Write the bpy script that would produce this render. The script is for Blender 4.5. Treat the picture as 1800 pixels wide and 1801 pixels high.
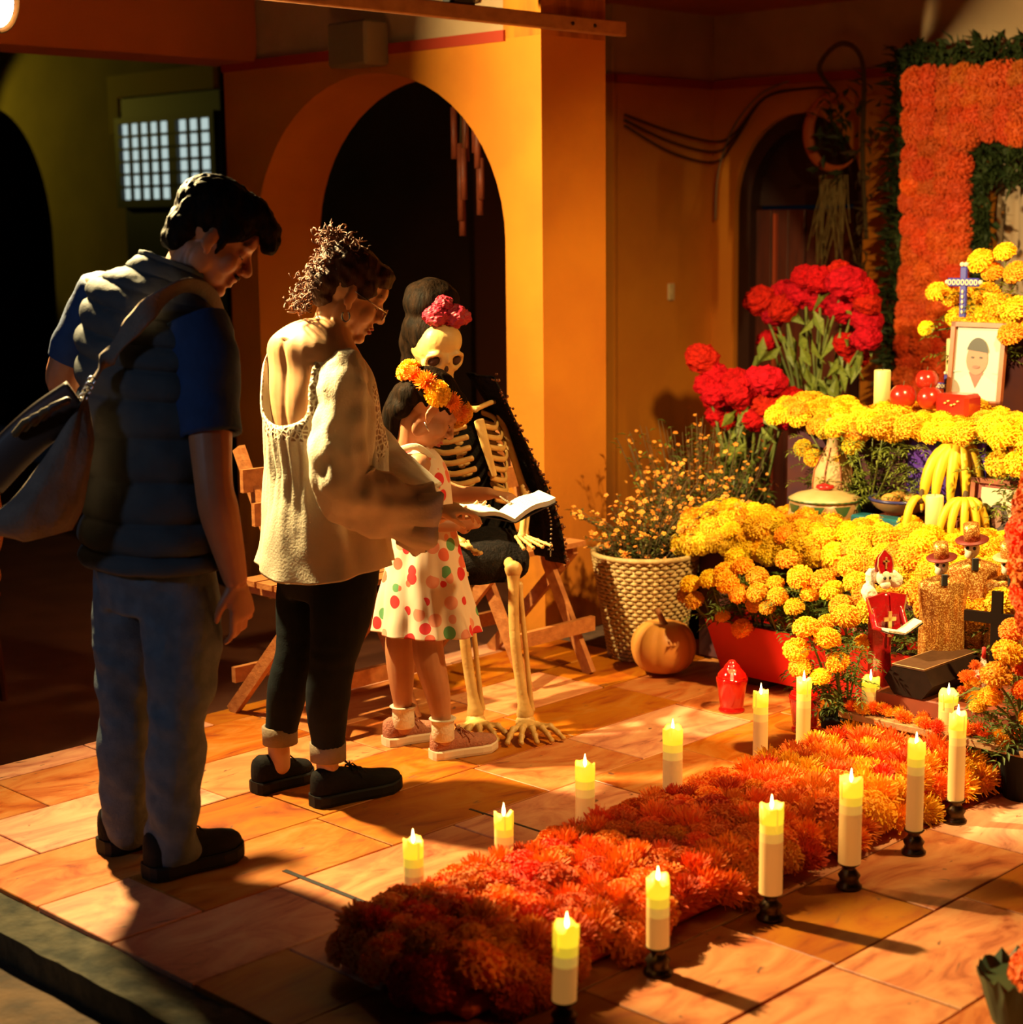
import bpy, bmesh, math, random
from math import sin, cos, pi, sqrt, radians, atan2
from mathutils import Vector, Matrix, Euler, noise, Quaternion

for _o in list(bpy.data.objects):
    bpy.data.objects.remove(_o, do_unlink=True)
scene = bpy.context.scene
col = scene.collection
RND = random.Random(7)

# ------------------------------------------------------------------ camera
CAM_H = 1.55
PITCH, ROLL = radians(9.42), radians(0.617)
cam_d = bpy.data.cameras.new('camera')
cam_d.sensor_fit = 'HORIZONTAL'
cam_d.sensor_width = 36.0
cam_d.lens = 36.0 * 3068.0 / 1800.0
cam_d.clip_start, cam_d.clip_end = 0.05, 100
cam_d.dof.use_dof = True
cam_d.dof.focus_distance = 4.95
cam_d.dof.aperture_fstop = 2.8
cam = bpy.data.objects.new('camera', cam_d)
col.objects.link(cam)
_fw = Vector((0, cos(PITCH), -sin(PITCH)))
_rt = Vector((1, 0, 0))
_dn = Vector((0, -sin(PITCH), -cos(PITCH)))
_RT = _rt * cos(ROLL) + _dn * sin(ROLL)
_DN = -_rt * sin(ROLL) + _dn * cos(ROLL)
_m = Matrix((_RT, -_DN, -_fw)).transposed().to_4x4()
_m.translation = (0, 0, CAM_H)
cam.matrix_world = _m
scene.camera = cam

# ------------------------------------------------------------------ building axes
# porch grid: origin at the foot of the pillar corner, u runs along the tile rows, v across them
YAW = radians(44.5)
UV_ = Vector((sin(YAW), cos(YAW), 0))
VV_ = Vector((-cos(YAW), sin(YAW), 0))
P0 = Vector((0.124, 6.458, 0.0))
def W(u, v, z=0.0):
    return P0 + UV_ * u + VV_ * v + Vector((0, 0, z))
def Muv(u, v, z=0.0, rot=0.0):
    """frame whose x axis is u and y axis is v, turned by rot about z"""
    return Matrix.Translation(W(u, v, z)) @ Matrix.Rotation(pi / 2 - YAW + rot, 4, 'Z')

# ------------------------------------------------------------------ world, lamps, exposure
world = bpy.data.worlds.new('night')
scene.world = world
world.use_nodes = True
world.node_tree.nodes['Background'].inputs[0].default_value = (0.30, 0.45, 0.75, 1)
world.node_tree.nodes['Background'].inputs[1].default_value = 0.004
vs = scene.view_settings
vs.view_transform = 'Standard'
vs.look = 'None'
vs.exposure = 0.0
vs.gamma = 1.0
vs.use_curve_mapping = False

def lamp(name, kind, loc, target, power, color, size=0.1, spot=60, blend=0.3, size_y=None):
    d = bpy.data.lights.new(name, kind)
    d.energy = power
    d.color = color
    if kind == 'AREA':
        d.shape = 'DISK' if size_y is None else 'RECTANGLE'
        d.size = size
        if size_y is not None:
            d.size_y = size_y
    elif kind == 'SPOT':
        d.spot_size = radians(spot)
        d.spot_blend = blend
        d.shadow_soft_size = size
    else:
        d.shadow_soft_size = size
    o = bpy.data.objects.new(name, d)
    col.objects.link(o)
    o.location = loc
    o.rotation_euler = (Vector(target) - Vector(loc)).to_track_quat('-Z', 'Y').to_euler()
    return o

KEY = W(-2.10, 0.08, 2.17)                      # flood lamp on the rail, top left corner of the photo
lamp('flood_lamp_light', 'AREA', KEY - VV_ * 0.03, KEY - VV_ * 1.0 + UV_ * 0.30 + Vector((0, 0, -0.12)), 400, (1.0, 0.74, 0.32), 0.12)
ALT = W(-0.65, -2.75, 2.62)                     # flood lamp over the altar, out of frame to the upper right
lamp('altar_lamp_light', 'SPOT', ALT, W(0.45, -1.55, 0.45), 600, (1.0, 0.66, 0.23), 0.06, 98, 0.9)
lamp('street_light', 'SPOT', (-3.4, 1.4, 2.5), (-0.92, 4.12, 0.85), 75, (0.52, 0.70, 1.0), 0.25, 34, 0.6)
lamp('back_room_light', 'SPOT', W(0.7, 7.6, 2.45), W(1.75, 5.75, 1.95), 22, (1.0, 0.78, 0.08), 0.03, 62, 0.35)

# ------------------------------------------------------------------ mesh helpers
def lin(h):
    h = h.lstrip('#')
    c = [int(h[i:i + 2], 16) / 255.0 for i in (0, 2, 4)]
    return tuple(x / 12.92 if x <= 0.04045 else ((x + 0.055) / 1.055) ** 2.4 for x in c) + (1.0,)

def wm(o):
    m = o.matrix_basis.copy()
    if o.parent:
        m = wm(o.parent) @ o.matrix_parent_inverse @ m
    return m

def tag(o, label=None, cat=None, group=None, kind=None):
    if label: o['label'] = label
    if cat: o['category'] = cat
    if group: o['group'] = group
    if kind: o['kind'] = kind
    return o

def empty(name, loc, rz=0.0, label=None, cat=None, group=None):
    o = bpy.data.objects.new(name, None)
    o.empty_display_size = 0.05
    col.objects.link(o)
    o.location = loc
    o.rotation_euler = (0, 0, rz)
    return tag(o, label, cat, group)

def link(name, me, parent=None, M=None, mats=None):
    """link mesh data as an object at world matrix M, as a child of parent"""
    o = bpy.data.objects.new(name, me)
    col.objects.link(o)
    if M is None: M = Matrix.Identity(4)
    if parent:
        o.parent = parent
        o.matrix_basis = wm(parent).inverted() @ M
    else:
        o.matrix_basis = M
    return o

class MB:
    def __init__(s):
        s.v = []; s.f = []; s.m = []
    def add(s, vs, fs, mi=0, M=None):
        b = len(s.v)
        if M is not None: vs = [M @ Vector(p) for p in vs]
        s.v += [tuple(p) for p in vs]
        for f in fs:
            s.f.append(tuple(i + b for i in f)); s.m.append(mi)
        return s
    def box(s, c, size, M=None, mi=0, bev=0.0):
        x, y, z = (size[0] / 2, size[1] / 2, size[2] / 2)
        if bev > 0:
            bev = min(bev, x * .8, y * .8, z * .8)
            vs = []; 
            for sx in (-1, 1):
                for sy in (-1, 1):
                    for sz in (-1, 1):
                        vs += [(c[0] + sx * (x - bev), c[1] + sy * (y - bev), c[2] + sz * z),
                               (c[0] + sx * (x - bev), c[1] + sy * y, c[2] + sz * (z - bev)),
                               (c[0] + sx * x, c[1] + sy * (y - bev), c[2] + sz * (z - bev))]
            bm = bmesh.new()
            for p in vs: bm.verts.new(p)
            r = bmesh.ops.convex_hull(bm, input=bm.verts)
            bmesh.ops.recalc_face_normals(bm, faces=bm.faces)
            bm.verts.index_update()
            s.add([p.co.copy() for p in bm.verts], [[q.index for q in f.verts] for f in bm.faces], mi, M)
            bm.free()
            return s
        vs = [(c[0] + a * x, c[1] + b * y, c[2] + d * z) for a in (-1, 1) for b in (-1, 1) for d in (-1, 1)]
        fs = [(0, 1, 3, 2), (4, 6, 7, 5), (0, 4, 5, 1), (2, 3, 7, 6), (0, 2, 6, 4), (1, 5, 7, 3)]
        return s.add(vs, fs, mi, M)
    def loft(s, rings, mi=0, caps=True, M=None, closed=True):
        n = len(rings[0]); vs = [p for r in rings for p in r]; fs = []
        for i in range(len(rings) - 1):
            for j in range(n if closed else n - 1):
                a = i * n + j; b = i * n + (j + 1) % n
                fs.append((a, b, b + n, a + n))
        if caps and closed:
            fs.append(tuple(reversed(range(n))))
            k = (len(rings) - 1) * n
            fs.append(tuple(k + j for j in range(n)))
        return s.add(vs, fs, mi, M)
    def tube(s, pts, rad, n=8, mi=0, side=None, M=None, caps=True, round_caps=False):
        """sweep; rad: float, list of float or list of (a,b); side: vector for the a axis"""
        pts = [Vector(p) for p in pts]; k = len(pts)
        if not isinstance(rad, (list, tuple)): rad = [rad] * k
        rad = [(r, r) if not isinstance(r, (list, tuple)) else r for r in rad]
        tan = []
        for i in range(k):
            t = pts[min(i + 1, k - 1)] - pts[max(i - 1, 0)]
            tan.append(t.normalized() if t.length > 1e-9 else Vector((0, 0, 1)))
        ref = Vector(side) if side is not None else (Vector((1, 0, 0)) if abs(tan[0].x) < .8 else Vector((0, 1, 0)))
        rings = []
        def ring(p, t, a, b):
            nonlocal ref
            x = (ref - t * ref.dot(t))
            if x.length < 1e-6: x = t.orthogonal()
            x.normalize(); y = t.cross(x)
            if side is None: ref = x
            return [p + x * (a * cos(2 * pi * j / n)) + y * (b * sin(2 * pi * j / n)) for j in range(n)]
        if round_caps:
            for q in (.98, .8, .5, .2):
                rings.append(ring(pts[0] - tan[0] * (min(rad[0]) * q), tan[0], rad[0][0] * sqrt(1 - q * q), rad[0][1] * sqrt(1 - q * q)))
        for i in range(k):
            rings.append(ring(pts[i], tan[i], *rad[i]))
        if round_caps:
            for q in (.2, .5, .8, .98):
                rings.append(ring(pts[-1] + tan[-1] * (min(rad[-1]) * q), tan[-1], rad[-1][0] * sqrt(1 - q * q), rad[-1][1] * sqrt(1 - q * q)))
        return s.loft(rings, mi, caps, M)
    def ell(s, c, r, M=None, n=12, k=8, mi=0, rot=None):
        c = Vector(c); R = rot if rot is not None else Matrix.Identity(3)
        if not isinstance(r, (list, tuple)): r = (r, r, r)
        vs = [c + R @ Vector((0, 0, -r[2]))]; fs = []
        for i in range(1, k):
            t = pi * i / k
            for j in range(n):
                a = 2 * pi * j / n
                vs.append(c + R @ Vector((r[0] * sin(t) * cos(a), r[1] * sin(t) * sin(a), -r[2] * cos(t))))
        vs.append(c + R @ Vector((0, 0, r[2])))
        for j in range(n):
            fs.append((0, 1 + (j + 1) % n, 1 + j))
            L = 1 + (k - 2) * n
            fs.append((len(vs) - 1, L + j, L + (j + 1) % n))
        for i in range(k - 2):
            for j in range(n):
                a = 1 + i * n + j; b = 1 + i * n + (j + 1) % n
                fs.append((a, b, b + n, a + n))
        return s.add(vs, fs, mi, M)
    def lathe(s, prof, n=16, M=None, mi=0, caps=True):
        rings = [[(r * cos(2 * pi * j / n), r * sin(2 * pi * j / n), z) for j in range(n)] for r, z in prof]
        return s.loft(rings, mi, caps, M)
    def prism(s, poly, d0, d1, M=None, mi=0):
        """poly in local xy... extruded along local y: points (x,z)"""
        n = len(poly)
        vs = [(x, d0, z) for x, z in poly] + [(x, d1, z) for x, z in poly]
        fs = [tuple(range(n)), tuple(reversed(range(n, 2 * n)))]
        fs += [(i, n + i, n + (i + 1) % n, (i + 1) % n) for i in range(n)]
        fs = [tuple(reversed(f)) for f in fs]
        return s.add(vs, fs, mi, M)
    def mesh(s, name, mats, smooth=False):
        me = bpy.data.meshes.new(name)
        me.from_pydata(s.v, [], s.f)
        for m in (mats if isinstance(mats, (list, tuple)) else [mats]):
            me.materials.append(m)
        if any(s.m):
            me.polygons.foreach_set('material_index', s.m)
        if smooth:
            me.polygons.foreach_set('use_smooth', [True] * len(me.polygons))
        me.update()
        return me
    def build(s, name, mats, parent=None, smooth=False, M=None):
        """world-space vertices; the object's origin goes to the middle of its underside"""
        if M is not None: s.v = [tuple(M @ Vector(p)) for p in s.v]
        xs = [p[0] for p in s.v]; ys = [p[1] for p in s.v]; zs = [p[2] for p in s.v]
        c = Vector(((min(xs) + max(xs)) / 2, (min(ys) + max(ys)) / 2, min(zs)))
        s.v = [(p[0] - c.x, p[1] - c.y, p[2] - c.z) for p in s.v]
        return link(name, s.mesh(name, mats, smooth), parent, Matrix.Translation(c))

def fix_normals(me):
    bm = bmesh.new(); bm.from_mesh(me)
    bmesh.ops.recalc_face_normals(bm, faces=bm.faces)
    bm.to_mesh(me); bm.free()

def fuse(mb, voxel=0.006, smooth=3, fac=0.5, name='fused'):
    """weld overlapping closed shapes into one continuous skin"""
    me = mb.mesh(name + '_src', [])
    fix_normals(me)
    o = bpy.data.objects.new(name + '_src', me); col.objects.link(o)
    r = o.modifiers.new('r', 'REMESH'); r.mode = 'VOXEL'; r.voxel_size = voxel; r.use_smooth_shade = True
    if smooth:
        sm = o.modifiers.new('s', 'SMOOTH'); sm.factor = fac; sm.iterations = smooth
    dg = bpy.context.evaluated_depsgraph_get(); dg.update()
    out = bpy.data.meshes.new_from_object(o.evaluated_get(dg))
    bpy.data.objects.remove(o, do_unlink=True)
    bpy.data.meshes.remove(me)
    return out

def displace(me, fn):
    """move each vertex along its normal by fn(co, normal)"""
    ns = [v.normal.copy() for v in me.vertices]
    for v, nn in zip(me.vertices, ns):
        v.co += nn * fn(v.co, nn)
    me.update()

def build_mesh(name, me, mats, parent=None, smooth=True):
    if len(me.materials) == 0:
        for m in (mats if isinstance(mats, (list, tuple)) else [mats]): me.materials.append(m)
    co = [v.co for v in me.vertices]
    c = Vector(((min(p.x for p in co) + max(p.x for p in co)) / 2, (min(p.y for p in co) + max(p.y for p in co)) / 2, min(p.z for p in co)))
    me.transform(Matrix.Translation(-c))
    me.polygons.foreach_set('use_smooth', [smooth] * len(me.polygons))
    me.name = name
    return link(name, me, parent, Matrix.Translation(c))

def smoothpath(pts, per=6):
    """Catmull-Rom through points (tuples of any length)"""
    P = [pts[0]] + list(pts) + [pts[-1]]; out = []
    for i in range(1, len(P) - 2):
        for k in range(per):
            t = k / per
            out.append(tuple(.5 * ((2 * b) + (-a + c) * t + (2 * a - 5 * b + 4 * c - d) * t * t + (-a + 3 * b - 3 * c + d) * t ** 3)
                             for a, b, c, d in zip(P[i - 1], P[i], P[i + 1], P[i + 2])))
    out.append(tuple(pts[-1]))
    return out

# ------------------------------------------------------------------ materials
def nn_(nt, t, **kw):
    n = nt.nodes.new(t)
    for k, v in kw.items():
        if k in n.inputs.keys(): n.inputs[k].default_value = v
        else: setattr(n, k, v)
    return n

def mat(name, color, rough=0.6, c2=None, scale=8.0, mix=(0.35, 0.65), bump=0.0, bscale=None, metal=0.0, spec=0.5,
        rand=0.0, emit=None, estr=0.0, sheen=0.0, sss=0.0, trans=0.0, stretch=None, detail=6.0, alpha=None, coat=0.0, translucent=0.0):
    m = bpy.data.materials.new(name); m.use_nodes = True
    nt = m.node_tree; b = nt.nodes['Principled BSDF']
    colr = lin(color) if isinstance(color, str) else tuple(color) + (1,)
    b.inputs['Base Color'].default_value = colr
    b.inputs['Roughness'].default_value = rough
    b.inputs['Metallic'].default_value = metal
    b.inputs['Specular IOR Level'].default_value = spec
    if sheen: b.inputs['Sheen Weight'].default_value = sheen
    if coat: b.inputs['Coat Weight'].default_value = coat
    if trans: b.inputs['Transmission Weight'].default_value = trans
    if sss:
        b.inputs['Subsurface Weight'].default_value = sss
        b.inputs['Subsurface Scale'].default_value = 0.01
    if emit:
        b.inputs['Emission Color'].default_value = lin(emit); b.inputs['Emission Strength'].default_value = estr
    tc = nt.nodes.new('ShaderNodeTexCoord'); src = tc.outputs['Object']
    if stretch:
        mp = nt.nodes.new('ShaderNodeMapping'); mp.inputs['Scale'].default_value = stretch
        nt.links.new(src, mp.inputs['Vector']); src = mp.outputs['Vector']
    out = None
    if c2 is not None:
        nz = nn_(nt, 'ShaderNodeTexNoise', Scale=scale, Detail=detail)
        nt.links.new(src, nz.inputs['Vector'])
        mr = nt.nodes.new('ShaderNodeMapRange')
        mr.inputs[1].default_value, mr.inputs[2].default_value = mix
        nt.links.new(nz.outputs[0], mr.inputs[0])
        mx = nt.nodes.new('ShaderNodeMix'); mx.data_type = 'RGBA'
        mx.inputs[6].default_value = colr
        mx.inputs[7].default_value = lin(c2) if isinstance(c2, str) else tuple(c2) + (1,)
        nt.links.new(mr.outputs[0], mx.inputs[0]); out = mx.outputs[2]
    if rand:
        oi = nt.nodes.new('ShaderNodeObjectInfo')
        hs = nt.nodes.new('ShaderNodeHueSaturation')
        hs.inputs['Color'].default_value = colr
        m1 = nt.nodes.new('ShaderNodeMapRange'); m1.inputs[3].default_value = 1 - rand; m1.inputs[4].default_value = 1 + rand
        nt.links.new(oi.outputs['Random'], m1.inputs[0]); nt.links.new(m1.outputs[0], hs.inputs['Value'])
        m2 = nt.nodes.new('ShaderNodeMath'); m2.operation = 'MULTIPLY'; m2.inputs[1].default_value = 7.31
        m3 = nt.nodes.new('ShaderNodeMath'); m3.operation = 'FRACT'
        m4 = nt.nodes.new('ShaderNodeMapRange'); m4.inputs[3].default_value = .5 - rand * .06; m4.inputs[4].default_value = .5 + rand * .06
        nt.links.new(oi.outputs['Random'], m2.inputs[0]); nt.links.new(m2.outputs[0], m3.inputs[0])
        nt.links.new(m3.outputs[0], m4.inputs[0]); nt.links.new(m4.outputs[0], hs.inputs['Hue'])
        if out is not None: nt.links.new(out, hs.inputs['Color'])
        out = hs.outputs[0]
    if out is not None: nt.links.new(out, b.inputs['Base Color'])
    if translucent:
        tr = nt.nodes.new('ShaderNodeBsdfTranslucent'); tr.inputs[0].default_value = colr
        if out is not None: nt.links.new(out, tr.inputs[0])
        ms = nt.nodes.new('ShaderNodeMixShader'); ms.inputs[0].default_value = translucent
        nt.links.new(b.outputs[0], ms.inputs[1]); nt.links.new(tr.outputs[0], ms.inputs[2])
        nt.links.new(ms.outputs[0], nt.nodes['Material Output'].inputs[0])
    if bump:
        nb = nn_(nt, 'ShaderNodeTexNoise', Scale=bscale or scale * 3, Detail=5.0)
        nt.links.new(src, nb.inputs['Vector'])
        bp = nt.nodes.new('ShaderNodeBump'); bp.inputs['Strength'].default_value = bump; bp.inputs['Distance'].default_value = 0.01
        nt.links.new(nb.outputs[0], bp.inputs['Height']); nt.links.new(bp.outputs[0], b.inputs['Normal'])
    return m

M = {}
M['wall'] = mat('orange_plaster', (0.72, 0.245, 0.010), .85, (0.62, 0.19, 0.008), 2.5, bump=.15, bscale=40)
def stain_wall(m):
    """damp reddish stains creeping up from the foot of the plaster"""
    nt = m.node_tree; b = nt.nodes['Principled BSDF']; old = b.inputs['Base Color'].links[0].from_socket
    tc = nt.nodes.new('ShaderNodeTexCoord'); sx = nt.nodes.new('ShaderNodeSeparateXYZ'); nt.links.new(tc.outputs['Object'], sx.inputs[0])
    mp = nt.nodes.new('ShaderNodeMapping'); mp.inputs['Scale'].default_value = (9, 9, 1.6); nt.links.new(tc.outputs['Object'], mp.inputs[0])
    nz = nn_(nt, 'ShaderNodeTexNoise', Scale=1.0, Detail=6.0); nt.links.new(mp.outputs[0], nz.inputs['Vector'])
    mz = nt.nodes.new('ShaderNodeMapRange'); mz.inputs[1].default_value = .75; mz.inputs[2].default_value = .1; nt.links.new(sx.outputs[2], mz.inputs[0])
    mn = nt.nodes.new('ShaderNodeMapRange'); mn.inputs[1].default_value = .40; mn.inputs[2].default_value = .62; nt.links.new(nz.outputs[0], mn.inputs[0])
    mu = nt.nodes.new('ShaderNodeMath'); mu.operation = 'MULTIPLY'; nt.links.new(mz.outputs[0], mu.inputs[0]); nt.links.new(mn.outputs[0], mu.inputs[1])
    mx = nt.nodes.new('ShaderNodeMix'); mx.data_type = 'RGBA'; mx.inputs[7].default_value = (.30, .075, .006, 1)
    nt.links.new(mu.outputs[0], mx.inputs[0]); nt.links.new(old, mx.inputs[6]); nt.links.new(mx.outputs[2], b.inputs['Base Color'])
stain_wall(M['wall'])
M['cream'] = mat('cream_plaster', (0.60, 0.40, 0.22), .85, (0.48, 0.31, 0.16), 3, bump=.1, bscale=40)
M['trim'] = mat('red_trim', (0.42, 0.035, 0.008), .6)
M['ceil'] = mat('ceiling_orange', (0.46, 0.115, 0.013), .85, (0.38, 0.09, 0.010), 2)
M['dark'] = mat('shade_dark_plaster', (0.05, 0.016, 0.006), .9, (0.035, 0.01, 0.004), 3)  # darkness of the unlit room put into the plaster colour
M['olive'] = mat('ochre_plaster', (0.40, 0.30, 0.06), .9, (0.33, 0.25, 0.05), 3)
M['corr'] = mat('shade_dark_floor', (0.17, 0.055, 0.02), .75, (0.12, 0.035, 0.014), 4)  # shade beyond the flood lamp's cutoff put into the floor colour
M['grout'] = mat('grout', (0.16, 0.08, 0.04), .9, (0.08, 0.04, 0.02), 30)
M['kerb'] = mat('mossy_kerb', (0.09, 0.075, 0.04), .95, (0.025, 0.025, 0.014), 14, bump=.8, bscale=40)
M['street'] = mat('street_concrete', (0.15, 0.085, 0.04), .95, (0.06, 0.04, 0.025), 9, bump=.6, bscale=50)
M['kerbgrey'] = mat('grey_kerb', (0.11, 0.12, 0.10), .9, (0.05, 0.055, 0.045), 20, bump=.5, bscale=60)
M['doorwood'] = mat('dark_red_wood', (0.13, 0.022, 0.008), .45, (0.07, 0.012, 0.005), 5, stretch=(6, 6, .6), bump=.2)
M['doorframe'] = mat('dark_wood', (0.035, 0.010, 0.005), .5)
M['black'] = mat('black_paint', (0.012, 0.012, 0.012), .5)
M['iron'] = mat('wrought_iron', (0.015, 0.018, 0.016), .5, metal=.4)
M['pane'] = mat('lit_pane', (0.7, 0.8, 0.8), .3, emit='#cfe6e2', estr=0.75)
M['rail'] = mat('rail_wood', (0.50, 0.22, 0.08), .6, (0.38, 0.15, 0.05), 6, stretch=(.5, 4, 4))
M['grey'] = mat('grey_plastic', (0.22, 0.16, 0.09), .6)
M['lampglow'] = mat('lamp_glass', (1, 1, .95), .3, emit='#fff6e0', estr=9.0)
M['brass'] = mat('dark_brass', (0.10, 0.065, 0.03), .35, (0.05, 0.03, 0.015), 20, metal=.85)
M['chrome'] = mat('steel', (0.6, 0.58, 0.55), .25, metal=1.0)

# tiles: marbled cream / salmon stone, colour differs from tile to tile
def tile_mat():
    m = bpy.data.materials.new('marbled_tile'); m.use_nodes = True; nt = m.node_tree; b = nt.nodes['Principled BSDF']
    oi = nt.nodes.new('ShaderNodeObjectInfo')
    tc = nt.nodes.new('ShaderNodeTexCoord')
    off = nt.nodes.new('ShaderNodeVectorMath'); off.operation = 'SCALE'; off.inputs['Scale'].default_value = 37.0
    cmb = nt.nodes.new('ShaderNodeCombineXYZ')
    for i in range(3): nt.links.new(oi.outputs['Random'], cmb.inputs[i])
    nt.links.new(cmb.outputs[0], off.inputs[0])
    ad = nt.nodes.new('ShaderNodeVectorMath'); nt.links.new(tc.outputs['Object'], ad.inputs[0]); nt.links.new(off.outputs[0], ad.inputs[1])
    mp = nt.nodes.new('ShaderNodeMapping'); mp.inputs['Scale'].default_value = (2.2, 5.0, 3.0); mp.inputs['Rotation'].default_value = (0, 0, .35)
    nt.links.new(ad.outputs[0], mp.inputs[0])
    n1 = nn_(nt, 'ShaderNodeTexNoise', Scale=1.6, Detail=8.0, Roughness=.62, Distortion=1.6); nt.links.new(mp.outputs[0], n1.inputs['Vector'])
    cr = nt.nodes.new('ShaderNodeValToRGB'); e = cr.color_ramp.elements
    e[0].position = .30; e[0].color = (0.30, 0.060, 0.025, 1)
    e[1].position = .72; e[1].color = (0.77, 0.37, 0.165, 1)
    x = cr.color_ramp.elements.new(.42); x.color = (0.60, 0.185, 0.075, 1)
    x = cr.color_ramp.elements.new(.55); x.color = (0.71, 0.285, 0.115, 1)
    nt.links.new(n1.outputs[0], cr.inputs[0])
    hs = nt.nodes.new('ShaderNodeHueSaturation')
    fr = nt.nodes.new('ShaderNodeMath'); fr.operation = 'MULTIPLY'; fr.inputs[1].default_value = 13.7
    f2 = nt.nodes.new('ShaderNodeMath'); f2.operation = 'FRACT'
    nt.links.new(oi.outputs['Random'], fr.inputs[0]); nt.links.new(fr.outputs[0], f2.inputs[0])
    m1 = nt.nodes.new('ShaderNodeMapRange'); m1.inputs[3].default_value = .50; m1.inputs[4].default_value = 1.12
    nt.links.new(f2.outputs[0], m1.inputs[0]); nt.links.new(m1.outputs[0], hs.inputs['Value'])
    m2 = nt.nodes.new('ShaderNodeMapRange'); m2.inputs[3].default_value = 1.28; m2.inputs[4].default_value = .85
    nt.links.new(f2.outputs[0], m2.inputs[0]); nt.links.new(m2.outputs[0], hs.inputs['Saturation'])
    nt.links.new(cr.outputs[0], hs.inputs['Color'])
    # dark worn veins
    n2 = nn_(nt, 'ShaderNodeTexNoise', Scale=3.0, Detail=7.0, Distortion=2.5); nt.links.new(mp.outputs[0], n2.inputs['Vector'])
    mr = nt.nodes.new('ShaderNodeMapRange'); mr.inputs[1].default_value = .27; mr.inputs[2].default_value = .33
    nt.links.new(n2.outputs[0], mr.inputs[0])
    mx = nt.nodes.new('ShaderNodeMix'); mx.data_type = 'RGBA'; mx.inputs[6].default_value = (0.16, 0.06, 0.03, 1)
    nt.links.new(mr.outputs[0], mx.inputs[0]); nt.links.new(hs.outputs[0], mx.inputs[7])
    nt.links.new(mx.outputs[2], b.inputs['Base Color'])
    b.inputs['Roughness'].default_value = .48
    bp = nt.nodes.new('ShaderNodeBump'); bp.inputs['Strength'].default_value = .15; bp.inputs['Distance'].default_value = .01
    nt.links.new(n1.outputs[0], bp.inputs['Height']); nt.links.new(bp.outputs[0], b.inputs['Normal'])
    return m
M['tile'] = tile_mat()

def struct(o):
    o['kind'] = 'structure'; return o

def ubox(mb, u0, u1, v0, v1, z0, z1, mi=0, bev=0.0):
    return mb.box(((u0 + u1) / 2, (v0 + v1) / 2, (z0 + z1) / 2), (abs(u1 - u0), abs(v1 - v0), abs(z1 - z0)), Muv(0, 0), mi, bev)

# ------------------------------------------------------------------ floor
def make_floor():
    f = struct(ubox(MB(), -2.745, 2.6, -4.6, 0.085, -0.30, -0.012).build('floor', M['grout']))
    tag(f, 'marbled cream and salmon tile floor of the porch', 'floor')
    r = random.Random(3)
    pitch, gap = 0.305, 0.005
    cache = {}
    v = 0.08; row = 0
    def joint(u0, u1, v0, v1):
        mb = MB(); ubox(mb, u0, u1, v0, v1, -.006, .0016); mb.build('open_joint', M['black'], f)
    joint(-2.21, -1.575, -1.577, -1.563); joint(-2.208, -2.194, -1.57, -1.20); joint(-1.584, -1.576, -1.57, -1.21); joint(-1.575, -.80, -1.573, -1.567)
    while v > -4.5:
        v1 = v - pitch if row else -.045
        u = -2.735 - (0.0 if row % 2 else 0.27) ; k = 0
        umax = 1.4 if v < -0.05 else 0.0
        while u < umax:
            L = r.choice((0.40, 0.46, 0.52, 0.58))
            a, b = max(u, -2.735), min(u + L, umax)
            u += L
            if b - a < 0.08: continue
            p = W((a + b) / 2, (v + v1) / 2)
            # only the stretch of floor that lies before the lens
            ang = abs(p.x) / max(p.y, .1)
            if ang > 0.52 or p.y < 2.5: continue
            w = (round(b - a, 3), round(v - v1, 3))
            if w not in cache:
                mbx = MB(); mbx.box((0, 0, -.007), (w[0] - gap, w[1] - gap, .014), bev=.002)
                cache[w] = mbx.mesh('tile', M['tile'])
            o = link('tile', cache[w], f, Muv((a + b) / 2, (v + v1) / 2, r.uniform(-.0012, .0012), r.uniform(-.002, .002)))
        v = v1; row += 1
    return f
floor = make_floor()
tag(struct(ubox(MB(), -4.6, 1.75, 0.085, 9.5, -0.35, -0.10).build('floor_corridor', M['corr'])), 'corridor floor, shade put into its dark brown, one low step below the tiles', 'floor')
mbk = MB()
ring0 = []
r_ = random.Random(5)
def rough_strip(u0, u1, v0, v1, z, jit, nu, nv, drop=.25):
    mb = MB(); vs = []; fs = []
    for j in range(nv + 1):
        for i in range(nu + 1):
            uu = u0 + (u1 - u0) * i / nu; vv = v0 + (v1 - v0) * j / nv
            p = W(uu, vv, z); n = noise.noise(Vector((uu * 9, vv * 4, z))) + .5 * noise.noise(Vector((uu * 25, vv * 17, 1)))
            edge = 1.0
            vs.append(p + Vector((0, 0, n * jit)) + UV_ * (noise.noise(Vector((vv * 6, 3, uu))) * jit * .6 if i in (0, nu) else 0))
    for j in range(nv):
        for i in range(nu):
            a = j * (nu + 1) + i; fs.append((a, a + 1, a + nu + 2, a + nu + 1))
    mb.add(vs, fs)
    # skirt down
    for i in (0, nu):
        b = len(mb.v); pts = [Vector(mb.v[j * (nu + 1) + i]) for j in range(nv + 1)]
        mb.add(pts + [p - Vector((0, 0, drop)) for p in pts], [(j, j + 1, nv + 2 + j, nv + 1 + j) for j in range(nv)])
    return mb
tag(struct(rough_strip(-2.86, -2.742, -3.4, 1.4, -0.006, .012, 6, 110, .3).build('trim_1', M['kerb'], smooth=True)), 'mossy dark edge of the raised porch', 'kerb')
tag(struct(rough_strip(-3.16, -2.855, -3.4, 1.4, -0.075, .008, 10, 90, .3).build('trim_2', M['street'], smooth=True)), 'worn concrete step beside the porch edge', 'step')
tag(struct(rough_strip(-3.27, -3.155, -3.4, 1.4, -0.085, .006, 5, 90, .3).build('trim_3', M['kerbgrey'], smooth=True)), 'grey kerb stone strip at the street', 'kerb')
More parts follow.
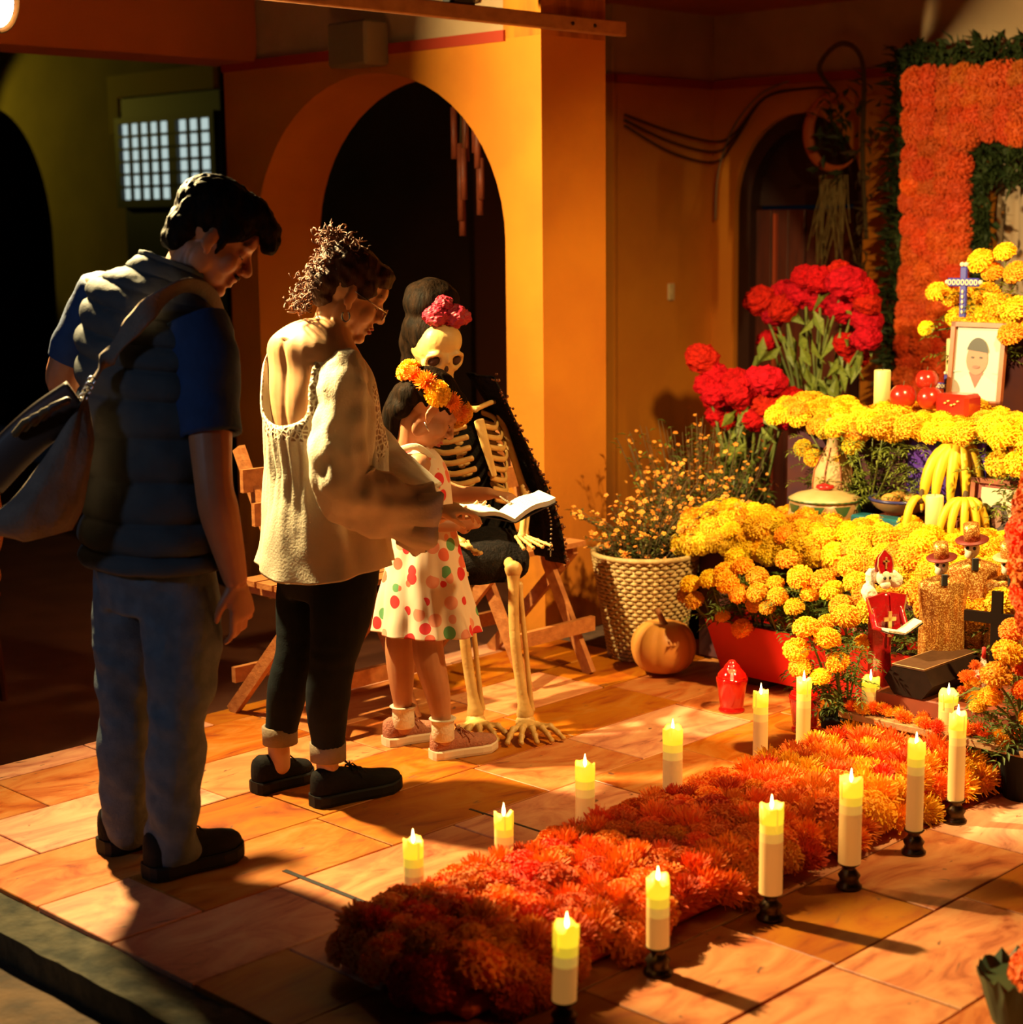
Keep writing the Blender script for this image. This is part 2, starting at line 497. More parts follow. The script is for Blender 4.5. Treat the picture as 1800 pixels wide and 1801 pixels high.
tag(struct(ubox(MB(), -7.5, -3.26, -4.5, 3, -.4, -.22).build('floor_street', M['street'])), 'street paving beyond the kerb', 'street')

# ------------------------------------------------------------------ arch wall with pillar
def arch_pts(v0, v1, spring, rise, n=28):
    c, a = (v0 + v1) / 2, abs(v1 - v0) / 2
    return [(c + a * cos(pi * k / n) * (1 if v1 > v0 else -1) , spring + rise * sin(pi * k / n)) for k in range(n + 1)]
def arch_wall(name, mats, u0, u1, vmin, vmax, ztop, a0, a1, spring, rise, zb=0.0):
    """slab at u0..u1 with an arched opening a0..a1"""
    mb = MB(); n = 28
    pts = [(a0, zb)] + [( (a0 + a1) / 2 - (a1 - a0) / 2 * cos(pi * k / n), spring + rise * sin(pi * k / n)) for k in range(n + 1)] + [(a1, zb)]
    def P(u, v, z): return W(u, v, z)
    for u, flip in ((u0, False), (u1, True)):
        q = [(P(u, vmin, zb), P(u, a0, zb), P(u, a0, ztop), P(u, vmin, ztop)),
             (P(u, a1, zb), P(u, vmax, zb), P(u, vmax, ztop), P(u, a1, ztop))]
        for k in range(1, len(pts) - 2):
            q.append((P(u, *pts[k]), P(u, *pts[k + 1]), P(u, pts[k + 1][0], ztop), P(u, pts[k][0], ztop)))
        for c in q: mb.add(c, [(3, 2, 1, 0) if not flip else (0, 1, 2, 3)])
    for k in range(len(pts) - 1):
        mb.add((P(u0, *pts[k]), P(u1, *pts[k]), P(u1, *pts[k + 1]), P(u0, *pts[k + 1])), [(0, 1, 2, 3)])
    for v, fl in ((vmin, 0), (vmax, 1)):
        mb.add((P(u0, v, zb), P(u1, v, zb), P(u1, v, ztop), P(u0, v, ztop)), [(0, 1, 2, 3) if not fl else (3, 2, 1, 0)])
    o = mb.build(name, mats)
    return struct(o)
tag(arch_wall('wall_arch', M['wall'], 0.0, 0.35, 0.0, 1.90, 2.215, 0.19, 1.70, 1.48, 0.66, -.1), 'orange plaster wall with a tall round arch and square pillar', 'wall')
mb = MB(); ubox(mb, -.012, .36, -.012 + .19, 1.9, 2.205, 2.245); tag(struct(mb.build('trim_4', M['trim'])), 'dark red band above the arch', 'trim')
mb = MB(); ubox(mb, 0.0, .35, .0, .19, 2.215, 3.4); tag(struct(mb.build('wall_pillar_head', M['wall'])), 'orange top of the square pillar', 'wall')
mb = MB(); ubox(mb, .01, .34, .19, 1.9, 2.245, 3.4); tag(struct(mb.build('wall_lintel', M['cream'])), 'cream beam above the arch', 'wall')
mb = MB(); ubox(mb, -4.2, .0, 1.66, 1.95, 2.235, 3.4); tag(struct(mb.build('wall_beam', M['ceil'])), 'beam coloured by painted-in red bounce light, running to the street at upper left', 'wall')  # red bounce light is put into the beam's colour
# rear wall of the dark room, with window and arch
REAR = 1.75
tag(arch_wall('wall_rear', M['olive'], REAR, REAR + .25, 1.16, 9.5, 3.2, 6.27, 7.9, 1.45, .95, -.1), 'ochre rear wall in the dim room behind the arcade', 'wall')
mb = MB(); ubox(mb, REAR + 1.0, REAR + 1.1, 5.2, 9.5, -.1, 3.2); tag(struct(mb.build('wall_void', M['dark'])), 'shade-coloured wall behind the far arch', 'wall')
mb = MB(); ubox(mb, REAR - .02, REAR + .0, 1.60, 4.27, -.1, 3.2); tag(struct(mb.build('wall_inner', M['dark'])), 'shade-coloured dark brown wall seen through the arch', 'wall')
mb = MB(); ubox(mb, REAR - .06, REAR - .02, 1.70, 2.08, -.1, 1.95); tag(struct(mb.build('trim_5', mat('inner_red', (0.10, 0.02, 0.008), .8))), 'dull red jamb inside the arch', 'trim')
mb = MB(); ubox(mb, .35, REAR, .30, 9.5, 3.0, 3.2); tag(struct(mb.build('ceiling_room', M['dark'])), 'shade-coloured ceiling of the room behind the arch', 'ceiling')
# right: recess walls
mb = MB(); ubox(mb, 1.72, 2.47, 1.14, 1.165, 0, 2.215); tag(struct(mb.build('wall_recess', M['wall'])), 'orange return wall beside the light switch', 'wall')
mb = MB(); ubox(mb, 1.70, 1.73, 1.14, 1.62, -.1, 2.215); tag(struct(mb.build('wall_behind_pillar', M['wall'])), 'strip of orange wall just behind the pillar', 'wall')
mb = MB(); ubox(mb, 1.69, 2.48, 1.128, 1.15, 2.2, 2.24); ubox(mb, 1.685, 1.715, 1.128, 1.62, 2.2, 2.24); ubox(mb, 2.45, 2.48, -3.2, 1.15, 2.2, 2.24)
tag(struct(mb.build('trim_6', M['trim'])), 'dark red band along the altar recess', 'trim')
mb = MB(); ubox(mb, 1.72, 2.5, 1.145, 1.165, 2.24, 3.0); ubox(mb, 1.70, 1.73, 1.145, 1.62, 2.24, 3.0); ubox(mb, 2.475, 2.5, -3.2, 1.165, 2.24, 3.0)
tag(struct(mb.build('wall_upper', M['cream'])), 'cream frieze above the red band of the recess', 'wall')
mb = MB(); ubox(mb, .2, 2.6, -3.4, 1.2, 2.56, 2.66); tag(struct(mb.build('ceiling', M['ceil'])), 'orange ceiling over the altar', 'ceiling')
tag(arch_wall('wall_back', M['wall'], 2.47, 2.62, -3.2, 1.165, 2.215, 0.24, 1.0, 1.62, .44, 0), 'orange back wall with an arched doorway behind the altar', 'wall')
def arch_door():
    d = struct(empty('door_1', W(2.56, .62, 0))); tag(d, 'dark red arched wooden door left of the flower frame', 'door')
    n = 16; a0, a1, sp, rs = .245, .995, 1.62, .435
    pts = [((a0 + a1) / 2 - (a1 - a0) / 2 * cos(pi * k / n), sp + rs * sin(pi * k / n)) for k in range(n + 1)]
    inner = [((a0 + a1) / 2 - ((a1 - a0) / 2 - .07) * cos(pi * k / n), sp + (rs - .07) * sin(pi * k / n)) for k in range(n + 1)]
    o1 = [(a0, 0)] + pts + [(a1, 0)]; i1 = [(a0 + .07, 0)] + inner + [(a1 - .07, 0)]
    mb = MB()
    for k in range(len(o1) - 1):
        mb.box((0, 0, 0), (0, 0, 0)) if False else None
        q = [o1[k], o1[k + 1], i1[k + 1], i1[k]]
        vs = [W(2.50, v, z) for v, z in q] + [W(2.60, v, z) for v, z in q]
        mb.add(vs, [(0, 1, 2, 3), (7, 6, 5, 4), (0, 4, 5, 1), (3, 2, 6, 7)])
    mb.build('door_frame', M['doorframe'], d)
    # arched transom and two planked leaves
    mb = MB(); vs = [W(2.58, v, z) for v, z in inner]
    mb.add(vs, [tuple(range(len(vs)))]); mb.add([W(2.60, v, z) for v, z in inner], [tuple(reversed(range(len(vs))))])
    mb.build('transom', M['doorframe'], d)
    for k in range(6):
        va = a0 + .075 + k * .1025
        mb = MB(); ubox(mb, 2.555 if k != 3 else 2.55, 2.59, va + .003, va + .0995, .02, 1.60, bev=.004); mb.build('plank', M['doorwood'], d)
    mb = MB(); ubox(mb, 2.535, 2.56, a1 - .20, a1 - .185, .1, 1.58); mb.build('beading', mat('red_bead', (0.45, 0.07, 0.02), .5), d)
    mb = MB(); mb.ell(W(2.53, .60, 1.0), .022); mb.build('handle', M['brass'], d, True)
arch_door()
# window in the rear wall (lit, behind a grille)
def window():
    w = struct(empty('window_1', W(REAR - .03, 4.8, 1.70))); tag(w, 'small lit window behind an iron grille, set in a dark frame', 'window')
    v0, v1, z0, z1 = 4.31, 5.27, 1.72, 2.19
    s0, s1 = 4.65, 4.74
    mb = MB(); ubox(mb, REAR - .045, REAR - .005, v0 - .06, v1 + .03, -.1, z1 + .16); mb.build('dark_surround', M['black'], w)
    mb = MB()
    for (a, b) in ((v0, s0), (s1, v1)): ubox(mb, REAR - .06, REAR - .046, a, b, z0, z1)
    mb.build('pane', M['pane'], w)
    fr = MB()
    for (a, b, c, d) in ((v0 - .05, v1 + .05, z0 - .05, z0), (v0 - .05, v1 + .05, z1, z1 + .04), (v0 - .05, v0, z0, z1), (v1, v1 + .05, z0, z1), (s0, s1, z0, z1)):
        ubox(fr, REAR - .09, REAR - .05, a, b, c, d)
    fr.build('window_frame', M['black'], w)
    for a, b, k in ((v0, s0, 3), (s1, v1, 5)):
        for i in range(1, k):
            vv = a + (b - a) * i / k
            mb = MB(); ubox(mb, REAR - .085, REAR - .068, vv - .012, vv + .012, z0, z1); mb.build('grille_bar', M['iron'], w)
    for k in range(1, 6):
        zz = z0 + (z1 - z0) * k / 6
        mb = MB(); ubox(mb, REAR - .09, REAR - .075, v0, v1, zz - .009, zz + .009); mb.build('grille_bar', M['iron'], w)
    mb = MB(); ubox(mb, REAR - .05, REAR - .01, 4.30, 5.44, z1 + .17, z1 + .31)
    ubox(mb, REAR - .05, REAR - .01, 5.33, 5.44, z1 - .05, z1 + .17)
    mb.build('casing', mat('ochre_casing', (.55, .42, .06), .8), w)
window()
mb = MB(); mb.box((0, 0, 0), (.05, .012, .085), bev=.005)
mb.box((0, -.008, 0), (.016, .008, .03), bev=.002)
o = mb.build('light_switch', mat('switch_plastic', (.7, .5, .25), .5), M=Muv(2.13, 1.133, 1.20)); tag(o, 'small beige light switch on the orange wall', 'light switch')

# ------------------------------------------------------------------ flowers and foliage
def frame_z(d, spin=0.0):
    """rotation taking +z to d"""
    return Vector((0, 0, 1)).rotation_difference(Vector(d).normalized()).to_matrix().to_4x4() @ Matrix.Rotation(spin, 4, 'Z')

def pom_mesh(name, m, n=120, seed=0, spread=112, ruffle=.10, w=.20, core=True, flat=.85, jag=0.0):
    """marigold head of unit radius: layered petals over a dome"""
    r = random.Random(seed); mb = MB()
    g = pi * (3 - sqrt(5))
    zmin = cos(radians(spread))
    for k in range(n):
        z = 1 - (1 - zmin) * (k + .5) / n
        a = g * k + r.uniform(-.2, .2)
        q = sqrt(max(0, 1 - z * z))
        d = Vector((q * cos(a), q * sin(a), z))
        t = Vector((-sin(a), cos(a), 0)); t = (t + d.cross(t) * r.uniform(-.9, .9)).normalized()
        b = d.cross(t)
        L = 1 + r.uniform(-ruffle, ruffle)
        ww = w * r.uniform(.8, 1.2)
        down = Vector((d.x, d.y, -q)) * .04
        p0 = d * .74; p1 = d * (.95 * L); p2 = d * L + down + b * r.uniform(-.07, .07)
        vs = [p0 - t * ww * .35, p0 + t * ww * .35, p1 - t * ww * .62, p1 + t * ww * .62, p2 - t * ww * .45 + b * .05, p2 + t * ww * .45 - b * .05]
        mb.add([(v[0], v[1], v[2] * flat) for v in vs], [(0, 1, 3, 2), (2, 3, 5, 4)])
    if core: mb.ell((0, 0, -.02), (.84, .84, .82 * flat), n=12, k=7)
    return mb.mesh(name, m)

def fluff_mesh(name, m, n=100, seed=0):
    """loose marigold lying open: long ragged petals standing up and out"""
    r = random.Random(seed); mb = MB()
    for k in range(n):
        z = 1 - 1.25 * (k + .5) / n; a = pi * (3 - sqrt(5)) * k + r.uniform(-.3, .3)
        q = sqrt(max(0, 1 - z * z)); d = Vector((q * cos(a), q * sin(a), z + .25)).normalized()
        t = Vector((-sin(a), cos(a), 0)); t = (t + d.cross(t) * r.uniform(-1.2, 1.2)).normalized()
        L = r.uniform(.74, 1.05); ww = r.uniform(.035, .06)
        p0 = d * .35; p1 = d * .75 * L; p2 = d * L + Vector((r.uniform(-.12, .12), r.uniform(-.12, .12), r.uniform(-.02, .12)))
        mb.add([p0 - t * ww * .5, p0 + t * ww * .5, p1 - t * ww, p1 + t * ww, p2 - t * ww * .5, p2 + t * ww * .5], [(0, 1, 3, 2), (2, 3, 5, 4)])
    mb.ell((0, 0, 0), (.62, .62, .5), n=8, k=5)
    return mb.mesh(name, m)

def comb_mesh(name, m, seed=0):
    """velvety crumpled red head of unit radius"""
    mb = MB(); mb.ell((0, 0, 0), (1, 1, .82), n=30, k=20)
    out = []
    for p in mb.v:
        v = Vector(p); d = v.normalized()
        k = .22 * noise.noise(d * 2.6 + Vector((seed, 0, 0))) + .16 * abs(noise.noise(d * 6 + Vector((0, seed, 3)))) + .07 * noise.noise(d * 13)
        out.append(tuple(v * (.92 + k)))
    mb.v = out
    return mb.mesh(name, m, False)

M['yel'] = mat('marigold_yellow', (0.95, 0.62, 0.010), .65, rand=.20, translucent=.15)
M['ora'] = mat('marigold_orange', (0.90, 0.22, 0.010), .65, rand=.22, translucent=.15)
M['gold'] = mat('marigold_gold', (0.94, 0.45, 0.010), .65, rand=.22, translucent=.15)
M['deep'] = mat('marigold_deep', (0.82, 0.125, 0.006), .7, rand=.25, translucent=.12)
M['red'] = mat('velvet_red', (0.46, 0.0022, 0.0022), .85, (0.26, 0.001, 0.001), 5, rand=.07, spec=.15)
M['leaf'] = mat('leaf_green', (0.07, 0.11, 0.012), .55, (0.12, 0.17, 0.02), 10, translucent=.2)
M['leafd'] = mat('leaf_dark', (0.022, 0.04, 0.008), .6, (0.04, 0.06, 0.01), 12)
M['leafb'] = mat('leaf_bright', (0.20, 0.24, 0.03), .5, (0.12, 0.16, 0.02), 12, translucent=.2)
M['stem'] = mat('stem_green', (0.12, 0.14, 0.02), .6)
M['twig'] = mat('twig', (0.10, 0.06, 0.02), .8)

POM = {}
for key in ('yel', 'gold', 'ora', 'deep'):
    POM[key] = [pom_mesh('flower_head', M[key], 250, s, w=.15, ruffle=.045) for s in range(3)]
FLUFF = {key: [fluff_mesh('flower_head', M[key], 230, s) for s in range(3)] for key in ('ora', 'gold', 'deep', 'yel')}
COMB = [comb_mesh('flower_head', M['red'], s * 3.7) for s in range(4)]

def flower(parent, lib, p, r, d=(0, 0, 1), rnd=RND, name='flower_head'):
    return link(name, rnd.choice(lib), parent, Matrix.Translation(p) @ frame_z(d, rnd.uniform(0, 6.28)) @ Matrix.Diagonal((r, r, r * rnd.uniform(.88, 1.05), 1)))

def leaf_quad(mb, p, d, up, L, w, bend=.25, mi=0):
    """pointed leaf, 4 tris, folded along the rib"""
    p = Vector(p); d = Vector(d).normalized(); s = d.cross(Vector(up))
    if s.length < 1e-3: s = d.orthogonal()
    s.normalize(); n = s.cross(d)
    a = p; m1 = p + d * L * .45 - s * w * .5 + n * w * .12; m2 = p + d * L * .45 + s * w * .5 + n * w * .12
    c = p + d * L * .5 - n * L * bend * .3; t = p + d * L - n * L * bend
    mb.add([a, m1, c, m2, t], [(0, 2, 1), (0, 3, 2), (1, 2, 4), (2, 3, 4)], mi)

def fern_leaf(mb, p, d, L, rnd, mi=0, n=5, w=.3):
    """feathery compound marigold leaf"""
    d = Vector(d).normalized(); s = d.cross(Vector((0, 0, 1)))
    if s.length < 1e-3: s = Vector((1, 0, 0))
    s.normalize(); p = Vector(p)
    for k in range(n):
        q = p + d * L * (k + .6) / n - Vector((0, 0, L * .35 * ((k + .6) / n) ** 2))
        l = L * .42 * (1 - .4 * abs(k / n - .4))
        for sg in (-1, 1):
            leaf_quad(mb, q, d * .7 + s * sg * .9 + Vector((0, 0, rnd.uniform(-.3, .3))), (0, 0, 1), l, l * w)
    leaf_quad(mb, p + d * L * .95 - Vector((0, 0, L * .35)), d - Vector((0, 0, .6)), (0, 0, 1), L * .35, L * .1)

# ------------------------------------------------------------------ altar steps (cloth covered) and their flowers
M['cloth'] = mat('dark_altar_cloth', (0.05, 0.012, 0.03), .9, (0.10, 0.02, 0.01), 6)
altar = empty('altar', W(.6, -1.6, 0), label='stepped altar block under marigolds, draped in dark cloth', cat='altar')
for nm, u0, u1, v0, z in (('lower_step', .14, .52, -.62, .47), ('middle_step', .50, .92, -.74, .83), ('upper_step', .90, 1.30, -1.22, 1.17)):
    mb = MB(); ubox(mb, u0, u1, -3.0, v0, 0.0, z, bev=.01); mb.build(nm, M['cloth'], altar)

def flower_bed(name, label, u0, u1, v0, v1, z, keys, n, rad, seed, group=None, lip=.0, hmax=.03, hang=0):
    """thick row of cut marigold heads laid on a step"""
    t = empty(name, W((u0 + u1) / 2, (v0 + v1) / 2, z), label=label, cat='flowers', group=group)
    r = random.Random(seed); pts = []
    tries = 0
    while len(pts) < n and tries < n * 60:
        tries += 1
        u = r.uniform(u0, u1); v = r.uniform(v0, v1); R = rad * r.uniform(.8, 1.15)
        ok = all((u - a) ** 2 + (v - b) ** 2 > (.50 * (R + q)) ** 2 for a, b, q in pts)
        if ok: pts.append((u, v, R))
    if hang:
        v = v0
        while v < v1:
            R = rad * r.uniform(.85, 1.1); flower(t, POM[r.choice(keys)], W(u0 + r.uniform(-.02, .01), v, z - r.uniform(.02, .05)), R, -UV_ + VV_ * r.uniform(-.3, .3) + Vector((0, 0, .35)), r); v += hang
    for u, v, R in pts:
        e = min((u - u0), .08) / .08
        zz = z + R * .55 + r.uniform(0, hmax)
        front = max(0, 1 - (u - u0) / .06)
        d = -UV_ * (.9 * front + r.uniform(-.1, .35)) + VV_ * r.uniform(-.3, .3) + Vector((0, 0, 1))
        flower(t, POM[r.choice(keys)], W(u, v, zz - front * R * 1.0), R, d, r)
    return t
flower_bed('marigold_bed', 'thick bright yellow bed of marigold heads along the lowest altar step', .075, .34, -2.25, -.60, .47, ('yel', 'yel', 'gold'), 262, .043, 11, hmax=.045, hang=.047)
flower_bed('marigold_bed', 'bed of yellow marigold heads on the middle altar step before the portrait', .43, .68, -2.05, -.72, .83, ('yel', 'yel', 'gold'), 250, .044, 12, hmax=.04)
flower_bed('marigold_bed', 'bed of yellow marigolds on the top altar step behind the portrait', .82, 1.05, -2.0, -1.20, 1.17, ('yel', 'yel', 'gold'), 130, .046, 13, hmax=.05)

def bush(t, pts, keys, base_fn, seed, leafn=260, Ls=(.05, .09), leafmat=None, box=None, stems=True, name='flower_head'):
    """marigold plant: heads as parts, stems and feathery leaves joined"""
    r = random.Random(seed)
    sb = MB(); lb = MB()
    for p, R, d in pts:
        flower(t, POM[r.choice(keys)], p, R, d, r)
        q = base_fn(p); mid = (Vector(p) * .55 + q * .45) + Vector((r.uniform(-.02, .02), r.uniform(-.02, .02), 0))
        if stems: sb.tube([q, mid, Vector(p) - Vector(d).normalized() * R * .5], [.004, .0035, .003], 5)
        # calyx
        sb.lathe([(.001, -R * .95), (R * .30, -R * .75), (R * .42, -R * .35)], 7, Matrix.Translation(p) @ frame_z(d))
    (c0, c1) = box
    for k in range(leafn):
        f = [r.random() for _ in range(3)]
        uvz = [c0[i] + (c1[i] - c0[i]) * f[i] for i in range(3)]
        a = r.uniform(0, 2 * pi)
        fern_leaf(lb, W(*uvz), (cos(a), sin(a), r.uniform(-.2, .7)), r.uniform(*Ls), r)
    if stems: sb.build('stems', M['stem'], t, True)
    o = lb.build('foliage', leafmat or M['leaf'], t); o['kind'] = 'stuff'

# row of potted marigolds in the red planter
def planter():
    t = empty('planter_box', W(-.0, -1.75, 0), label='long tapered red planter box standing on the tiles', cat='planter')
    mb = MB(); L0, L1 = -.845, -2.6
    zt = .215; th = .018
    def tr(u0, u1, v0, v1, z): return [W(u0, v0, z), W(u1, v0, z), W(u1, v1, z), W(u0, v1, z)]
    b = tr(-.065, .085, L0 - .045, L1 + .04, .03); a = tr(-.105, .125, L0, L1, zt); ai = tr(-.105 + th, .125 - th, L0 - th, L1 + th, zt); bi = tr(-.05, .07, L0 - .06, L1 + .06, .12)
    mb.loft([b, a, ai, bi])
    mb.build('tray', mat('red_lacquer', (0.62, 0.010, 0.004), .42, (0.50, 0.007, 0.003), 3, bump=.05), t)
    for v in (-1.02, -2.4):
        mb = MB(); ubox(mb, -.05, .07, v - .05, v + .05, 0, .035); mb.build('foot', M['doorframe'], t)
    mb = MB(); ubox(mb, -.06, .08, L1 + .05, L0 - .05, .12, .185); mb.build('soil', mat('soil', (.03, .018, .01), .95, bump=1, bscale=60), t)
    return t
planter()
mrow = empty('marigold_plants', W(0, -1.5, .18), label='row of marigold plants growing out of the red planter', cat='plant')
r = random.Random(21)
pts = []
def cand(v): return W(r.uniform(-.16, .06), v, 0)
known = [(-.19, -.70, .345, .036), (-.19, -.80, .375, .036), (-.17, -.66, .30, .034), (-.20, -.73, .295, .034), (-.17, -.86, .40, .040), (-.15, -.93, .425, .038), (-.20, -.90, .375, .040),
         (-.20, -.96, .345, .036), (-.17, -1.02, .405, .038), (-.20, -1.05, .36, .036), (-.15, -1.00, .31, .036), (-.16, -1.10, .39, .030), (-.19, -1.14, .355, .034), (-.15, -1.21, .42, .042), (-.14, -1.31, .42, .040),
         (-.16, -1.37, .395, .040), (-.20, -1.10, .315, .028), (-.19, -1.22, .33, .033), (-.15, -1.47, .43, .042), (-.17, -1.52, .40, .044), (-.19, -1.44, .36, .040), (-.17, -1.60, .42, .046), (-.20, -1.56, .37, .05),
         (-.15, -.93, .215, .036), (-.17, -.85, .25, .026), (-.15, -1.68, .43, .044), (-.18, -1.74, .40, .044), (-.16, -1.83, .43, .045), (-.18, -1.92, .41, .045), (-.18, -1.98, .45, .045), (-.15, -1.26, .37, .032), (-.10, -.84, .44, .036), (-.10, -1.10, .46, .038), (-.10, -1.40, .47, .040)]
for u, v, z, R in known:
    v -= .15 * max(0, min(1, 1 - (-.66 - v) / .8))
    d = -UV_ * r.uniform(.3, .9) + VV_ * r.uniform(-.3, .3) + Vector((0, 0, 1))
    pts.append((W(u + .01, v, z), R, d))
bush(mrow, pts, ('gold', 'gold', 'yel'), lambda p: Vector((p[0], p[1], 0)) + UV_ * .12 + Vector((0, 0, .19)), 5, 420, (.05, .09), None, ((-.18, -2.05, .22), (.06, -.87, .37)))

# ------------------------------------------------------------------ flower runner on the floor
def runner():
    ctr0 = Vector((-.265, 3.325, 0))
    t = empty('flower_runner', ctr0 + UV_ * .9, label='long shaggy orange marigold carpet laid across the tiles', cat='flower carpet')
    r = random.Random(31); pts = []
    L, Wd = 2.02, .47
    tries = 0
    while len(pts) < 298 and tries < 40000:
        tries += 1
        a = r.uniform(0, L); b = r.uniform(-Wd / 2, Wd / 2); R = .052 * r.uniform(.85, 1.2)
        if a < .12 and abs(b) > Wd / 2 - .10 + a * .6: continue
        if all((a - x) ** 2 + (b - y) ** 2 > (.47 * (R + q)) ** 2 for x, y, q in pts): pts.append((a, b, R))
    for a, b, R in pts:
        e = max(0, (abs(b) - (Wd / 2 - .08)) / .08); e = max(e, max(0, (.08 - a) / .08), max(0, (a - L + .08) / .08))
        z = .035 + .055 * (1 - e * e) + r.uniform(-.008, .012)
        p = ctr0 + UV_ * a + VV_ * b + Vector((0, 0, z))
        out = VV_ * (b / (Wd / 2)) * 1.0 * e + UV_ * (-1 if a < .08 else (1 if a > L - .08 else 0)) * .8
        d = out + Vector((r.uniform(-.3, .3), r.uniform(-.3, .3), 1))
        key = 'deep' if r.random() < .55 - .25 * a / L else ('ora' if a < L * .72 or r.random() < .4 else 'gold')
        flower(t, (POM if r.random() < .85 - a / L else FLUFF)[key], p, R, d, r)
    mb = MB()
    mb.box((L / 2, 0, .022), (L - .06, Wd - .06, .04), Matrix.Translation(ctr0) @ Matrix.Rotation(pi / 2 - YAW, 4, 'Z'), bev=.015)
    mb.build('bed', M['deep'], t)
runner()

# ------------------------------------------------------------------ flower frame on the back wall
M['arch'] = mat('marigold_rust', (0.70, 0.085, 0.004), .7, rand=.10)
POM['arch'] = [pom_mesh('flower_head', M['arch'], 200, s, w=.16, ruffle=.05) for s in range(3)]
def flower_frame():
    t = empty('marigold_arch', W(2.3, -.8, 0), label='square arch of orange marigolds with a dark green border on the back wall', cat='flower arch')
    r = random.Random(41)
    vL, vR, wd, zt = -.10, -1.55, .30, 2.19
    mb = MB(); ubox(mb, 2.30, 2.40, vL - wd, vL, 0, zt); ubox(mb, 2.30, 2.40, vR, vR + wd, 0, zt); ubox(mb, 2.30, 2.40, vR + wd, vL - wd, zt - wd, zt)
    mb.build('backing', M['leafd'], t)
    def put(v, z, R): flower(t, POM[r.choice(('arch', 'arch', 'arch', 'deep'))], W(2.29 + r.uniform(-.02, .01), v, z), R, -UV_ + VV_ * r.uniform(-.3, .3) + Vector((0, 0, r.uniform(-.2, .4))), r)
    z = .75
    while z < zt:
        for k in range(4): put(vL - .04 - k * .078 + r.uniform(-.012, .012), z + r.uniform(-.02, .02), .062 * r.uniform(.9, 1.15))
        z += .078
    v = vL - wd - .03
    while v > -1.52:
        for k in range(4): put(v + r.uniform(-.02, .02), zt - .04 - k * .078 + r.uniform(-.012, .012), .062 * r.uniform(.9, 1.15))
        v -= .078
    z = .75
    while z < zt - wd:
        for k in range(4): put(vR + .04 + k * .078 + r.uniform(-.012, .012), z + r.uniform(-.02, .02), .062 * r.uniform(.9, 1.15))
        z += .078
    lb = MB()
    def gr(v, z, n):
        for _ in range(n):
            a = r.uniform(0, 2 * pi); d = -UV_ * r.uniform(.1, .9) + VV_ * cos(a) + Vector((0, 0, sin(a)))
            leaf_quad(lb, W(2.32, v + r.uniform(-.05, .05), z + r.uniform(-.05, .05)), d, (0, 0, 1) if r.random() < .5 else (1, 0, 0), r.uniform(.05, .10), .035)
    z = .3
    while z < zt + .1: gr(vL + .05, z, 16); gr(vL - wd - .05, z if z < zt - wd - .1 else 1.5, 14); z += .035
    v = vL + .04
    while v > -1.55: gr(v, zt + .06, 18); gr(v - .3, zt - wd - .06, 16); gr(v - .3, zt - wd - .16, 10); v -= .035
    o = lb.build('green_border', M['leafd'], t); o['kind'] = 'stuff'
    # lace curtain inside
flower_frame()
def lace():
    mb = MB(); vs = []; fs = []; nu, nz = 40, 24
    for j in range(nz + 1):
        for i in range(nu + 1):
            v = -.50 - i / nu * .60; z = .9 + j / nz * .92
            vs.append(W(2.40 + .018 * sin(i * 1.3) + .006 * sin(i * 3.1 + j), v, z))
    for j in range(nz):
        for i in range(nu): fs.append((j * (nu + 1) + i, j * (nu + 1) + i + 1, (j + 1) * (nu + 1) + i + 1, (j + 1) * (nu + 1) + i))
    mb.add(vs, fs)
    m = bpy.data.materials.new('lace'); m.use_nodes = True; nt = m.node_tree; b = nt.nodes['Principled BSDF']
    b.inputs['Base Color'].default_value = (.42, .30, .20, 1); b.inputs['Roughness'].default_value = .9
    tc = nt.nodes.new('ShaderNodeTexCoord'); vo = nn_(nt, 'ShaderNodeTexVoronoi', Scale=16.0); nt.links.new(tc.outputs['Object'], vo.inputs['Vector'])
    cr = nt.nodes.new('ShaderNodeValToRGB'); cr.color_ramp.elements[0].position = .28; cr.color_ramp.elements[0].color = (.15, .15, .15, 1); cr.color_ramp.elements[1].position = .42; cr.color_ramp.elements[1].color = (1, 1, 1, 1)
    nt.links.new(vo.outputs['Distance'], cr.inputs[0]); nt.links.new(cr.outputs[0], b.inputs['Alpha'])
    tag(mb.build('lace_curtain', m, smooth=True), 'beige lace curtain hanging inside the orange flower frame', 'curtain')
lace()

# ------------------------------------------------------------------ people: shared builders
M['skin_m'] = mat('skin_tan', (0.42, 0.17, 0.075), .5, (0.36, 0.13, 0.055), 14, sss=.12)
M['skin_w'] = mat('skin_fair', (0.62, 0.34, 0.16), .48, (0.55, 0.27, 0.12), 12, sss=.12)
M['skin_g'] = mat('skin_child', (0.46, 0.20, 0.09), .5, (0.40, 0.16, 0.07), 12, sss=.12)
M['hair_k'] = mat('black_hair', (0.005, 0.0035, 0.0025), .6, (0.016, 0.008, 0.004), 60, spec=.03, bump=.5, bscale=120, stretch=(1, 1, .25))
M['hair_b'] = mat('brown_hair', (0.030, 0.010, 0.004), .6, (0.06, 0.020, 0.007), 50, spec=.25, bump=.5, bscale=120, stretch=(1, 1, .3))
M['lips'] = mat('lips', (0.40, 0.06, 0.04), .4)
M['brows'] = mat('brows', (0.02, 0.010, 0.006), .8)

def V(*a): return Vector(a)

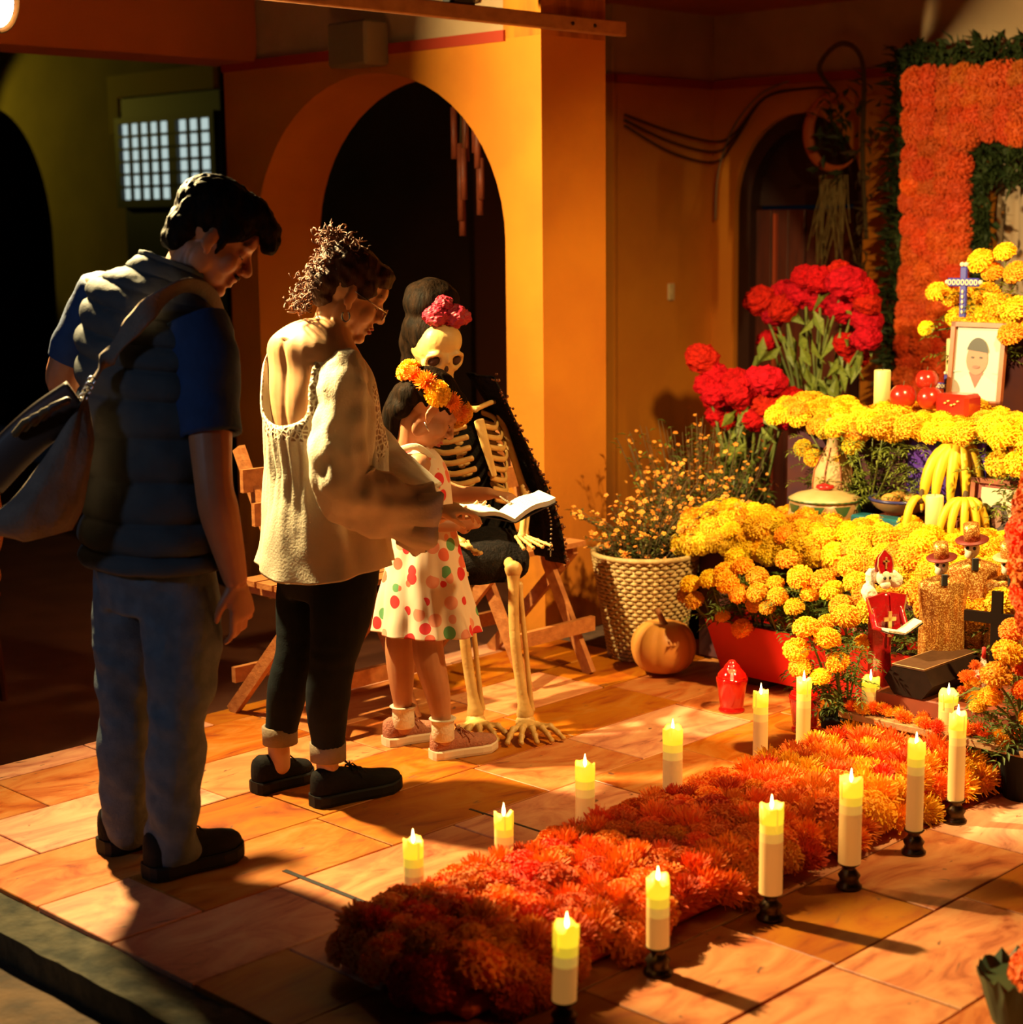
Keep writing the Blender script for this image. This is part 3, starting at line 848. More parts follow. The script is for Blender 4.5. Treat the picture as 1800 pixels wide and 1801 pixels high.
def eloft(mb, st, n=28, per=6, mi=0, fn=None, caps=True):
    """loft through stations (centre, A, B); rings are ellipses spanned by A and B"""
    flat = [tuple(c) + tuple(a) + tuple(b) for c, a, b in st]
    sp = smoothpath(flat, per); rings = []
    for i, q in enumerate(sp):
        c, a, b = V(*q[0:3]), V(*q[3:6]), V(*q[6:9]); t = i / (len(sp) - 1)
        ring = []
        for j in range(n):
            th = 2 * pi * j / n
            k = 1.0 if fn is None else fn(t, th)
            ring.append(c + (a * cos(th) + b * sin(th)) * k)
        rings.append(ring)
    mb.loft(rings, mi, caps)
    return rings

def limb(mb, pts, n=14, per=5):
    """pts: (x,y,z,r) smooth tapered limb with round ends"""
    sp = smoothpath(pts, per)
    mb.tube([p[:3] for p in sp], [p[3] for p in sp], n, round_caps=True)

def head_shapes(mb, c, yaw, pitch, s=1.0, roll=0.0, female=False, neck=None, child=False):
    Mh = Matrix.Translation(c) @ Matrix.Rotation(yaw, 4, 'Z') @ Matrix.Rotation(pitch, 4, 'Y') @ Matrix.Rotation(roll, 4, 'X') @ Matrix.Diagonal((s, s, s, 1))
    def e(cc, rr, rot=None): mb.ell(cc, rr, Mh, 16, 10, rot=rot)
    k = .9 if female else 1.0
    e((-.014, 0, .034), (.098, .077, .084))
    e((.026, 0, -.022), (.062, .060, .088))
    e((.030, 0, -.074), (.050, .050 * k, .036))
    for sg in (-1, 1):
        e((-.002, sg * .050, -.060), (.030, .014, .042))           # jaw angle
        e((.052, sg * .034, -.034), (.030, .027, .030))            # cheek
        e((.070, sg * .030, .022), (.020, .026, .011))             # brow
        e((.068, sg * .030, .000), (.015, .018, .012))             # lid
        e((.096, sg * .012, -.034), (.011, .009, .009))            # nostril wing
        Re = Euler((sg * .25, .25, sg * -.25)).to_matrix()
        e((-.010, sg * .078, -.012), (.019, .0065, .033), Re)      # ear
        e((-.002, sg * .078, -.040), (.009, .006, .011))
    e((.074, 0, .034), (.022, .045, .034))                         # forehead
    mb.tube([Mh @ V(.082, 0, .022), Mh @ V(.094, 0, .000), Mh @ V(.112, 0, -.026)], [.008 * s, .0085 * s, .011 * s], 10, round_caps=True)
    e((.109, 0, -.030), (.0125, .012, .0115))
    e((.088, 0, -.058), (.012, .024, .010)); e((.088, 0, -.0585), (.016, .018, .007))
    e((.085, 0, -.075), (.014, .020, .0075))
    e((.074, 0, -.100), (.021, .024, .017) if not child else (.016, .020, .014))
    if neck is not None:
        a = Mh @ V(-.022, 0, -.055); b = V(*neck); r = (.052 if not female else .046) * s
        mb.tube([a, a.lerp(b, .5), b], [r * .96, r, r * 1.15], 14, round_caps=True)
    return Mh

def face_bits(Mh, parent, lipmat=True, lash=True):
    """brows, lashes and lips sit on the face as small pieces"""
    mb = MB()
    for sg in (-1, 1):
        mb.tube([Mh @ V(.083, sg * .012, .030), Mh @ V(.084, sg * .030, .035), Mh @ V(.070, sg * .048, .029)], [(.0035, .002), (.004, .002), (.002, .0015)], 6)
        mb.tube([Mh @ V(.080, sg * .018, -.006), Mh @ V(.0805, sg * .032, -.009), Mh @ V(.070, sg * .046, -.006)], [.0012, .0018, .0012], 5)
    mb.build('eyebrows', M['brows'], parent, True)
    if lipmat:
        mb = MB()
        mb.ell((.0925, 0, -.0615), (.0125, .0215, .0055), Mh); mb.ell((.0915, 0, -.0735), (.0120, .0185, .0062), Mh)
        mb.build('lips', M['lips'], parent, True)

def hand_shapes(mb, wrist, fdir, pnorm, left=False, s=1.0, curl=(.5, .55, .6, .65), thumb=.5, thumb_out=.8, spread=.10):
    """palm with five jointed fingers; fdir: towards the fingers, pnorm: out of the palm"""
    f = V(*fdir).normalized(); p = V(*pnorm); p = (p - f * p.dot(f)).normalized(); side = f.cross(p) * (1 if left else -1)  # towards the thumb
    w = V(*wrist)
    P = lambda a, b, c: w + (f * a + side * b + p * c) * s
    mb.tube([P(-.01, 0, 0), P(.02, .0, 0), P(.055, 0, .002), P(.088, -.002, .002)], [(.017 * s, .024 * s), (.015 * s, .031 * s), (.014 * s, .039 * s), (.011 * s, .038 * s)], 14, side=p, round_caps=True)
    lens = ((.040, .025, .020), (.045, .028, .022), (.041, .026, .021), (.032, .020, .018))
    for i, (b0, L) in enumerate(zip((.030, .010, -.010, -.029), lens)):
        pos = P(.086 - .004 * (i == 3) - .006 * (i == 3), b0, .001); ang = 0.0; c = curl[i]
        dirv = f + side * spread * (1.2 - i * .8) ; dirv.normalize()
        pts = [pos - dirv * .012 * s]; rr = [.0092 * s]
        for k, l in enumerate(L):
            ang += c * (1.0, 1.25, .8)[k]
            d = dirv * cos(ang) + p * sin(ang)
            pos = pos + d * l * s; pts.append(pos); rr.append((.0086, .0078, .0066)[k] * s)
        mb.tube(pts, rr, 10, round_caps=True)
    pos = P(.022, .026, .004); d0 = (f * .75 + side * thumb_out + p * .35).normalized()
    pts = [pos - d0 * .01 * s, pos + d0 * .036 * s]
    d1 = (f * 1.0 + side * (.35 - thumb * .5) + p * (.3 + thumb)).normalized(); pts.append(pts[-1] + d1 * .03 * s)
    d2 = (f * 1.0 - side * thumb * .5 + p * (.4 + thumb)).normalized(); pts.append(pts[-1] + d2 * .022 * s)
    mb.tube(pts, [.013 * s, .0115 * s, .0095 * s, .0075 * s], 10, round_caps=True)

def shoe(parent, heel, toe, wd, h, upper, sole, lace=None, tongue=True, sole_h=.028, name='shoe'):
    """low trainer lying on the ground between heel and toe points"""
    a, b = V(heel[0], heel[1], 0), V(toe[0], toe[1], 0); f = (b - a); L = f.length; f.normalize(); s = V(-f.y, f.x, 0)
    zb = 0.001
    def sect(t, w, z0, z1, n=20, pw=1.0):
        c = a + f * L * t; ring = []
        for j in range(n):
            th = 2 * pi * j / n; x = cos(th); z = sin(th)
            zz = (z0 + z1) / 2 + (z1 - z0) / 2 * (abs(z) ** .75 * (1 if z > 0 else -1))
            k = 1.0 - .22 * max(0, (zz - z0) / max(1e-6, z1 - z0))
            ring.append(c + s * w * x * k + V(0, 0, zz))
        return ring
    mb = MB()
    prof = [(0.0, .30, .6), (.03, .62, .9), (.12, .80, 1.0), (.28, .80, .92), (.42, .84, .80), (.55, .92, .66), (.70, 1.0, .52), (.84, .95, .44), (.94, .74, .36), (.985, .46, .26), (1.0, .2, .16)]
    mb.loft([sect(t, wd * w * .5, zb + sole_h * .5, zb + sole_h + (h - sole_h) * z) for t, w, z in prof])
    sh = empty(name, a + f * L * .5) if False else None
    u = mb.build(name, upper, parent, True)
    mb = MB()
    sp = [(-.01, .35), (.02, .68), (.12, .86), (.28, .84), (.42, .86), (.55, .94), (.70, 1.04), (.84, 1.0), (.94, .80), (.99, .52), (1.01, .25)]
    top = []; bot = []; mid = []
    for t, w in sp: pass
    def outline(k, z): 
        l = [a + f * L * t + s * wd * w * .5 * k + V(0, 0, z + (.006 if t > .9 else 0)) for t, w in sp]
        r = [a + f * L * t - s * wd * w * .5 * k + V(0, 0, z + (.006 if t > .9 else 0)) for t, w in reversed(sp)]
        return l + r
    mb.loft([outline(.97, zb), outline(1.03, zb + sole_h * .3), outline(1.02, zb + sole_h * .85), outline(.94, zb + sole_h)])
    mb.build('sole', sole, u)
    if lace is not None:
        lb = MB()
        for k, t in enumerate((.42, .48, .54, .60)):
            z = zb + sole_h + (h - sole_h) * (.80 - .30 * (t - .42) / .18)
            c = a + f * L * t + V(0, 0, z + .004)
            lb.tube([c - s * wd * .22 - V(0, 0, .010), c - s * wd * .1 + f * .006, c + s * wd * .1 - f * .004, c + s * wd * .22 - V(0, 0, .010)], .0028, 6)
        c = a + f * L * .42 + V(0, 0, zb + sole_h + (h - sole_h) * .84)
        for sg in (-1, 1):
            lb.tube([c, c + s * sg * .02 + V(0, 0, .012), c + s * sg * .038 + f * .01, c + s * sg * .03 + f * .02 - V(0, 0, .006), c], .0022, 5)
            lb.tube([c, c + s * sg * .03 + f * .02, c + s * sg * .045 + f * .03 - V(0, 0, .015)], .0022, 5)
        lb.build('laces', lace, u, True)
    return u

def cloth_folds(amp, freq, seed=0, zs=1.0):
    o = V(seed * 3.1, seed * 1.7, seed)
    def fn(co, n):
        p = V(co.x * freq, co.y * freq, co.z * freq * zs) + o
        return amp * (noise.noise(p) + .5 * noise.noise(p * 2.1))
    return fn

# ------------------------------------------------------------------ man in the quilted vest
def man():
    t = empty('person', (-.90, 4.12, 0), label='man in dark quilted vest, blue T-shirt and jeans, leaning to look down', cat='person')
    b = MB()
    Mh = head_shapes(b, V(-.705, 4.235, 1.525), radians(14), radians(36), 1.02, 0, False, (-.800, 4.215, 1.40))
    FR = V(.72, .69, 0); RT = V(.69, -.72, 0)
    eloft(b, [(V(-.866, 4.15, .72), RT * .16, FR * .11), (V(-.866, 4.16, .95), RT * .155, FR * .105), (V(-.86, 4.18, 1.14), RT * .17, FR * .115),
              (V(-.85, 4.2, 1.30), V(.13, -.11, -.04), FR * .105), (V(-.82, 4.21, 1.40), V(.07, -.06, -.02), FR * .07)], 20, 4)
    limb(b, [(-.715, 4.085, 1.275, .062), (-.70, 4.03, 1.14, .056), (-.688, 3.985, .975, .045), (-.678, 3.985, .90, .047), (-.665, 4.00, .82, .040), (-.652, 4.02, .735, .030)])
    hand_shapes(b, (-.650, 4.022, .725), (.16, .10, -1), (-.75, .65, 0), False, .98, (.35, .45, .5, .55), .4, .55, .05)
    limb(b, [(-1.005, 4.325, 1.385, .060), (-1.07, 4.345, 1.27, .053), (-1.118, 4.36, 1.175, .044), (-1.09, 4.43, 1.12, .040), (-1.04, 4.50, 1.06, .030)])
    hand_shapes(b, (-1.04, 4.50, 1.06), (.7, .5, -.3), (.3, -.8, -.3), True, .95, (.6, .65, .7, .7), .6)
    for x, y, z in ((-.825, 4.03, .07), (-.965, 4.185, .07)): limb(b, [(x, y, z, .035), (x, y, z + .15, .04)])
    body = build_mesh('body', fuse(b, .0045, 3), M['skin_m'], t)
    face_bits(Mh, t, False)
    # moustache and stubble
    mb = MB(); mb.ell((.0955, 0, -.050), (.010, .026, .0055), Mh); mb.build('moustache', M['brows'], t, True)
    # hair: thick on top, quiff over the brow, shorn at the neck
    hb = MB()
    def e(c, r, rot=None): hb.ell(c, r, Mh, 18, 12, rot=rot)
    e((-.022, 0, .048), (.106, .085, .088)); e((.030, 0, .092), (.080, .068, .044)); e((.082, .0, .086), (.045, .056, .030)); e((.108, .0, .070), (.030, .044, .026)); e((.118, -.004, .052), (.020, .034, .020))
    e((-.070, 0, -.010), (.046, .066, .062)); e((-.070, 0, -.055), (.036, .052, .034)); e((.020, -.072, .030), (.034, .010, .030)); e((.020, .072, .030), (.034, .010, .030))
    for sg in (-1, 1): e((.018, sg * .069, -.012), (.010, .008, .026))
    hm = fuse(hb, .005, 2)
    inv = Mh.inverted()
    def hairn(co, n):
        q = inv @ co
        return .0045 * noise.noise(V(q.x * 30, q.y * 60, q.z * 30)) + .004 * noise.noise(V(q.x * 60, q.y * 110, q.z * 60))
    displace(hm, hairn)
    build_mesh('hair', hm, M['hair_k'], t)
    # vest: puffed horizontal channels
    vb = MB()
    st = [(V(-.868, 4.148, .745), V(.150, -.155, 0), FR * .150), (V(-.868, 4.150, .82), V(.148, -.152, 0), FR * .150), (V(-.867, 4.158, .95), V(.142, -.148, 0), FR * .140), (V(-.862, 4.172, 1.10), V(.152, -.150, -.01), FR * .148),
          (V(-.856, 4.185, 1.22), V(.158, -.150, -.022), FR * .152), (V(-.850, 4.19, 1.31), V(.150, -.138, -.036), FR * .145), (V(-.842, 4.195, 1.375), V(.118, -.105, -.034), V(.10, .09, -.03)), (V(-.815, 4.205, 1.425), V(.070, -.065, -.018), V(.068, .062, -.03)), (V(-.800, 4.21, 1.462), V(.054, -.05, -.012), V(.052, .05, -.03))]
    bands = 11.5
    def puff(tt, th):
        k = (tt * bands) % 1.0
        return 1.0 + .11 * (sqrt(max(0, sin(pi * k))) - .55) + .012 * sin(th * 9 + tt * 40)
    eloft(vb, st, 84, 26, fn=puff)
    vm = vb.mesh('vest', [])
    displace(vm, lambda co, n: .0035 * noise.noise(co * 22) + .002 * noise.noise(V(co.x * 60, co.y * 60, co.z * 18)))
    build_mesh('vest', vm, mat('quilted_nylon', (0.058, 0.064, 0.070), .75, (0.055, 0.060, 0.066), 30, bump=.15, bscale=180, spec=.10), t)
    M['tshirt'] = mat('blue_cotton', (0.008, 0.036, 0.125), .85, (0.006, 0.028, 0.095), 20, bump=.2, bscale=90)
    for nm, pts in (('sleeve', [(-.735, 4.09, 1.335, .075), (-.708, 4.065, 1.25, .080), (-.700, 4.03, 1.15, .074), (-.692, 4.005, 1.075, .070)]), ('sleeve', [(-.985, 4.315, 1.40, .072), (-1.035, 4.34, 1.32, .072), (-1.075, 4.35, 1.255, .066), (-1.092, 4.355, 1.22, .062)])):
        sb = MB(); sp = smoothpath(pts, 8); r2 = [(p[3], p[3] * .92) for p in sp]
        P_ = [p[:3] for p in sp]
        P2 = list(P_) + [V(*P_[-1]) + V(0, 0, .012)] + [P_[-4]]
        sb.tube(P_ + [tuple(V(*P_[-1]) * .999 + V(*P_[-2]) * .001)] , r2 + [(r2[-1][0] * .85, r2[-1][1] * .85)], 28, round_caps=False)
        m_ = sb.mesh('sleeve', []); displace(m_, cloth_folds(.006, 14, 2))
        build_mesh(nm, m_, M['tshirt'], t)
    # jeans
    jb = MB()
    eloft(jb, [(V(-.868, 4.15, .64), V(.125, -.13, 0), FR * .115), (V(-.868, 4.15, .74), V(.135, -.14, 0), FR * .125), (V(-.868, 4.15, .84), V(.12, -.125, 0), FR * .11)], 24, 5)
    limb(jb, [(-.800, 4.085, .70, .098), (-.792, 4.062, .56, .092), (-.798, 4.038, .43, .078), (-.812, 4.022, .27, .070), (-.825, 4.028, .10, .062), (-.826, 4.030, .065, .060)], 24)
    limb(jb, [(-.938, 4.215, .70, .094), (-.948, 4.20, .55, .086), (-.955, 4.185, .42, .074), (-.968, 4.175, .26, .067), (-.972, 4.185, .10, .060), (-.972, 4.186, .065, .058)], 24)
    jm = fuse(jb, .007, 4)
    def jf(co, n):
        k = 1.0 + 1.4 * max(0, 1 - abs(co.z - .40) / .12) + 1.2 * max(0, 1 - abs(co.z - .10) / .1)
        return (0.0095 * k * noise.noise(V(co.x * 11 + co.z * 7, co.y * 11, co.z * 13 + co.x * 6)) + .005 * noise.noise(V(co.x * 22, co.y * 22, co.z * 7)) + .002 * noise.noise(co * 40)) 
    displace(jm, jf)
    build_mesh('jeans', jm, mat('blue_denim', (0.10, 0.13, 0.165), .85, (0.065, 0.09, 0.12), 26, bump=.25, bscale=220), t)
    M['blackshoe'] = mat('black_suede', (0.006, 0.005, 0.005), .8, (0.010, 0.009, 0.008), 30, bump=.2, spec=.15)
    M['blacksole'] = mat('black_rubber', (0.009, 0.008, 0.007), .65, spec=.2)
    shoe(t, (-.885, 3.992), (-.690, 4.165), .112, .125, M['blackshoe'], M['blacksole'], M['blacksole'], sole_h=.036)
    shoe(t, (-1.035, 4.172), (-.870, 4.325), .110, .125, M['blackshoe'], M['blacksole'], M['blacksole'], sole_h=.036)
    return t
man()

def bag():
    t = empty('shoulder_bag', (-1.06, 3.97, .86), label='slouchy grey brown shoulder bag with chain rings at the man\'s back', cat='bag')
    m = mat('grey_brown_canvas', (0.20, 0.145, 0.11), .85, (0.15, 0.105, 0.08), 18, bump=.35, bscale=110)
    md = mat('dark_brown_leather', (0.05, 0.022, 0.012), .55)
    b = MB()
    # soft sack hanging from the ring, mouth along its upper left edge
    st = [(V(-.972, 3.985, 1.175), V(.010, 0, .012), V(0, .014, 0)), (V(-.995, 3.975, 1.125), V(.028, 0, .036), V(0, .030, 0)), (V(-1.025, 3.965, 1.06), V(.062, 0, .062), V(0, .052, 0)), (V(-1.060, 3.955, .985), V(.105, 0, .066), V(0, .070, 0)),
          (V(-1.085, 3.95, .925), V(.118, 0, .042), V(0, .078, 0)), (V(-1.085, 3.95, .885), V(.100, 0, .020), V(0, .072, 0)), (V(-1.075, 3.95, .855), V(.060, 0, .008), V(0, .045, 0))]
    eloft(b, st, 40, 8, fn=lambda tt, th: 1 + .05 * sin(th * 5 + tt * 6) + .03 * sin(th * 11))
    bm_ = b.mesh('pouch', []); displace(bm_, cloth_folds(.010, 9, 4, .6)); build_mesh('pouch', bm_, m, t)
    b = MB(); b.tube(smoothpath([(-.985, 3.97, 1.165), (-1.06, 3.955, 1.115), (-1.13, 3.95, 1.055), (-1.20, 3.95, .985)], 6), [(.012, .050)] * 19, 10, side=(0, 1, 0)); b.build('dark_rim', md, t, True)
    for k in range(4):
        b = MB(); q = V(-1.02 - k * .022, 3.935, 1.145 - k * .012)
        b.tube([q + V(-.035, -.01, -.018), q + V(-.01, -.025, .008), q + V(.02, -.012, .020)], .009, 8, round_caps=True); b.build('gathered_strap', M['twig'] if k % 2 else md, t, True)
    # strap up over the right shoulder
    b = MB(); sp = smoothpath([(-.960, 3.985, 1.195, .011), (-.915, 3.995, 1.26, .022), (-.86, 3.998, 1.325, .026), (-.80, 4.01, 1.385, .024), (-.745, 4.06, 1.415, .020), (-.705, 4.14, 1.39, .018), (-.69, 4.22, 1.31, .018)], 7)
    b.tube([p[:3] for p in sp], [(p[3], .005) for p in sp], 10, side=(.55, .1, .8)); b.build('strap', m, t, True)
    for k in range(5):
        b = MB(); c = V(-.955 - k * .006, 3.972, 1.205 - k * .012); rr = .009
        b.tube([c + V(cos(a) * rr, sin(k + 1) * .004, sin(a) * rr) for a in [2 * pi * i / 10 for i in range(11)]], .0022, 6, caps=False); b.build('ring', M['chrome'], t, True)
bag()

# ------------------------------------------------------------------ woman with the prayer book
def lace_mat():
    m = bpy.data.materials.new('cream_lace'); m.use_nodes = True; nt = m.node_tree; b = nt.nodes['Principled BSDF']
    tc = nt.nodes.new('ShaderNodeTexCoord'); vo = nn_(nt, 'ShaderNodeTexVoronoi', Scale=70.0, feature='DISTANCE_TO_EDGE'); nt.links.new(tc.outputs['Object'], vo.inputs['Vector'])
    cr = nt.nodes.new('ShaderNodeValToRGB'); cr.color_ramp.elements[0].position = .05; cr.color_ramp.elements[0].color = (.80, .70, .52, 1); cr.color_ramp.elements[1].position = .22; cr.color_ramp.elements[1].color = (.30, .17, .09, 1)
    nt.links.new(vo.outputs['Distance'], cr.inputs[0]); nt.links.new(cr.outputs[0], b.inputs['Base Color'])
    bp = nt.nodes.new('ShaderNodeBump'); bp.invert = True; bp.inputs['Strength'].default_value = .8; bp.inputs['Distance'].default_value = .006
    nt.links.new(vo.outputs['Distance'], bp.inputs['Height']); nt.links.new(bp.outputs[0], b.inputs['Normal']); b.inputs['Roughness'].default_value = .85
    return m
M['lace'] = lace_mat()
M['blouse'] = mat('cream_gauze', (0.74, 0.64, 0.48), .8, (0.68, 0.58, 0.42), 14, bump=.2, bscale=160, translucent=.25)

def woman():
    t = empty('person', (-.53, 4.62, 0), label='woman in loose cream lace blouse and black leggings reading from a small book', cat='person')
    FR = V(.72, .69, 0); RT = V(.69, -.72, 0)
    b = MB()
    hc = V(-.418, 4.63, 1.372)
    Mh = head_shapes(b, hc, radians(16), radians(29), .96, 0, True, (-.490, 4.61, 1.245))
    eloft(b, [(V(-.50, 4.62, .62), RT * .155, FR * .12), (V(-.50, 4.62, .78), RT * .145, FR * .115), (V(-.50, 4.615, .92), RT * .135, FR * .105), (V(-.505, 4.605, 1.06), RT * .150, FR * .118),
              (V(-.51, 4.605, 1.16), V(.112, -.118, -.008), FR * .108 + V(0, 0, -.01)), (V(-.512, 4.603, 1.225), V(.098, -.10, -.006), V(.080, .075, -.025)), (V(-.500, 4.605, 1.270), V(.066, -.066, 0), V(.058, .054, -.025)), (V(-.478, 4.612, 1.300), V(.040, -.04, 0), V(.040, .04, -.01))], 24, 5)
    limb(b, [(-.435, 4.515, 1.165, .052), (-.435, 4.455, 1.03, .045), (-.44, 4.43, .90, .038), (-.33, 4.465, .845, .037), (-.205, 4.515, .805, .025)])
    hand_shapes(b, (-.200, 4.517, .805), (1, .42, .05), (.1, .3, -1), False, .80, (.35, .40, .45, .5), .6, .5, .04)
    limb(b, [(-.56, 4.72, 1.185, .050), (-.47, 4.77, 1.04, .044), (-.38, 4.76, .92, .038), (-.28, 4.715, .835, .034), (-.20, 4.69, .765, .025)])
    hand_shapes(b, (-.20, 4.69, .765), (1, .10, -.04), (0, -.2, 1), True, .82, (.20, .25, .3, .3), .5, .6)
    for x, y, z in ((-.505, 4.553, .06), (-.652, 4.672, .07)): limb(b, [(x, y, z, .030), (x - .002, y, z + .09, .032), (x + .004, y, z + .16, .034)])
    bm_ = fuse(b, .0045, 4)
    # shoulder blades and spine furrow on the bare back
    def back(co, n):
        q = co - V(-.505, 4.605, co.z); f = q.dot(FR); s = q.dot(RT)
        if f > -.02 or co.z < .98 or co.z > 1.26: return 0
        return -.006 * math.exp(-(s / .012) ** 2) + .006 * math.exp(-((abs(s) - .06) / .03) ** 2 - ((co.z - 1.14) / .05) ** 2)
    displace(bm_, back)
    build_mesh('body', bm_, M['skin_w'], t)
    face_bits(Mh, t)
    # hair swept up into a curly bun
    hb = MB()
    def e(c, r, rot=None): hb.ell(c, r, Mh, 18, 12, rot=rot)
    e((-.022, 0, .046), (.103, .083, .084)); e((.052, 0, .075), (.042, .062, .040)); e((-.075, 0, .0), (.050, .066, .058)); e((-.06, .0, .088), (.052, .054, .036)); e((-.088, 0, .05), (.04, .055, .05)); e((-.062, 0, -.045), (.034, .046, .030))
    for sg in (-1, 1): e((.018, sg * .066, .026), (.036, .014, .032))
    hm = fuse(hb, .005, 3); inv = Mh.inverted()
    displace(hm, lambda co, n: .004 * sin((inv @ co).x * 40 + (inv @ co).z * 190 + 3 * noise.noise(co * 9)) * .5 + .003 * noise.noise(co * 70))
    build_mesh('hair', hm, M['hair_b'], t)
    cb = MB(); r = random.Random(4)
    def curl(c, ax, R, L, turns, th):
        ax = V(*ax).normalized(); x = ax.orthogonal().normalized(); y = ax.cross(x); n = int(turns * 9)
        ph = r.uniform(0, 6)
        pts = [c + ax * L * i / n + (x * cos(ph + 2 * pi * turns * i / n) + y * sin(ph + 2 * pi * turns * i / n)) * R * (1 - .3 * i / n) for i in range(n + 1)]
        cb.tube(pts, [th * (.5 + .5 * sin(pi * (i + .5) / (n + 1))) for i in range(n + 1)], 5)
    for k in range(190):
        a = r.uniform(0, 2 * pi); q = Mh @ V(-.085 + r.gauss(0, .026), r.gauss(0, .030), .092 + r.gauss(0, .018))
        curl(q, (r.gauss(0, 1), r.gauss(0, 1), r.gauss(.5, .7)), r.uniform(.006, .013), r.uniform(.015, .04), r.uniform(.7, 1.6), r.uniform(.0012, .0026))
    for k in range(190):
        a = r.uniform(-1.3, 1.3); q = Mh @ V(-.115 + r.uniform(-.012, .02), sin(a) * .06, r.uniform(-.105, .08))
        curl(q, (r.gauss(-.4, .5), r.gauss(0, .6), r.gauss(-.5, .6)), r.uniform(.006, .014), r.uniform(.02, .045), r.uniform(.7, 1.5), r.uniform(.0012, .0026))
    for k in range(18):
        q = Mh @ V(-.090 + r.gauss(0, .02), r.gauss(0, .02), .108); d = V(r.gauss(-.3, .6), r.gauss(0, .5), r.uniform(.4, 1.2)).normalized()
        cb.tube([q, q + d * .025, q + d * .045 + V(r.gauss(0, .012), 0, r.gauss(-.004, .01))], [.003, .0028, .001], 5)
    cb.build('curls', mat('auburn_curls', (0.17, 0.055, 0.018), .6, (0.06, 0.018, 0.006), 40, spec=.3), t, True)
    # glasses
    g = MB()
    for sg in (-1, 1):
        c = V(.108, sg * .031, -.012)
        g.tube([Mh @ (c + V(-.004 * abs(cos(a)), cos(a) * .024, sin(a) * .016)) for a in [2 * pi * i / 18 for i in range(19)]], .0013, 6, caps=False)
        g.tube([Mh @ V(.104, sg * .055, -.006), Mh @ V(.06, sg * .075, -.002), Mh @ V(-.005, sg * .079, .004)], .0016, 6)
    g.tube([Mh @ V(.110, -.008, -.008), Mh @ V(.112, 0, -.004), Mh @ V(.110, .008, -.008)], .0013, 6)
    gl = g.build('glasses', M['chrome'], t, True)
    l = MB()
    for sg in (-1, 1):
        c = V(.107, sg * .031, -.012); l.add([Mh @ (c + V(0, cos(a) * .023, sin(a) * .015)) for a in [2 * pi * i / 18 for i in range(18)]], [tuple(range(18))])
    l.build('lens', mat('lens_glass', (1, 1, 1), .02, trans=1.0, spec=.5), gl)
    g = MB(); c = Mh @ V(-.004, -.086, -.056)
    g.tube([c + V(sin(a) * .010, -.003, -.012 + cos(a) * .014) for a in [2 * pi * i / 12 * .8 + .6 for i in range(13)]], .0026, 7); g.build('earring', M['chrome'], t, True)
    g = MB(); g.tube(smoothpath([tuple(Mh @ V(-.06, -.045, -.10)), (-.445, 4.575, 1.235), (-.405, 4.60, 1.19), (-.385, 4.65, 1.165)], 5), .0012, 5); g.build('necklace', M['brass'], t, True)
    # blouse: torso shell with a deep round back, cut along a U
    n, per = 96, 16
    bl = MB()
    st = [(V(-.505, 4.618, .655), V(.150, -.156, 0), FR * .165), (V(-.503, 4.618, .76), V(.138, -.144, 0), FR * .150), (V(-.50, 4.615, .90), V(.125, -.130, 0), FR * .136), (V(-.503, 4.608, 1.04), V(.124, -.128, 0), FR * .138),
          (V(-.508, 4.606, 1.14), V(.122, -.125, -.006), FR * .128), (V(-.508, 4.606, 1.20), V(.104, -.108, -.008), V(.085, .08, -.012)), (V(-.503, 4.607, 1.238), V(.076, -.08, -.006), V(.060, .058, -.014))]
    def fold(tt, th):
        low = max(0, 1 - tt * 1.6)
        return 1 + low * (.035 * sin(th * 7 + 1.2 * sin(tt * 5)) + .025 * sin(th * 13 + 2 + tt * 3)) + .012 * sin(th * 4 + tt * 9)
    eloft(bl, st, n, per, fn=fold, caps=False)
    rows = len(bl.v) // n
    def hemdrop(i, th): return max(0, 1 - i / 14) * (-.018 * (.5 - .5 * sin(th)) + .014 * sin(th * 2 + 1))
    bl.v = [(x, y, z + hemdrop(k // n, 2 * pi * (k % n) / n)) for k, (x, y, z) in enumerate(bl.v)]
    keep = []; mis = []
    for f in bl.f:
        k = f[0]; i, j = k // n, k % n; th = 2 * pi * (j + .5) / n
        c = sum((V(*bl.v[q]) for q in f), V(0, 0, 0)) / len(f)
        q = c - V(-.505, 4.606, c.z); s = q.dot(RT); fr = q.dot(FR)
        d = 9.0
        if fr < 0.02:                                              # back: U opening
            hw = .098
            zb = 1.10 - .045 * sqrt(max(0, 1 - (s / hw) ** 2)) if abs(s) < hw else 9
            if abs(s) < hw and c.z > zb - .02: continue
            d = min(abs(abs(s) - hw) if c.z > 1.07 else 9, sqrt(max(0, abs(s) - hw * .6) ** 2 + (c.z - 1.04) ** 2) if c.z < 1.10 else 9)
            if c.z < 1.06 and abs(s) < hw and c.z > 1.0: d = min(d, 1.05 - c.z)
        elif fr > .03:
            if c.z > 1.165 + .6 * (abs(s) - .02) and abs(s) < .085: continue
        if -.02 < s and fr > -.03 and abs(c.z - 1.04 - .5 * (fr - .06)) < .10 and s > .10: d = .02 if abs(fr - .075) < .035 else d
        keep.append(f); mis.append(1 if d < .045 else 0)
    bl.f, bl.m = keep, mis
    me = bl.mesh('blouse', [M['blouse'], M['lace']], True)
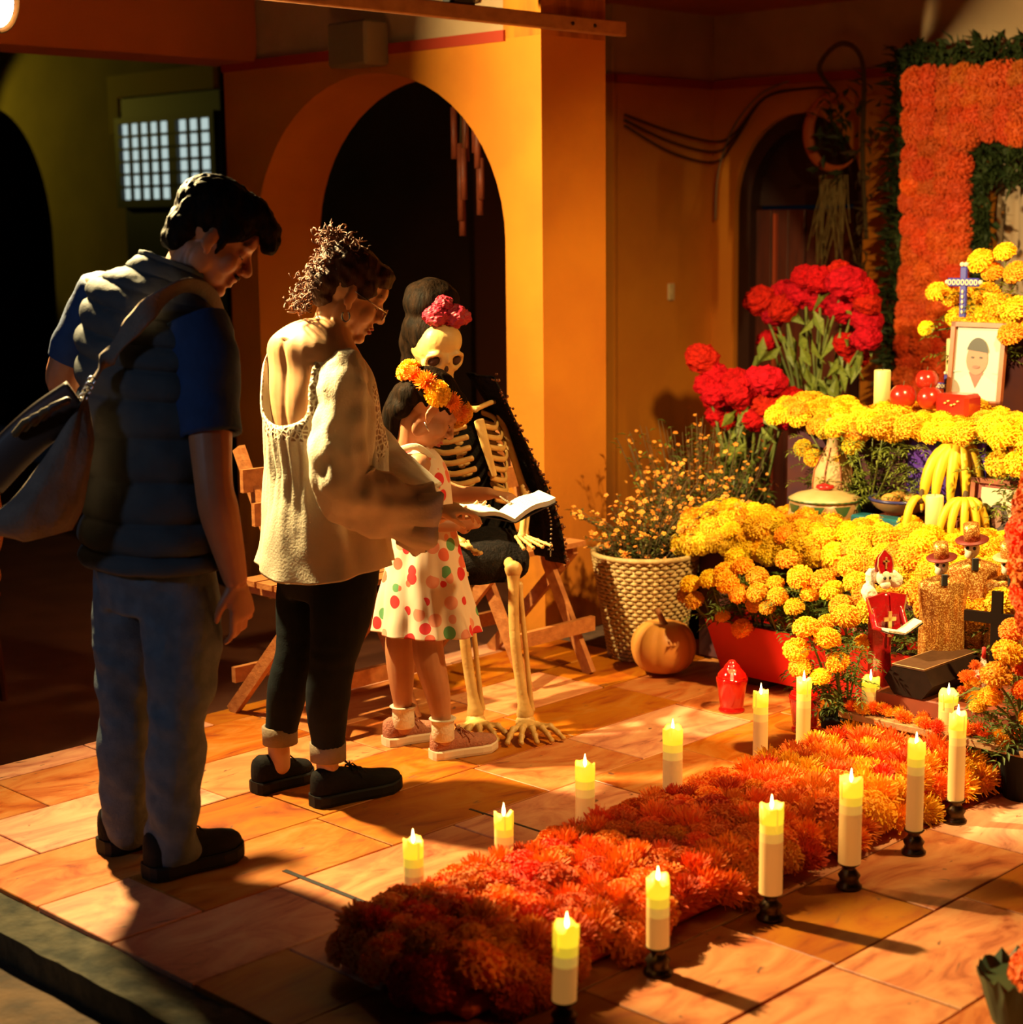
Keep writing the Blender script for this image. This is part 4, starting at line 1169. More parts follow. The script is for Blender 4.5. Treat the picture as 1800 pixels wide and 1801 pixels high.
    def drape(co, n_):
        q = co - V(-.505, 4.606, co.z); a_ = atan2(q.dot(RT), -q.dot(FR))
        k = max(0, min(1, (1.03 - co.z) / .05)) * max(0, min(1, (co.z - .70) / .2))
        low = max(0, min(1, (1.06 - co.z) / .08))
        return low * (.011 * noise.noise(V(co.x * 7, co.y * 7, co.z * 3.5)) + .008 * noise.noise(V(co.x * 17 + 4, co.y * 17, co.z * 6))) + k * .0045 * sin(a_ * 22 + 2 * noise.noise(co * 6)) + .002 * noise.noise(co * 20)
    displace(me, drape)
    bm = bmesh.new(); bm.from_mesh(me); loose = [v for v in bm.verts if not v.link_faces]; bmesh.ops.delete(bm, geom=loose, context='VERTS')
    for it in range(14):                                           # run the cut edge smooth
        nw = {}
        for v in bm.verts:
            nb = [e_.other_vert(v) for e_ in v.link_edges if e_.is_boundary]
            if len(nb) == 2 and v.co.z > .9: nw[v] = v.co * .4 + (nb[0].co + nb[1].co) * .3
        for v, c_ in nw.items(): v.co = c_
    bm.to_mesh(me); bm.free()
    o = build_mesh('blouse', me, [M['blouse'], M['lace']], t)
    sd = o.modifiers.new('s', 'SOLIDIFY'); sd.thickness = .003; sd.offset = 1
    # raised scalloped edging along the U
    eb = MB()
    for k in range(40):
        a = pi * k / 39; s = -.098 * cos(a); z = 1.085 - .05 * sin(a) if True else 0
    # right sleeve: full, gathered, bell shaped at the wrist
    def sleeve(pts, nm, amp=.017, sd_=1):
        sb = MB(); sp = smoothpath(pts, 9); k = len(sp)
        P_ = [V(*p[:3]) for p in sp]; R_ = [p[3] for p in sp]
        rings = []
        ref = V(0, 0, 1); nn = 44
        for i in range(k):
            tt = (P_[min(i + 1, k - 1)] - P_[max(i - 1, 0)]).normalized(); x = (ref - tt * ref.dot(tt)).normalized(); ref = x; y = tt.cross(x)
            rings.append([P_[i] + (x * cos(a) + y * sin(a)) * R_[i] * (1 + .10 * (i / k) * sin(5 * a + i * .15) + .05 * sin(9 * a + i * .3) * (i / k)) for a in [2 * pi * j / nn for j in range(nn)]])
        # turn the open end inwards
        c = P_[-1]; rings.append([c + (V(*q) - c) * .93 - tt * .012 for q in rings[-1]]); rings.append([c + (V(*q) - c) * .75 - tt * .06 for q in rings[-2]])
        sb.loft(rings, 0, True); m_ = sb.mesh('sleeve', []); end_ = P_[-1]; f1, f2 = cloth_folds(amp, 12, sd_, .8), cloth_folds(.006, 30, sd_ + 3, .6)
        displace(m_, lambda co, n_: (f1(co, n_) + f2(co, n_)) * min(1, max(0, ((co - end_).length - .085) / .09))); fix_normals(m_)
        return build_mesh(nm, m_, M['blouse'], t)
    sleeve([(-.455, 4.545, 1.205, .045), (-.435, 4.505, 1.165, .070), (-.430, 4.460, 1.07, .076), (-.436, 4.43, .97, .078), (-.425, 4.425, .895, .082), (-.365, 4.44, .845, .080), (-.30, 4.47, .815, .074), (-.255, 4.49, .795, .082), (-.222, 4.505, .785, .096)], 'sleeve')
    sleeve([(-.545, 4.69, 1.205, .042), (-.555, 4.715, 1.17, .064), (-.50, 4.75, 1.08, .068), (-.43, 4.765, .99, .07), (-.37, 4.755, .91, .07), (-.30, 4.72, .85, .066), (-.245, 4.70, .80, .072)], 'sleeve', .008, 6)
    # cuff bracelet
    # leggings
    jb = MB()
    eloft(jb, [(V(-.50, 4.62, .56), V(.11, -.115, 0), FR * .10), (V(-.50, 4.62, .66), V(.118, -.124, 0), FR * .125), (V(-.50, 4.62, .76), V(.105, -.11, 0), FR * .115)], 24, 5)
    limb(jb, [(-.445, 4.545, .63, .092), (-.458, 4.52, .52, .082), (-.478, 4.50, .415, .062), (-.497, 4.515, .30, .060), (-.502, 4.545, .19, .048), (-.503, 4.553, .150, .045)], 22)
    limb(jb, [(-.555, 4.69, .63, .088), (-.572, 4.675, .52, .078), (-.592, 4.66, .40, .060), (-.622, 4.662, .29, .057), (-.642, 4.67, .185, .046), (-.648, 4.672, .165, .044)], 22)
    jm = fuse(jb, .007, 5)
    displace(jm, lambda co, n_: .0035 * noise.noise(V(co.x * 8, co.y * 8, co.z * 40)) * max(0, 1 - abs(co.z - .41) / .07) + .0015 * noise.noise(co * 25))
    build_mesh('leggings', jm, mat('black_jersey', (0.005, 0.008, 0.010), .8, (0.008, 0.011, 0.013), 20, bump=.1, bscale=200, spec=.15), t)
    cm = mat('grey_turn_up', (0.22, 0.16, 0.10), .9, bump=.2, bscale=150)
    for x, y, z in ((-.504, 4.554, .118), (-.649, 4.673, .130)):
        cb_ = MB(); cb_.lathe([(.043, 0), (.049, .002), (.050, .050), (.046, .053), (.040, .052), (.040, .0)], 24, Matrix.Translation((x, y, z))); cb_.build('turn_up', cm, t, True)
    shoe(t, (-.545, 4.512), (-.322, 4.672), .092, .105, M['blackshoe'], M['blacksole'], M['blacksole'], sole_h=.032)
    shoe(t, (-.718, 4.632), (-.580, 4.765), .090, .105, M['blackshoe'], M['blacksole'], M['blacksole'], sole_h=.032)
woman()

def book():
    t = empty('prayer_book', (.0, 4.70, .735), label='small open prayer book with white pages in the woman\'s hands', cat='book')
    c = V(-.012, 4.69, .752); f = V(.94, .30, 0).normalized(); s = V(-.30, .94, 0)   # pages open to either side along f
    def pg(sg, lift, mt, nm, th, k=1.0):
        mb = MB(); rings = []
        for i in range(9):
            q = i / 8; x = sg * .115 * q * k; z = lift * (q ** 1.1) + .012 * sin(pi * min(1, q * 1.2)) * (1 if nm == 'pages' else .2)
            base = c + f * x + V(0, 0, z)
            w = .072 * k
            rings.append([base - s * w, base + s * w, base + s * w + V(0, 0, th), base - s * w + V(0, 0, th)])
        mb.loft(rings); return mb.build(nm, mt, t)
    pm = mat('paper', (0.80, 0.74, 0.60), .8); cm = mat('book_cover', (0.035, 0.022, 0.02), .6)
    pg(1, .050, cm, 'cover', .003, 1.04); pg(-1, .028, cm, 'cover', .003, 1.04)
    a = pg(1, .050, pm, 'pages', .014); b_ = pg(-1, .028, pm, 'pages', .012)
    mb = MB(); r = random.Random(2)
    for sg, lift, z0 in ((1, .050, .0148),):
        for k in range(9):
            s0 = -.055 + k * .0135
            q0, q1 = .25, r.uniform(.7, .88)
            def pt(q, ss): return c + f * sg * .115 * q + s * ss + V(0, 0, lift * q ** 1.1 + .012 * sin(pi * min(1, q * 1.2)) + z0)
            for i in range(6):
                qa = q0 + (q1 - q0) * i / 6; qb = qa + (q1 - q0) / 6.6
                mb.add([pt(qa, s0), pt(qb, s0), pt(qb, s0 + .0022), pt(qa, s0 + .0022)], [(0, 1, 2, 3)])
    mb.build('print', mat('ink', (.25, .18, .12), .9), a)
book()
def rosary():
    t = empty('rosary', (.0, 4.78, .74), label='bead rosary held over the open book', cat='rosary')
    pts = smoothpath([(-.03, 4.78, .80), (-.015, 4.745, .795), (.01, 4.735, .785), (.035, 4.74, .79), (.06, 4.74, .795), (.085, 4.745, .795), (.10, 4.76, .77), (.11, 4.775, .72), (.108, 4.78, .66)], 5)
    mb = MB()
    for p in pts: mb.ell(p, .0032, n=6, k=4)
    mb.build('bead_strand', mat('rosary_bead', (.25, .17, .10), .3), t, True)
    mb = MB(); mb.box((.108, 4.78, .645), (.004, .004, .03)); mb.box((.108, 4.78, .65), (.016, .004, .004)); mb.build('crucifix', M['chrome'], t)
rosary()

# ------------------------------------------------------------------ girl with the flower crown
def dress_mat():
    m = bpy.data.materials.new('dotted_dress'); m.use_nodes = True; nt = m.node_tree; b = nt.nodes['Principled BSDF']
    tc = nt.nodes.new('ShaderNodeTexCoord'); vo = nn_(nt, 'ShaderNodeTexVoronoi', Scale=21.0, Randomness=.8); nt.links.new(tc.outputs['Object'], vo.inputs['Vector'])
    th = nt.nodes.new('ShaderNodeMath'); th.operation = 'LESS_THAN'; th.inputs[1].default_value = .42; nt.links.new(vo.outputs['Distance'], th.inputs[0])
    sp = nt.nodes.new('ShaderNodeSeparateColor'); nt.links.new(vo.outputs['Color'], sp.inputs[0])
    cr = nt.nodes.new('ShaderNodeValToRGB'); cr.color_ramp.interpolation = 'CONSTANT'; e = cr.color_ramp.elements
    e[0].color = (.62, .02, .02, 1); e[1].position = .30; e[1].color = (.70, .12, .06, 1)
    for p, c in ((.5, (.10, .28, .10, 1)), (.66, (.72, .26, .16, 1)), (.90, (.74, .58, .42, 1))):
        x = e.new(p); x.color = c
    nt.links.new(sp.outputs[0], cr.inputs[0])
    mx = nt.nodes.new('ShaderNodeMix'); mx.data_type = 'RGBA'; mx.inputs[6].default_value = (.74, .56, .40, 1)
    nt.links.new(th.outputs[0], mx.inputs[0]); nt.links.new(cr.outputs[0], mx.inputs[7]); nt.links.new(mx.outputs[2], b.inputs['Base Color']); b.inputs['Roughness'].default_value = .8
    return m
def girl():
    t = empty('person', (-.25, 5.0, 0), label='small girl in a dotted sleeveless dress with a marigold crown, head bowed', cat='person')
    FR = V(.88, .47, 0); RT = V(.47, -.88, 0)
    b = MB()
    hc = V(-.232, 4.985, 1.025)
    Mh = head_shapes(b, hc, radians(18), radians(40), .90, 0, True, (-.290, 5.0, .915), True)
    eloft(b, [(V(-.26, 5.0, .50), RT * .10, FR * .085), (V(-.26, 5.0, .62), RT * .095, FR * .08), (V(-.265, 5.0, .74), RT * .095, FR * .08), (V(-.275, 5.0, .84), RT * .105, FR * .075), (V(-.285, 5.0, .90), RT * .07, FR * .05)], 20, 4)
    limb(b, [(-.262, 4.92, .872, .036), (-.285, 4.885, .80, .032), (-.30, 4.875, .735, .027), (-.235, 4.89, .71, .026), (-.165, 4.91, .70, .020)])
    hand_shapes(b, (-.165, 4.91, .70), (1, .2, .1), (0, 1, .2), False, .62)
    limb(b, [(-.30, 5.08, .87, .036), (-.235, 5.10, .80, .031), (-.165, 5.08, .765, .027), (-.10, 5.03, .770, .022), (-.065, 5.00, .775, .019)])
    hand_shapes(b, (-.066, 5.00, .775), (1, -.35, -.05), (.1, 0, -1), True, .74, (.6, .65, .7, .75), .6)
    limb(b, [(-.243, 4.945, .52, .058), (-.248, 4.935, .38, .046), (-.243, 4.930, .30, .046), (-.222, 4.935, .20, .038), (-.210, 4.938, .11, .027), (-.206, 4.938, .06, .028)])
    limb(b, [(-.318, 5.055, .52, .058), (-.328, 5.06, .38, .046), (-.336, 5.06, .30, .046), (-.335, 5.065, .20, .038), (-.332, 5.075, .11, .027), (-.330, 5.075, .06, .028)])
    build_mesh('body', fuse(b, .0045, 4), M['skin_g'], t)
    face_bits(Mh, t)
    hb = MB()
    def e(c, r, rot=None): hb.ell(c, r, Mh, 18, 12, rot=rot)
    e((-.022, 0, .044), (.104, .083, .082)); e((.045, 0, .072), (.045, .062, .036)); e((-.08, 0, .0), (.048, .062, .055)); e((-.075, 0, -.05), (.036, .046, .04))
    limb(hb, [tuple(hc + V(-.06, .01, .03)) + (.055,), tuple(hc + V(-.095, .015, -.02)) + (.045,), tuple(hc + V(-.103, .02, -.08)) + (.034,), tuple(hc + V(-.095, .02, -.13)) + (.024,), tuple(hc + V(-.085, .02, -.165)) + (.010,)])
    hm = fuse(hb, .005, 3); displace(hm, lambda co, n: .003 * noise.noise(V(co.x * 60, co.y * 60, co.z * 20)))
    build_mesh('hair', hm, M['hair_k'], t)
    # crown of marigolds
    cr = MB().tube([Mh @ V(-.018 + .095 * cos(a), .085 * sin(a), .05) for a in [2 * pi * i / 24 for i in range(25)]], .006, 6, caps=False).build('flower_crown', M['leafd'], t, True); cr['label'] = 'crown of orange marigolds'
    r = random.Random(8)
    for k in range(13):
        a = 2 * pi * k / 13 + .2; d = V(cos(a), sin(a), .35); p = Mh @ V(-.018 + .112 * cos(a), .098 * sin(a), .050 + r.uniform(-.006, .006)); w_ = (Mh.to_3x3() @ d)
        flower(cr, FLUFF['gold' if r.random() < .4 else 'ora'] if k % 3 else POM['gold'], p, r.uniform(.028, .036) * (1.15 if k % 3 == 0 else 1), w_, r)
    # earring thread
    g = MB(); c = Mh @ V(-.01, -.085, -.05); g.tube([c, c + V(.004, -.002, -.012), c + V(.012, -.003, -.026)], .0016, 6); g.build('earring', M['chrome'], t, True)
    # dress
    db = MB()
    st = [(V(-.255, 4.995, .372), V(.105, -.125, 0) * .92, FR * .135), (V(-.255, 4.995, .45), V(.09, -.115, 0) * .92, FR * .122), (V(-.257, 4.997, .58), V(.062, -.10, 0), FR * .100), (V(-.260, 5.0, .68), V(.05, -.092, 0), FR * .088), (V(-.264, 5.0, .76), V(.05, -.095, 0), FR * .088), (V(-.272, 5.0, .83), V(.052, -.098, 0), FR * .084), (V(-.280, 5.0, .885), V(.042, -.08, 0), FR * .064), (V(-.288, 5.0, .915), V(.028, -.052, 0), FR * .046)]
    def fold(tt, th): low = max(0, 1 - tt * 1.9); return 1 + low * (.075 * sin(th * 8 + tt * 2) + .03 * sin(th * 15 + 1))
    eloft(db, st, 96, 10, fn=fold, caps=False)
    me = db.mesh('dress', [], True); displace(me, cloth_folds(.006, 14, 5, .5))
    o = build_mesh('dress', me, dress_mat(), t); sd = o.modifiers.new('s', 'SOLIDIFY'); sd.thickness = .003; sd.offset = 1
    mb = MB()
    for k in range(2):
        q0 = V(-.288, 5.0, .0)
        mb.tube(smoothpath([(-.315, 4.93, .915), (-.270, 4.918, .925), (-.235, 4.925, .90), (-.205, 4.945, .86)], 5), [(.010, .003)] * 16, 8, side=(0, 0, 1)) if k == 0 else None
    mb.build('shoulder_ruffle', M['blouse'], t, True)
    sm = mat('white_sock', (.72, .60, .44), .9, bump=.3, bscale=120)
    for x, y in ((-.208, 4.938), (-.332, 5.075)):
        mb = MB(); mb.lathe([(.030, .055), (.034, .06), (.033, .10), (.034, .115), (.041, .121), (.036, .124), (.030, .12)], 22, Matrix.Translation((x, y, 0))); mb.build('sock', sm, t, True)
    um = mat('pink_knit', (0.42, 0.16, 0.09), .85, (0.34, 0.12, 0.07), 60, bump=.6, bscale=160); wm_ = mat('white_rubber', (.70, .52, .36), .6)
    shoe(t, (-.243, 4.928), (-.055, 5.030), .080, .085, um, wm_, um, sole_h=.026)
    shoe(t, (-.390, 5.066), (-.232, 5.165), .080, .085, um, wm_, um, sole_h=.026)
girl()

# ------------------------------------------------------------------ wooden folding chairs
M['wood'] = mat('orange_pine', (0.46, 0.17, 0.045), .55, (0.33, 0.105, 0.025), 6, stretch=(1.2, 8, 8), bump=.2)
def beam(mb, a, b, w, d, side):
    """rectangular bar from a to b; side: direction of its width"""
    a, b = V(*a), V(*b); t = (b - a).normalized(); s = V(*side); s = (s - t * s.dot(t)).normalized(); n = t.cross(s)
    r0 = [a + s * x * w / 2 + n * y * d / 2 for x, y in ((-1, -1), (1, -1), (1, 1), (-1, 1))]; r1 = [p + (b - a) for p in r0]
    mb.loft([r0, r1])
def chair(u0, v0, label):
    """seat front edge runs along u from u0; sitter faces -v"""
    wd, dp, sz = .40, .34, .455
    t = empty('folding_chair', W(u0 + wd / 2, v0 + dp / 2, 0), label=label, cat='chair', group='wooden folding chairs in a row')
    P = lambda x, y, z: W(u0 + x, v0 + y, z)
    for k in range(4):
        mb = MB(); y = .0 + k * .088; beam(mb, P(-.01, y + .035, sz - .009), P(wd + .01, y + .035, sz - .009), .076, .018, VV_); mb.build('seat_slat', M['wood'], t)
    for x in (.02, wd - .02):
        mb = MB(); beam(mb, P(x, .02, sz - .03), P(x, dp, sz - .03), .022, .03, UV_); mb.build('seat_rail', M['wood'], t)
    for x in (.045, wd - .045):
        mb = MB(); beam(mb, P(x, -.07, 0), P(x, dp + .05, .86), .022, .042, UV_); mb.build('leg', M['wood'], t)
    for x in (.02, wd - .02):
        mb = MB(); beam(mb, P(x, dp + .10, 0), P(x, .03, sz - .03), .022, .042, UV_); mb.build('leg', M['wood'], t)
    for z in (.665, .765):
        yy = -.07 + (dp + .12) * z / .86 - .025
        mb = MB(); beam(mb, P(-.005, yy, z), P(wd + .005, yy, z), .072, .016, (0, 0, 1)); mb.build('back_slat', M['wood'], t)
    for (y, z) in ((-.045, .17), (dp + .06, .13)):
        mb = MB(); beam(mb, P(.0, y, z), P(wd, y, z), .050, .02, (0, 0, 1)); mb.build('stretcher', M['wood'], t)
    return t
chair(-1.45, -.395, 'wooden folding chair half hidden behind the woman in cream')
chair(-.66, -.43, 'wooden folding chair carrying the seated skeleton figure')

# ------------------------------------------------------------------ seated skeleton in black lace
M['bone'] = mat('painted_bone', (0.66, 0.42, 0.14), .5, (0.50, 0.26, 0.07), 10, bump=.2, bscale=50)
M['lacek'] = mat('black_lace', (0.006, 0.005, 0.005), .85, (0.014, 0.010, 0.009), 60, spec=.12, bump=.6, bscale=150)
def bone(mb, pts, r0, knob=1.7, n=10):
    pts = [V(*p) for p in pts]; k = len(pts)
    sp = smoothpath([tuple(p) for p in pts], 6) if k > 2 else [tuple(pts[0].lerp(pts[1], i / 10)) for i in range(11)]
    m = len(sp); rr = []
    for i in range(m):
        q = i / (m - 1); e = min(q, 1 - q); rr.append(r0 * (1 + (knob - 1) * max(0, 1 - e / .12)))
    mb.tube(sp, rr, n, round_caps=True)
def skeleton():
    t = empty('skeleton_figure', (-.10, 5.45, .46), label='life-size skeleton lady in black lace seated on a folding chair, red flowers in her hair', cat='skeleton figure')
    FRs = V(.45, -.89, 0); RTs = V(-.89, -.45, 0)
    hc = V(-.232, 5.40, 1.150)
    Mh = Matrix.Translation(hc) @ Matrix.Rotation(radians(-62), 4, 'Z') @ Matrix.Rotation(radians(14), 4, 'Y')
    sb = MB()
    def e(c, r): sb.ell(c, r, Mh, 18, 12)
    e((-.012, 0, .040), (.094, .076, .084)); e((.040, 0, .055), (.050, .066, .058)); e((.050, 0, -.030), (.040, .044, .048)); e((.062, 0, -.055), (.028, .036, .024))
    for sg in (-1, 1):
        e((.048, sg * .052, -.014), (.028, .012, .012))
        sb.tube([Mh @ V(.082, sg * .012, .022), Mh @ V(.086, sg * .034, .030), Mh @ V(.068, sg * .058, .018), Mh @ V(.060, sg * .060, -.008), Mh @ V(.078, sg * .036, -.022), Mh @ V(.084, sg * .014, -.008), Mh @ V(.082, sg * .012, .022)], .0085, 8, caps=False)
    sb.tube([Mh @ V(.085, 0, .024), Mh @ V(.094, 0, .004)], [.008, .006], 8, round_caps=True)
    sk = build_mesh('skull', fuse(sb, .0045, 3), M['bone'], t)
    jb = MB(); 
    jb.tube([Mh @ V(.0, -.052, -.03), Mh @ V(.012, -.052, -.082), Mh @ V(.06, -.032, -.105), Mh @ V(.078, 0, -.108), Mh @ V(.06, .032, -.105), Mh @ V(.012, .052, -.082), Mh @ V(.0, .052, -.03)], [(.009, .014)] * 7, 10, round_caps=True)
    jb.build('jaw', M['bone'], t, True)
    eb = MB()
    for sg in (-1, 1): eb.ell((.064, sg * .036, .004), (.020, .021, .019), Mh)
    eb.ell((.082, 0, -.020), (.010, .010, .013), Mh)
    eb.build('eye_socket', mat('socket_dark', (.05, .012, .004), .9), t, True)
    for sg in (1,):
        for k in range(9):
            tb = MB(); a = (k - 4) * .17; tb.box((0, 0, 0), (.006, .0095, .014), Mh @ Matrix.Translation((.052 + .036 * cos(a), .036 * sin(a) * 1.1, -.076)) @ Matrix.Rotation(a, 4, 'Z'), bev=.002); tb.build('tooth', M['bone'], sk)
    hb = MB(); 
    for c, r in (((-.040, 0, .065), (.095, .092, .090)), ((-.06, .0, .15), (.085, .09, .075)), ((-.085, 0, .02), (.06, .08, .09)), ((-.075, 0, -.06), (.06, .075, .08))): hb.ell(c, r, Mh, 18, 12)
    hm = fuse(hb, .008, 3); displace(hm, lambda co, n: .006 * noise.noise(co * 25)); build_mesh('hair', hm, M['hair_k'], t)
    rd = mat('crimson_silk', (.42, .006, .03), .6, (.25, .003, .02), 20)
    cm = [comb_mesh('hair_flower', rd, s + 9) for s in range(2)]
    for p, R in (((.035, -.028, .135), .040), ((.030, .035, .130), .046), ((.02, .0, .165), .034), ((.005, .075, .12), .034)):
        link('hair_flower', RND.choice(cm), t, Matrix.Translation(Mh @ V(*p)) @ frame_z((0, 0, 1), RND.uniform(0, 6)) @ Matrix.Diagonal((R, R, R, 1)))
    # spine and ribs
    spine = smoothpath([(-.095, 5.47, .49), (-.125, 5.48, .65), (-.165, 5.475, .82), (-.20, 5.46, .97), (-.222, 5.435, 1.07)], 6)
    mb = MB()
    for i, p in enumerate(spine): mb.ell(p, (.017, .017, .012), n=10, k=6)
    mb.tube(spine, .010, 8); mb.build('spine', M['bone'], t, True)
    c_up = V(-.185, 5.44, 0)
    for k in range(8):
        z = .965 - k * .033; w = .098 + .030 * sin(pi * min(1, (k + 1.5) / 7)); base = V(-.185 + (.97 - z) * .22 , 5.468, z)
        for sg in (-1, 1):
            mb = MB(); L = RTs * -sg
            pts = [base, base + L * w * .75 - FRs * .02 + V(0, 0, -.004), base + L * w * 1.05 + FRs * .05 + V(0, 0, -.022), base + L * w * .8 + FRs * .12 + V(0, 0, -.045), base + L * w * .22 + FRs * .15 + V(0, 0, -.030)]
            sp = smoothpath([tuple(q) for q in pts], 5); mb.tube(sp, [(.009, .0055)] * len(sp), 8, side=(0, 0, 1), round_caps=True); mb.build('rib', M['bone'], t, True)
    mb = MB(); q = V(-.165, 5.468, .95) + FRs * .152; mb.tube([q, q + V(.02, 0, -.08), q + V(.045, .005, -.17)], [(.018, .006), (.015, .006), (.009, .005)], 10, side=RTs, round_caps=True); mb.build('breastbone', M['bone'], t, True)
    for sg in (-1, 1):
        mb = MB(); q = V(-.17, 5.468, .985) + FRs * .14; sh = V(-.19, 5.45, .99) + RTs * -sg * .16
        bone(mb, [q, q.lerp(sh, .5) + FRs * .03 + V(0, 0, .01), sh], .008, 1.3); mb.build('collarbone', M['bone'], t, True)
        el = V(-.12, 5.39, .70) + RTs * -sg * .185; wr = V(-.06, 5.22, .60) + RTs * -sg * .10
        mb = MB(); bone(mb, [sh, el], .011); mb.build('upper_arm_bone', M['bone'], t, True)
        mb = MB(); bone(mb, [el, wr], .008); bone(mb, [el + V(.015, .01, -.012), wr + V(.012, 0, -.01)], .0065); mb.build('forearm_bone', M['bone'], t, True)
        mb = MB()
        for f_ in range(4):
            d = (FRs + RTs * (f_ - 1.5) * .18 * sg + V(0, 0, -.15)).normalized(); q = wr + RTs * (f_ - 1.5) * .012
            for (a, b_) in ((.0, .05), (.053, .085), (.088, .11)): bone(mb, [q + d * a, q + d * b_], .0048, 1.4, 7)
        mb.build('finger_bones', M['bone'], t, True)
    # pelvis hidden by skirt; legs
    for nm, kn, an, in (('R', V(.004, 5.175, .515), V(.035, 5.175, .065)), ('L', V(-.150, 5.20, .50), V(-.118, 5.195, .065))):
        hip = V(-.06, 5.47, .52) if nm == 'R' else V(-.18, 5.45, .52)
        mb = MB(); bone(mb, [hip, hip.lerp(kn, .5) + V(0, 0, .012), kn], .017, 1.6); mb.build('thigh_bone', M['bone'], t, True)
        mb = MB(); bone(mb, [kn, kn.lerp(an, .45) + V(-.012, -.012, 0), an + V(0, 0, .0)], .0165, 1.65, 12); bone(mb, [kn + V(.018, .012, -.05), kn.lerp(an, .5) + V(.018, .0, 0), an + V(.02, .008, .01)], .008, 1.4); mb.ell(kn, (.026, .024, .022)); mb.build('shin_bone', M['bone'], t, True)
        mb = MB(); ft = V(.25, -.97, 0) if nm == 'R' else V(.15, -.99, 0); sd = V(-ft.y, ft.x, 0)
        mb.ell(an + V(0, 0, -.025) + ft * .005, (.032, .030, .028)); mb.ell(an - ft * .03 + V(0, 0, -.042), (.020, .020, .022)); mb.ell(an + ft * .03 + V(0, 0, -.032), (.036, .030, .020))
        for f_ in range(5):
            d = (ft + sd * (f_ - 2) * .34).normalized(); q = an + ft * .035 + sd * (f_ - 2) * .015 + V(0, 0, -.028)
            L1 = .050; p1 = q + d * L1 + V(0, 0, .004); p2 = p1 + d * .028 + V(0, 0, -.012); p3 = p2 + d * .022 + V(0, 0, -.014)
            bone(mb, [q, p1], .0095, 1.35, 8); bone(mb, [p1, p2], .0092, 1.3, 8); bone(mb, [p2, p3], .0082, 1.25, 8)
        me = fuse(mb, .004, 1); zmin = min(v.co.z for v in me.vertices); me.transform(Matrix.Translation((0, 0, .001 - zmin)))
        build_mesh('foot_bones', me, M['bone'], t)
    # black lace shawl falling from the hair down both sides, and skirt over the lap
    for sg in (-1, 1):
        vs = []; fs = []; nu, nz = 10, 26
        for j in range(nz + 1):
            q = j / nz; z = 1.08 - q * .60
            for i in range(nu + 1):
                w = i / nu; base = V(-.20, 5.47, 0).lerp(V(-.10, 5.47, 0), q)
                p = base + RTs * -sg * (.10 + .11 * q + .05 * sin(q * 3)) * (1 if True else 0) + FRs * (-.06 + .19 * w + .03 * q) + RTs * -sg * .012 * sin(w * 9 + q * 6)
                vs.append((p.x, p.y, z))
        for j in range(nz):
            for i in range(nu): fs.append((j * (nu + 1) + i, j * (nu + 1) + i + 1, (j + 1) * (nu + 1) + i + 1, (j + 1) * (nu + 1) + i))
        mb = MB(); mb.add(vs, fs); o = mb.build('shawl', M['lacek'], t, True); s_ = o.modifiers.new('s', 'SOLIDIFY'); s_.thickness = .006
        bb = MB(); r = random.Random(3 + sg)
        for j in range(0, nz + 1):
            for e_ in range(4):
                q = V(*vs[j * (nu + 1) + nu]) + FRs * r.uniform(-.012, .010) + V(r.uniform(-.006, .006), r.uniform(-.006, 0), r.uniform(-.014, .014)); bb.ell(q, r.uniform(.003, .006), n=6, k=4)
        bb.build('bead_trim', mat('jet_beads', (.16, .05, .02), .2, metal=.4), t, True)
    vb = MB()
    eloft(vb, [(V(-.10, 5.49, .475), RTs * .165, V(0, 0, .03)), (V(-.10, 5.46, .52), RTs * .170, V(0, 0, .075)), (V(-.09, 5.36, .53), RTs * .150, V(0, 0, .065)), (V(-.07, 5.25, .525), RTs * .135, V(0, 0, .05)), (V(-.065, 5.215, .50), RTs * .125, V(0, 0, .04))], 30, 6)
    vm = vb.mesh('skirt', []); displace(vm, cloth_folds(.008, 12, 8)); 
    for v in vm.vertices: v.co.z = max(v.co.z, .458)
    build_mesh('skirt', vm, M['lacek'], t)
    mb = MB(); eloft(mb, [(V(-.10, 5.50, .50), RTs * .15, FRs * .05), (V(-.15, 5.515, .75), RTs * .13, FRs * .045), (V(-.19, 5.50, .98), RTs * .15, FRs * .04)], 24, 6); mb.build('bodice_back', M['lacek'], t, True)
skeleton()

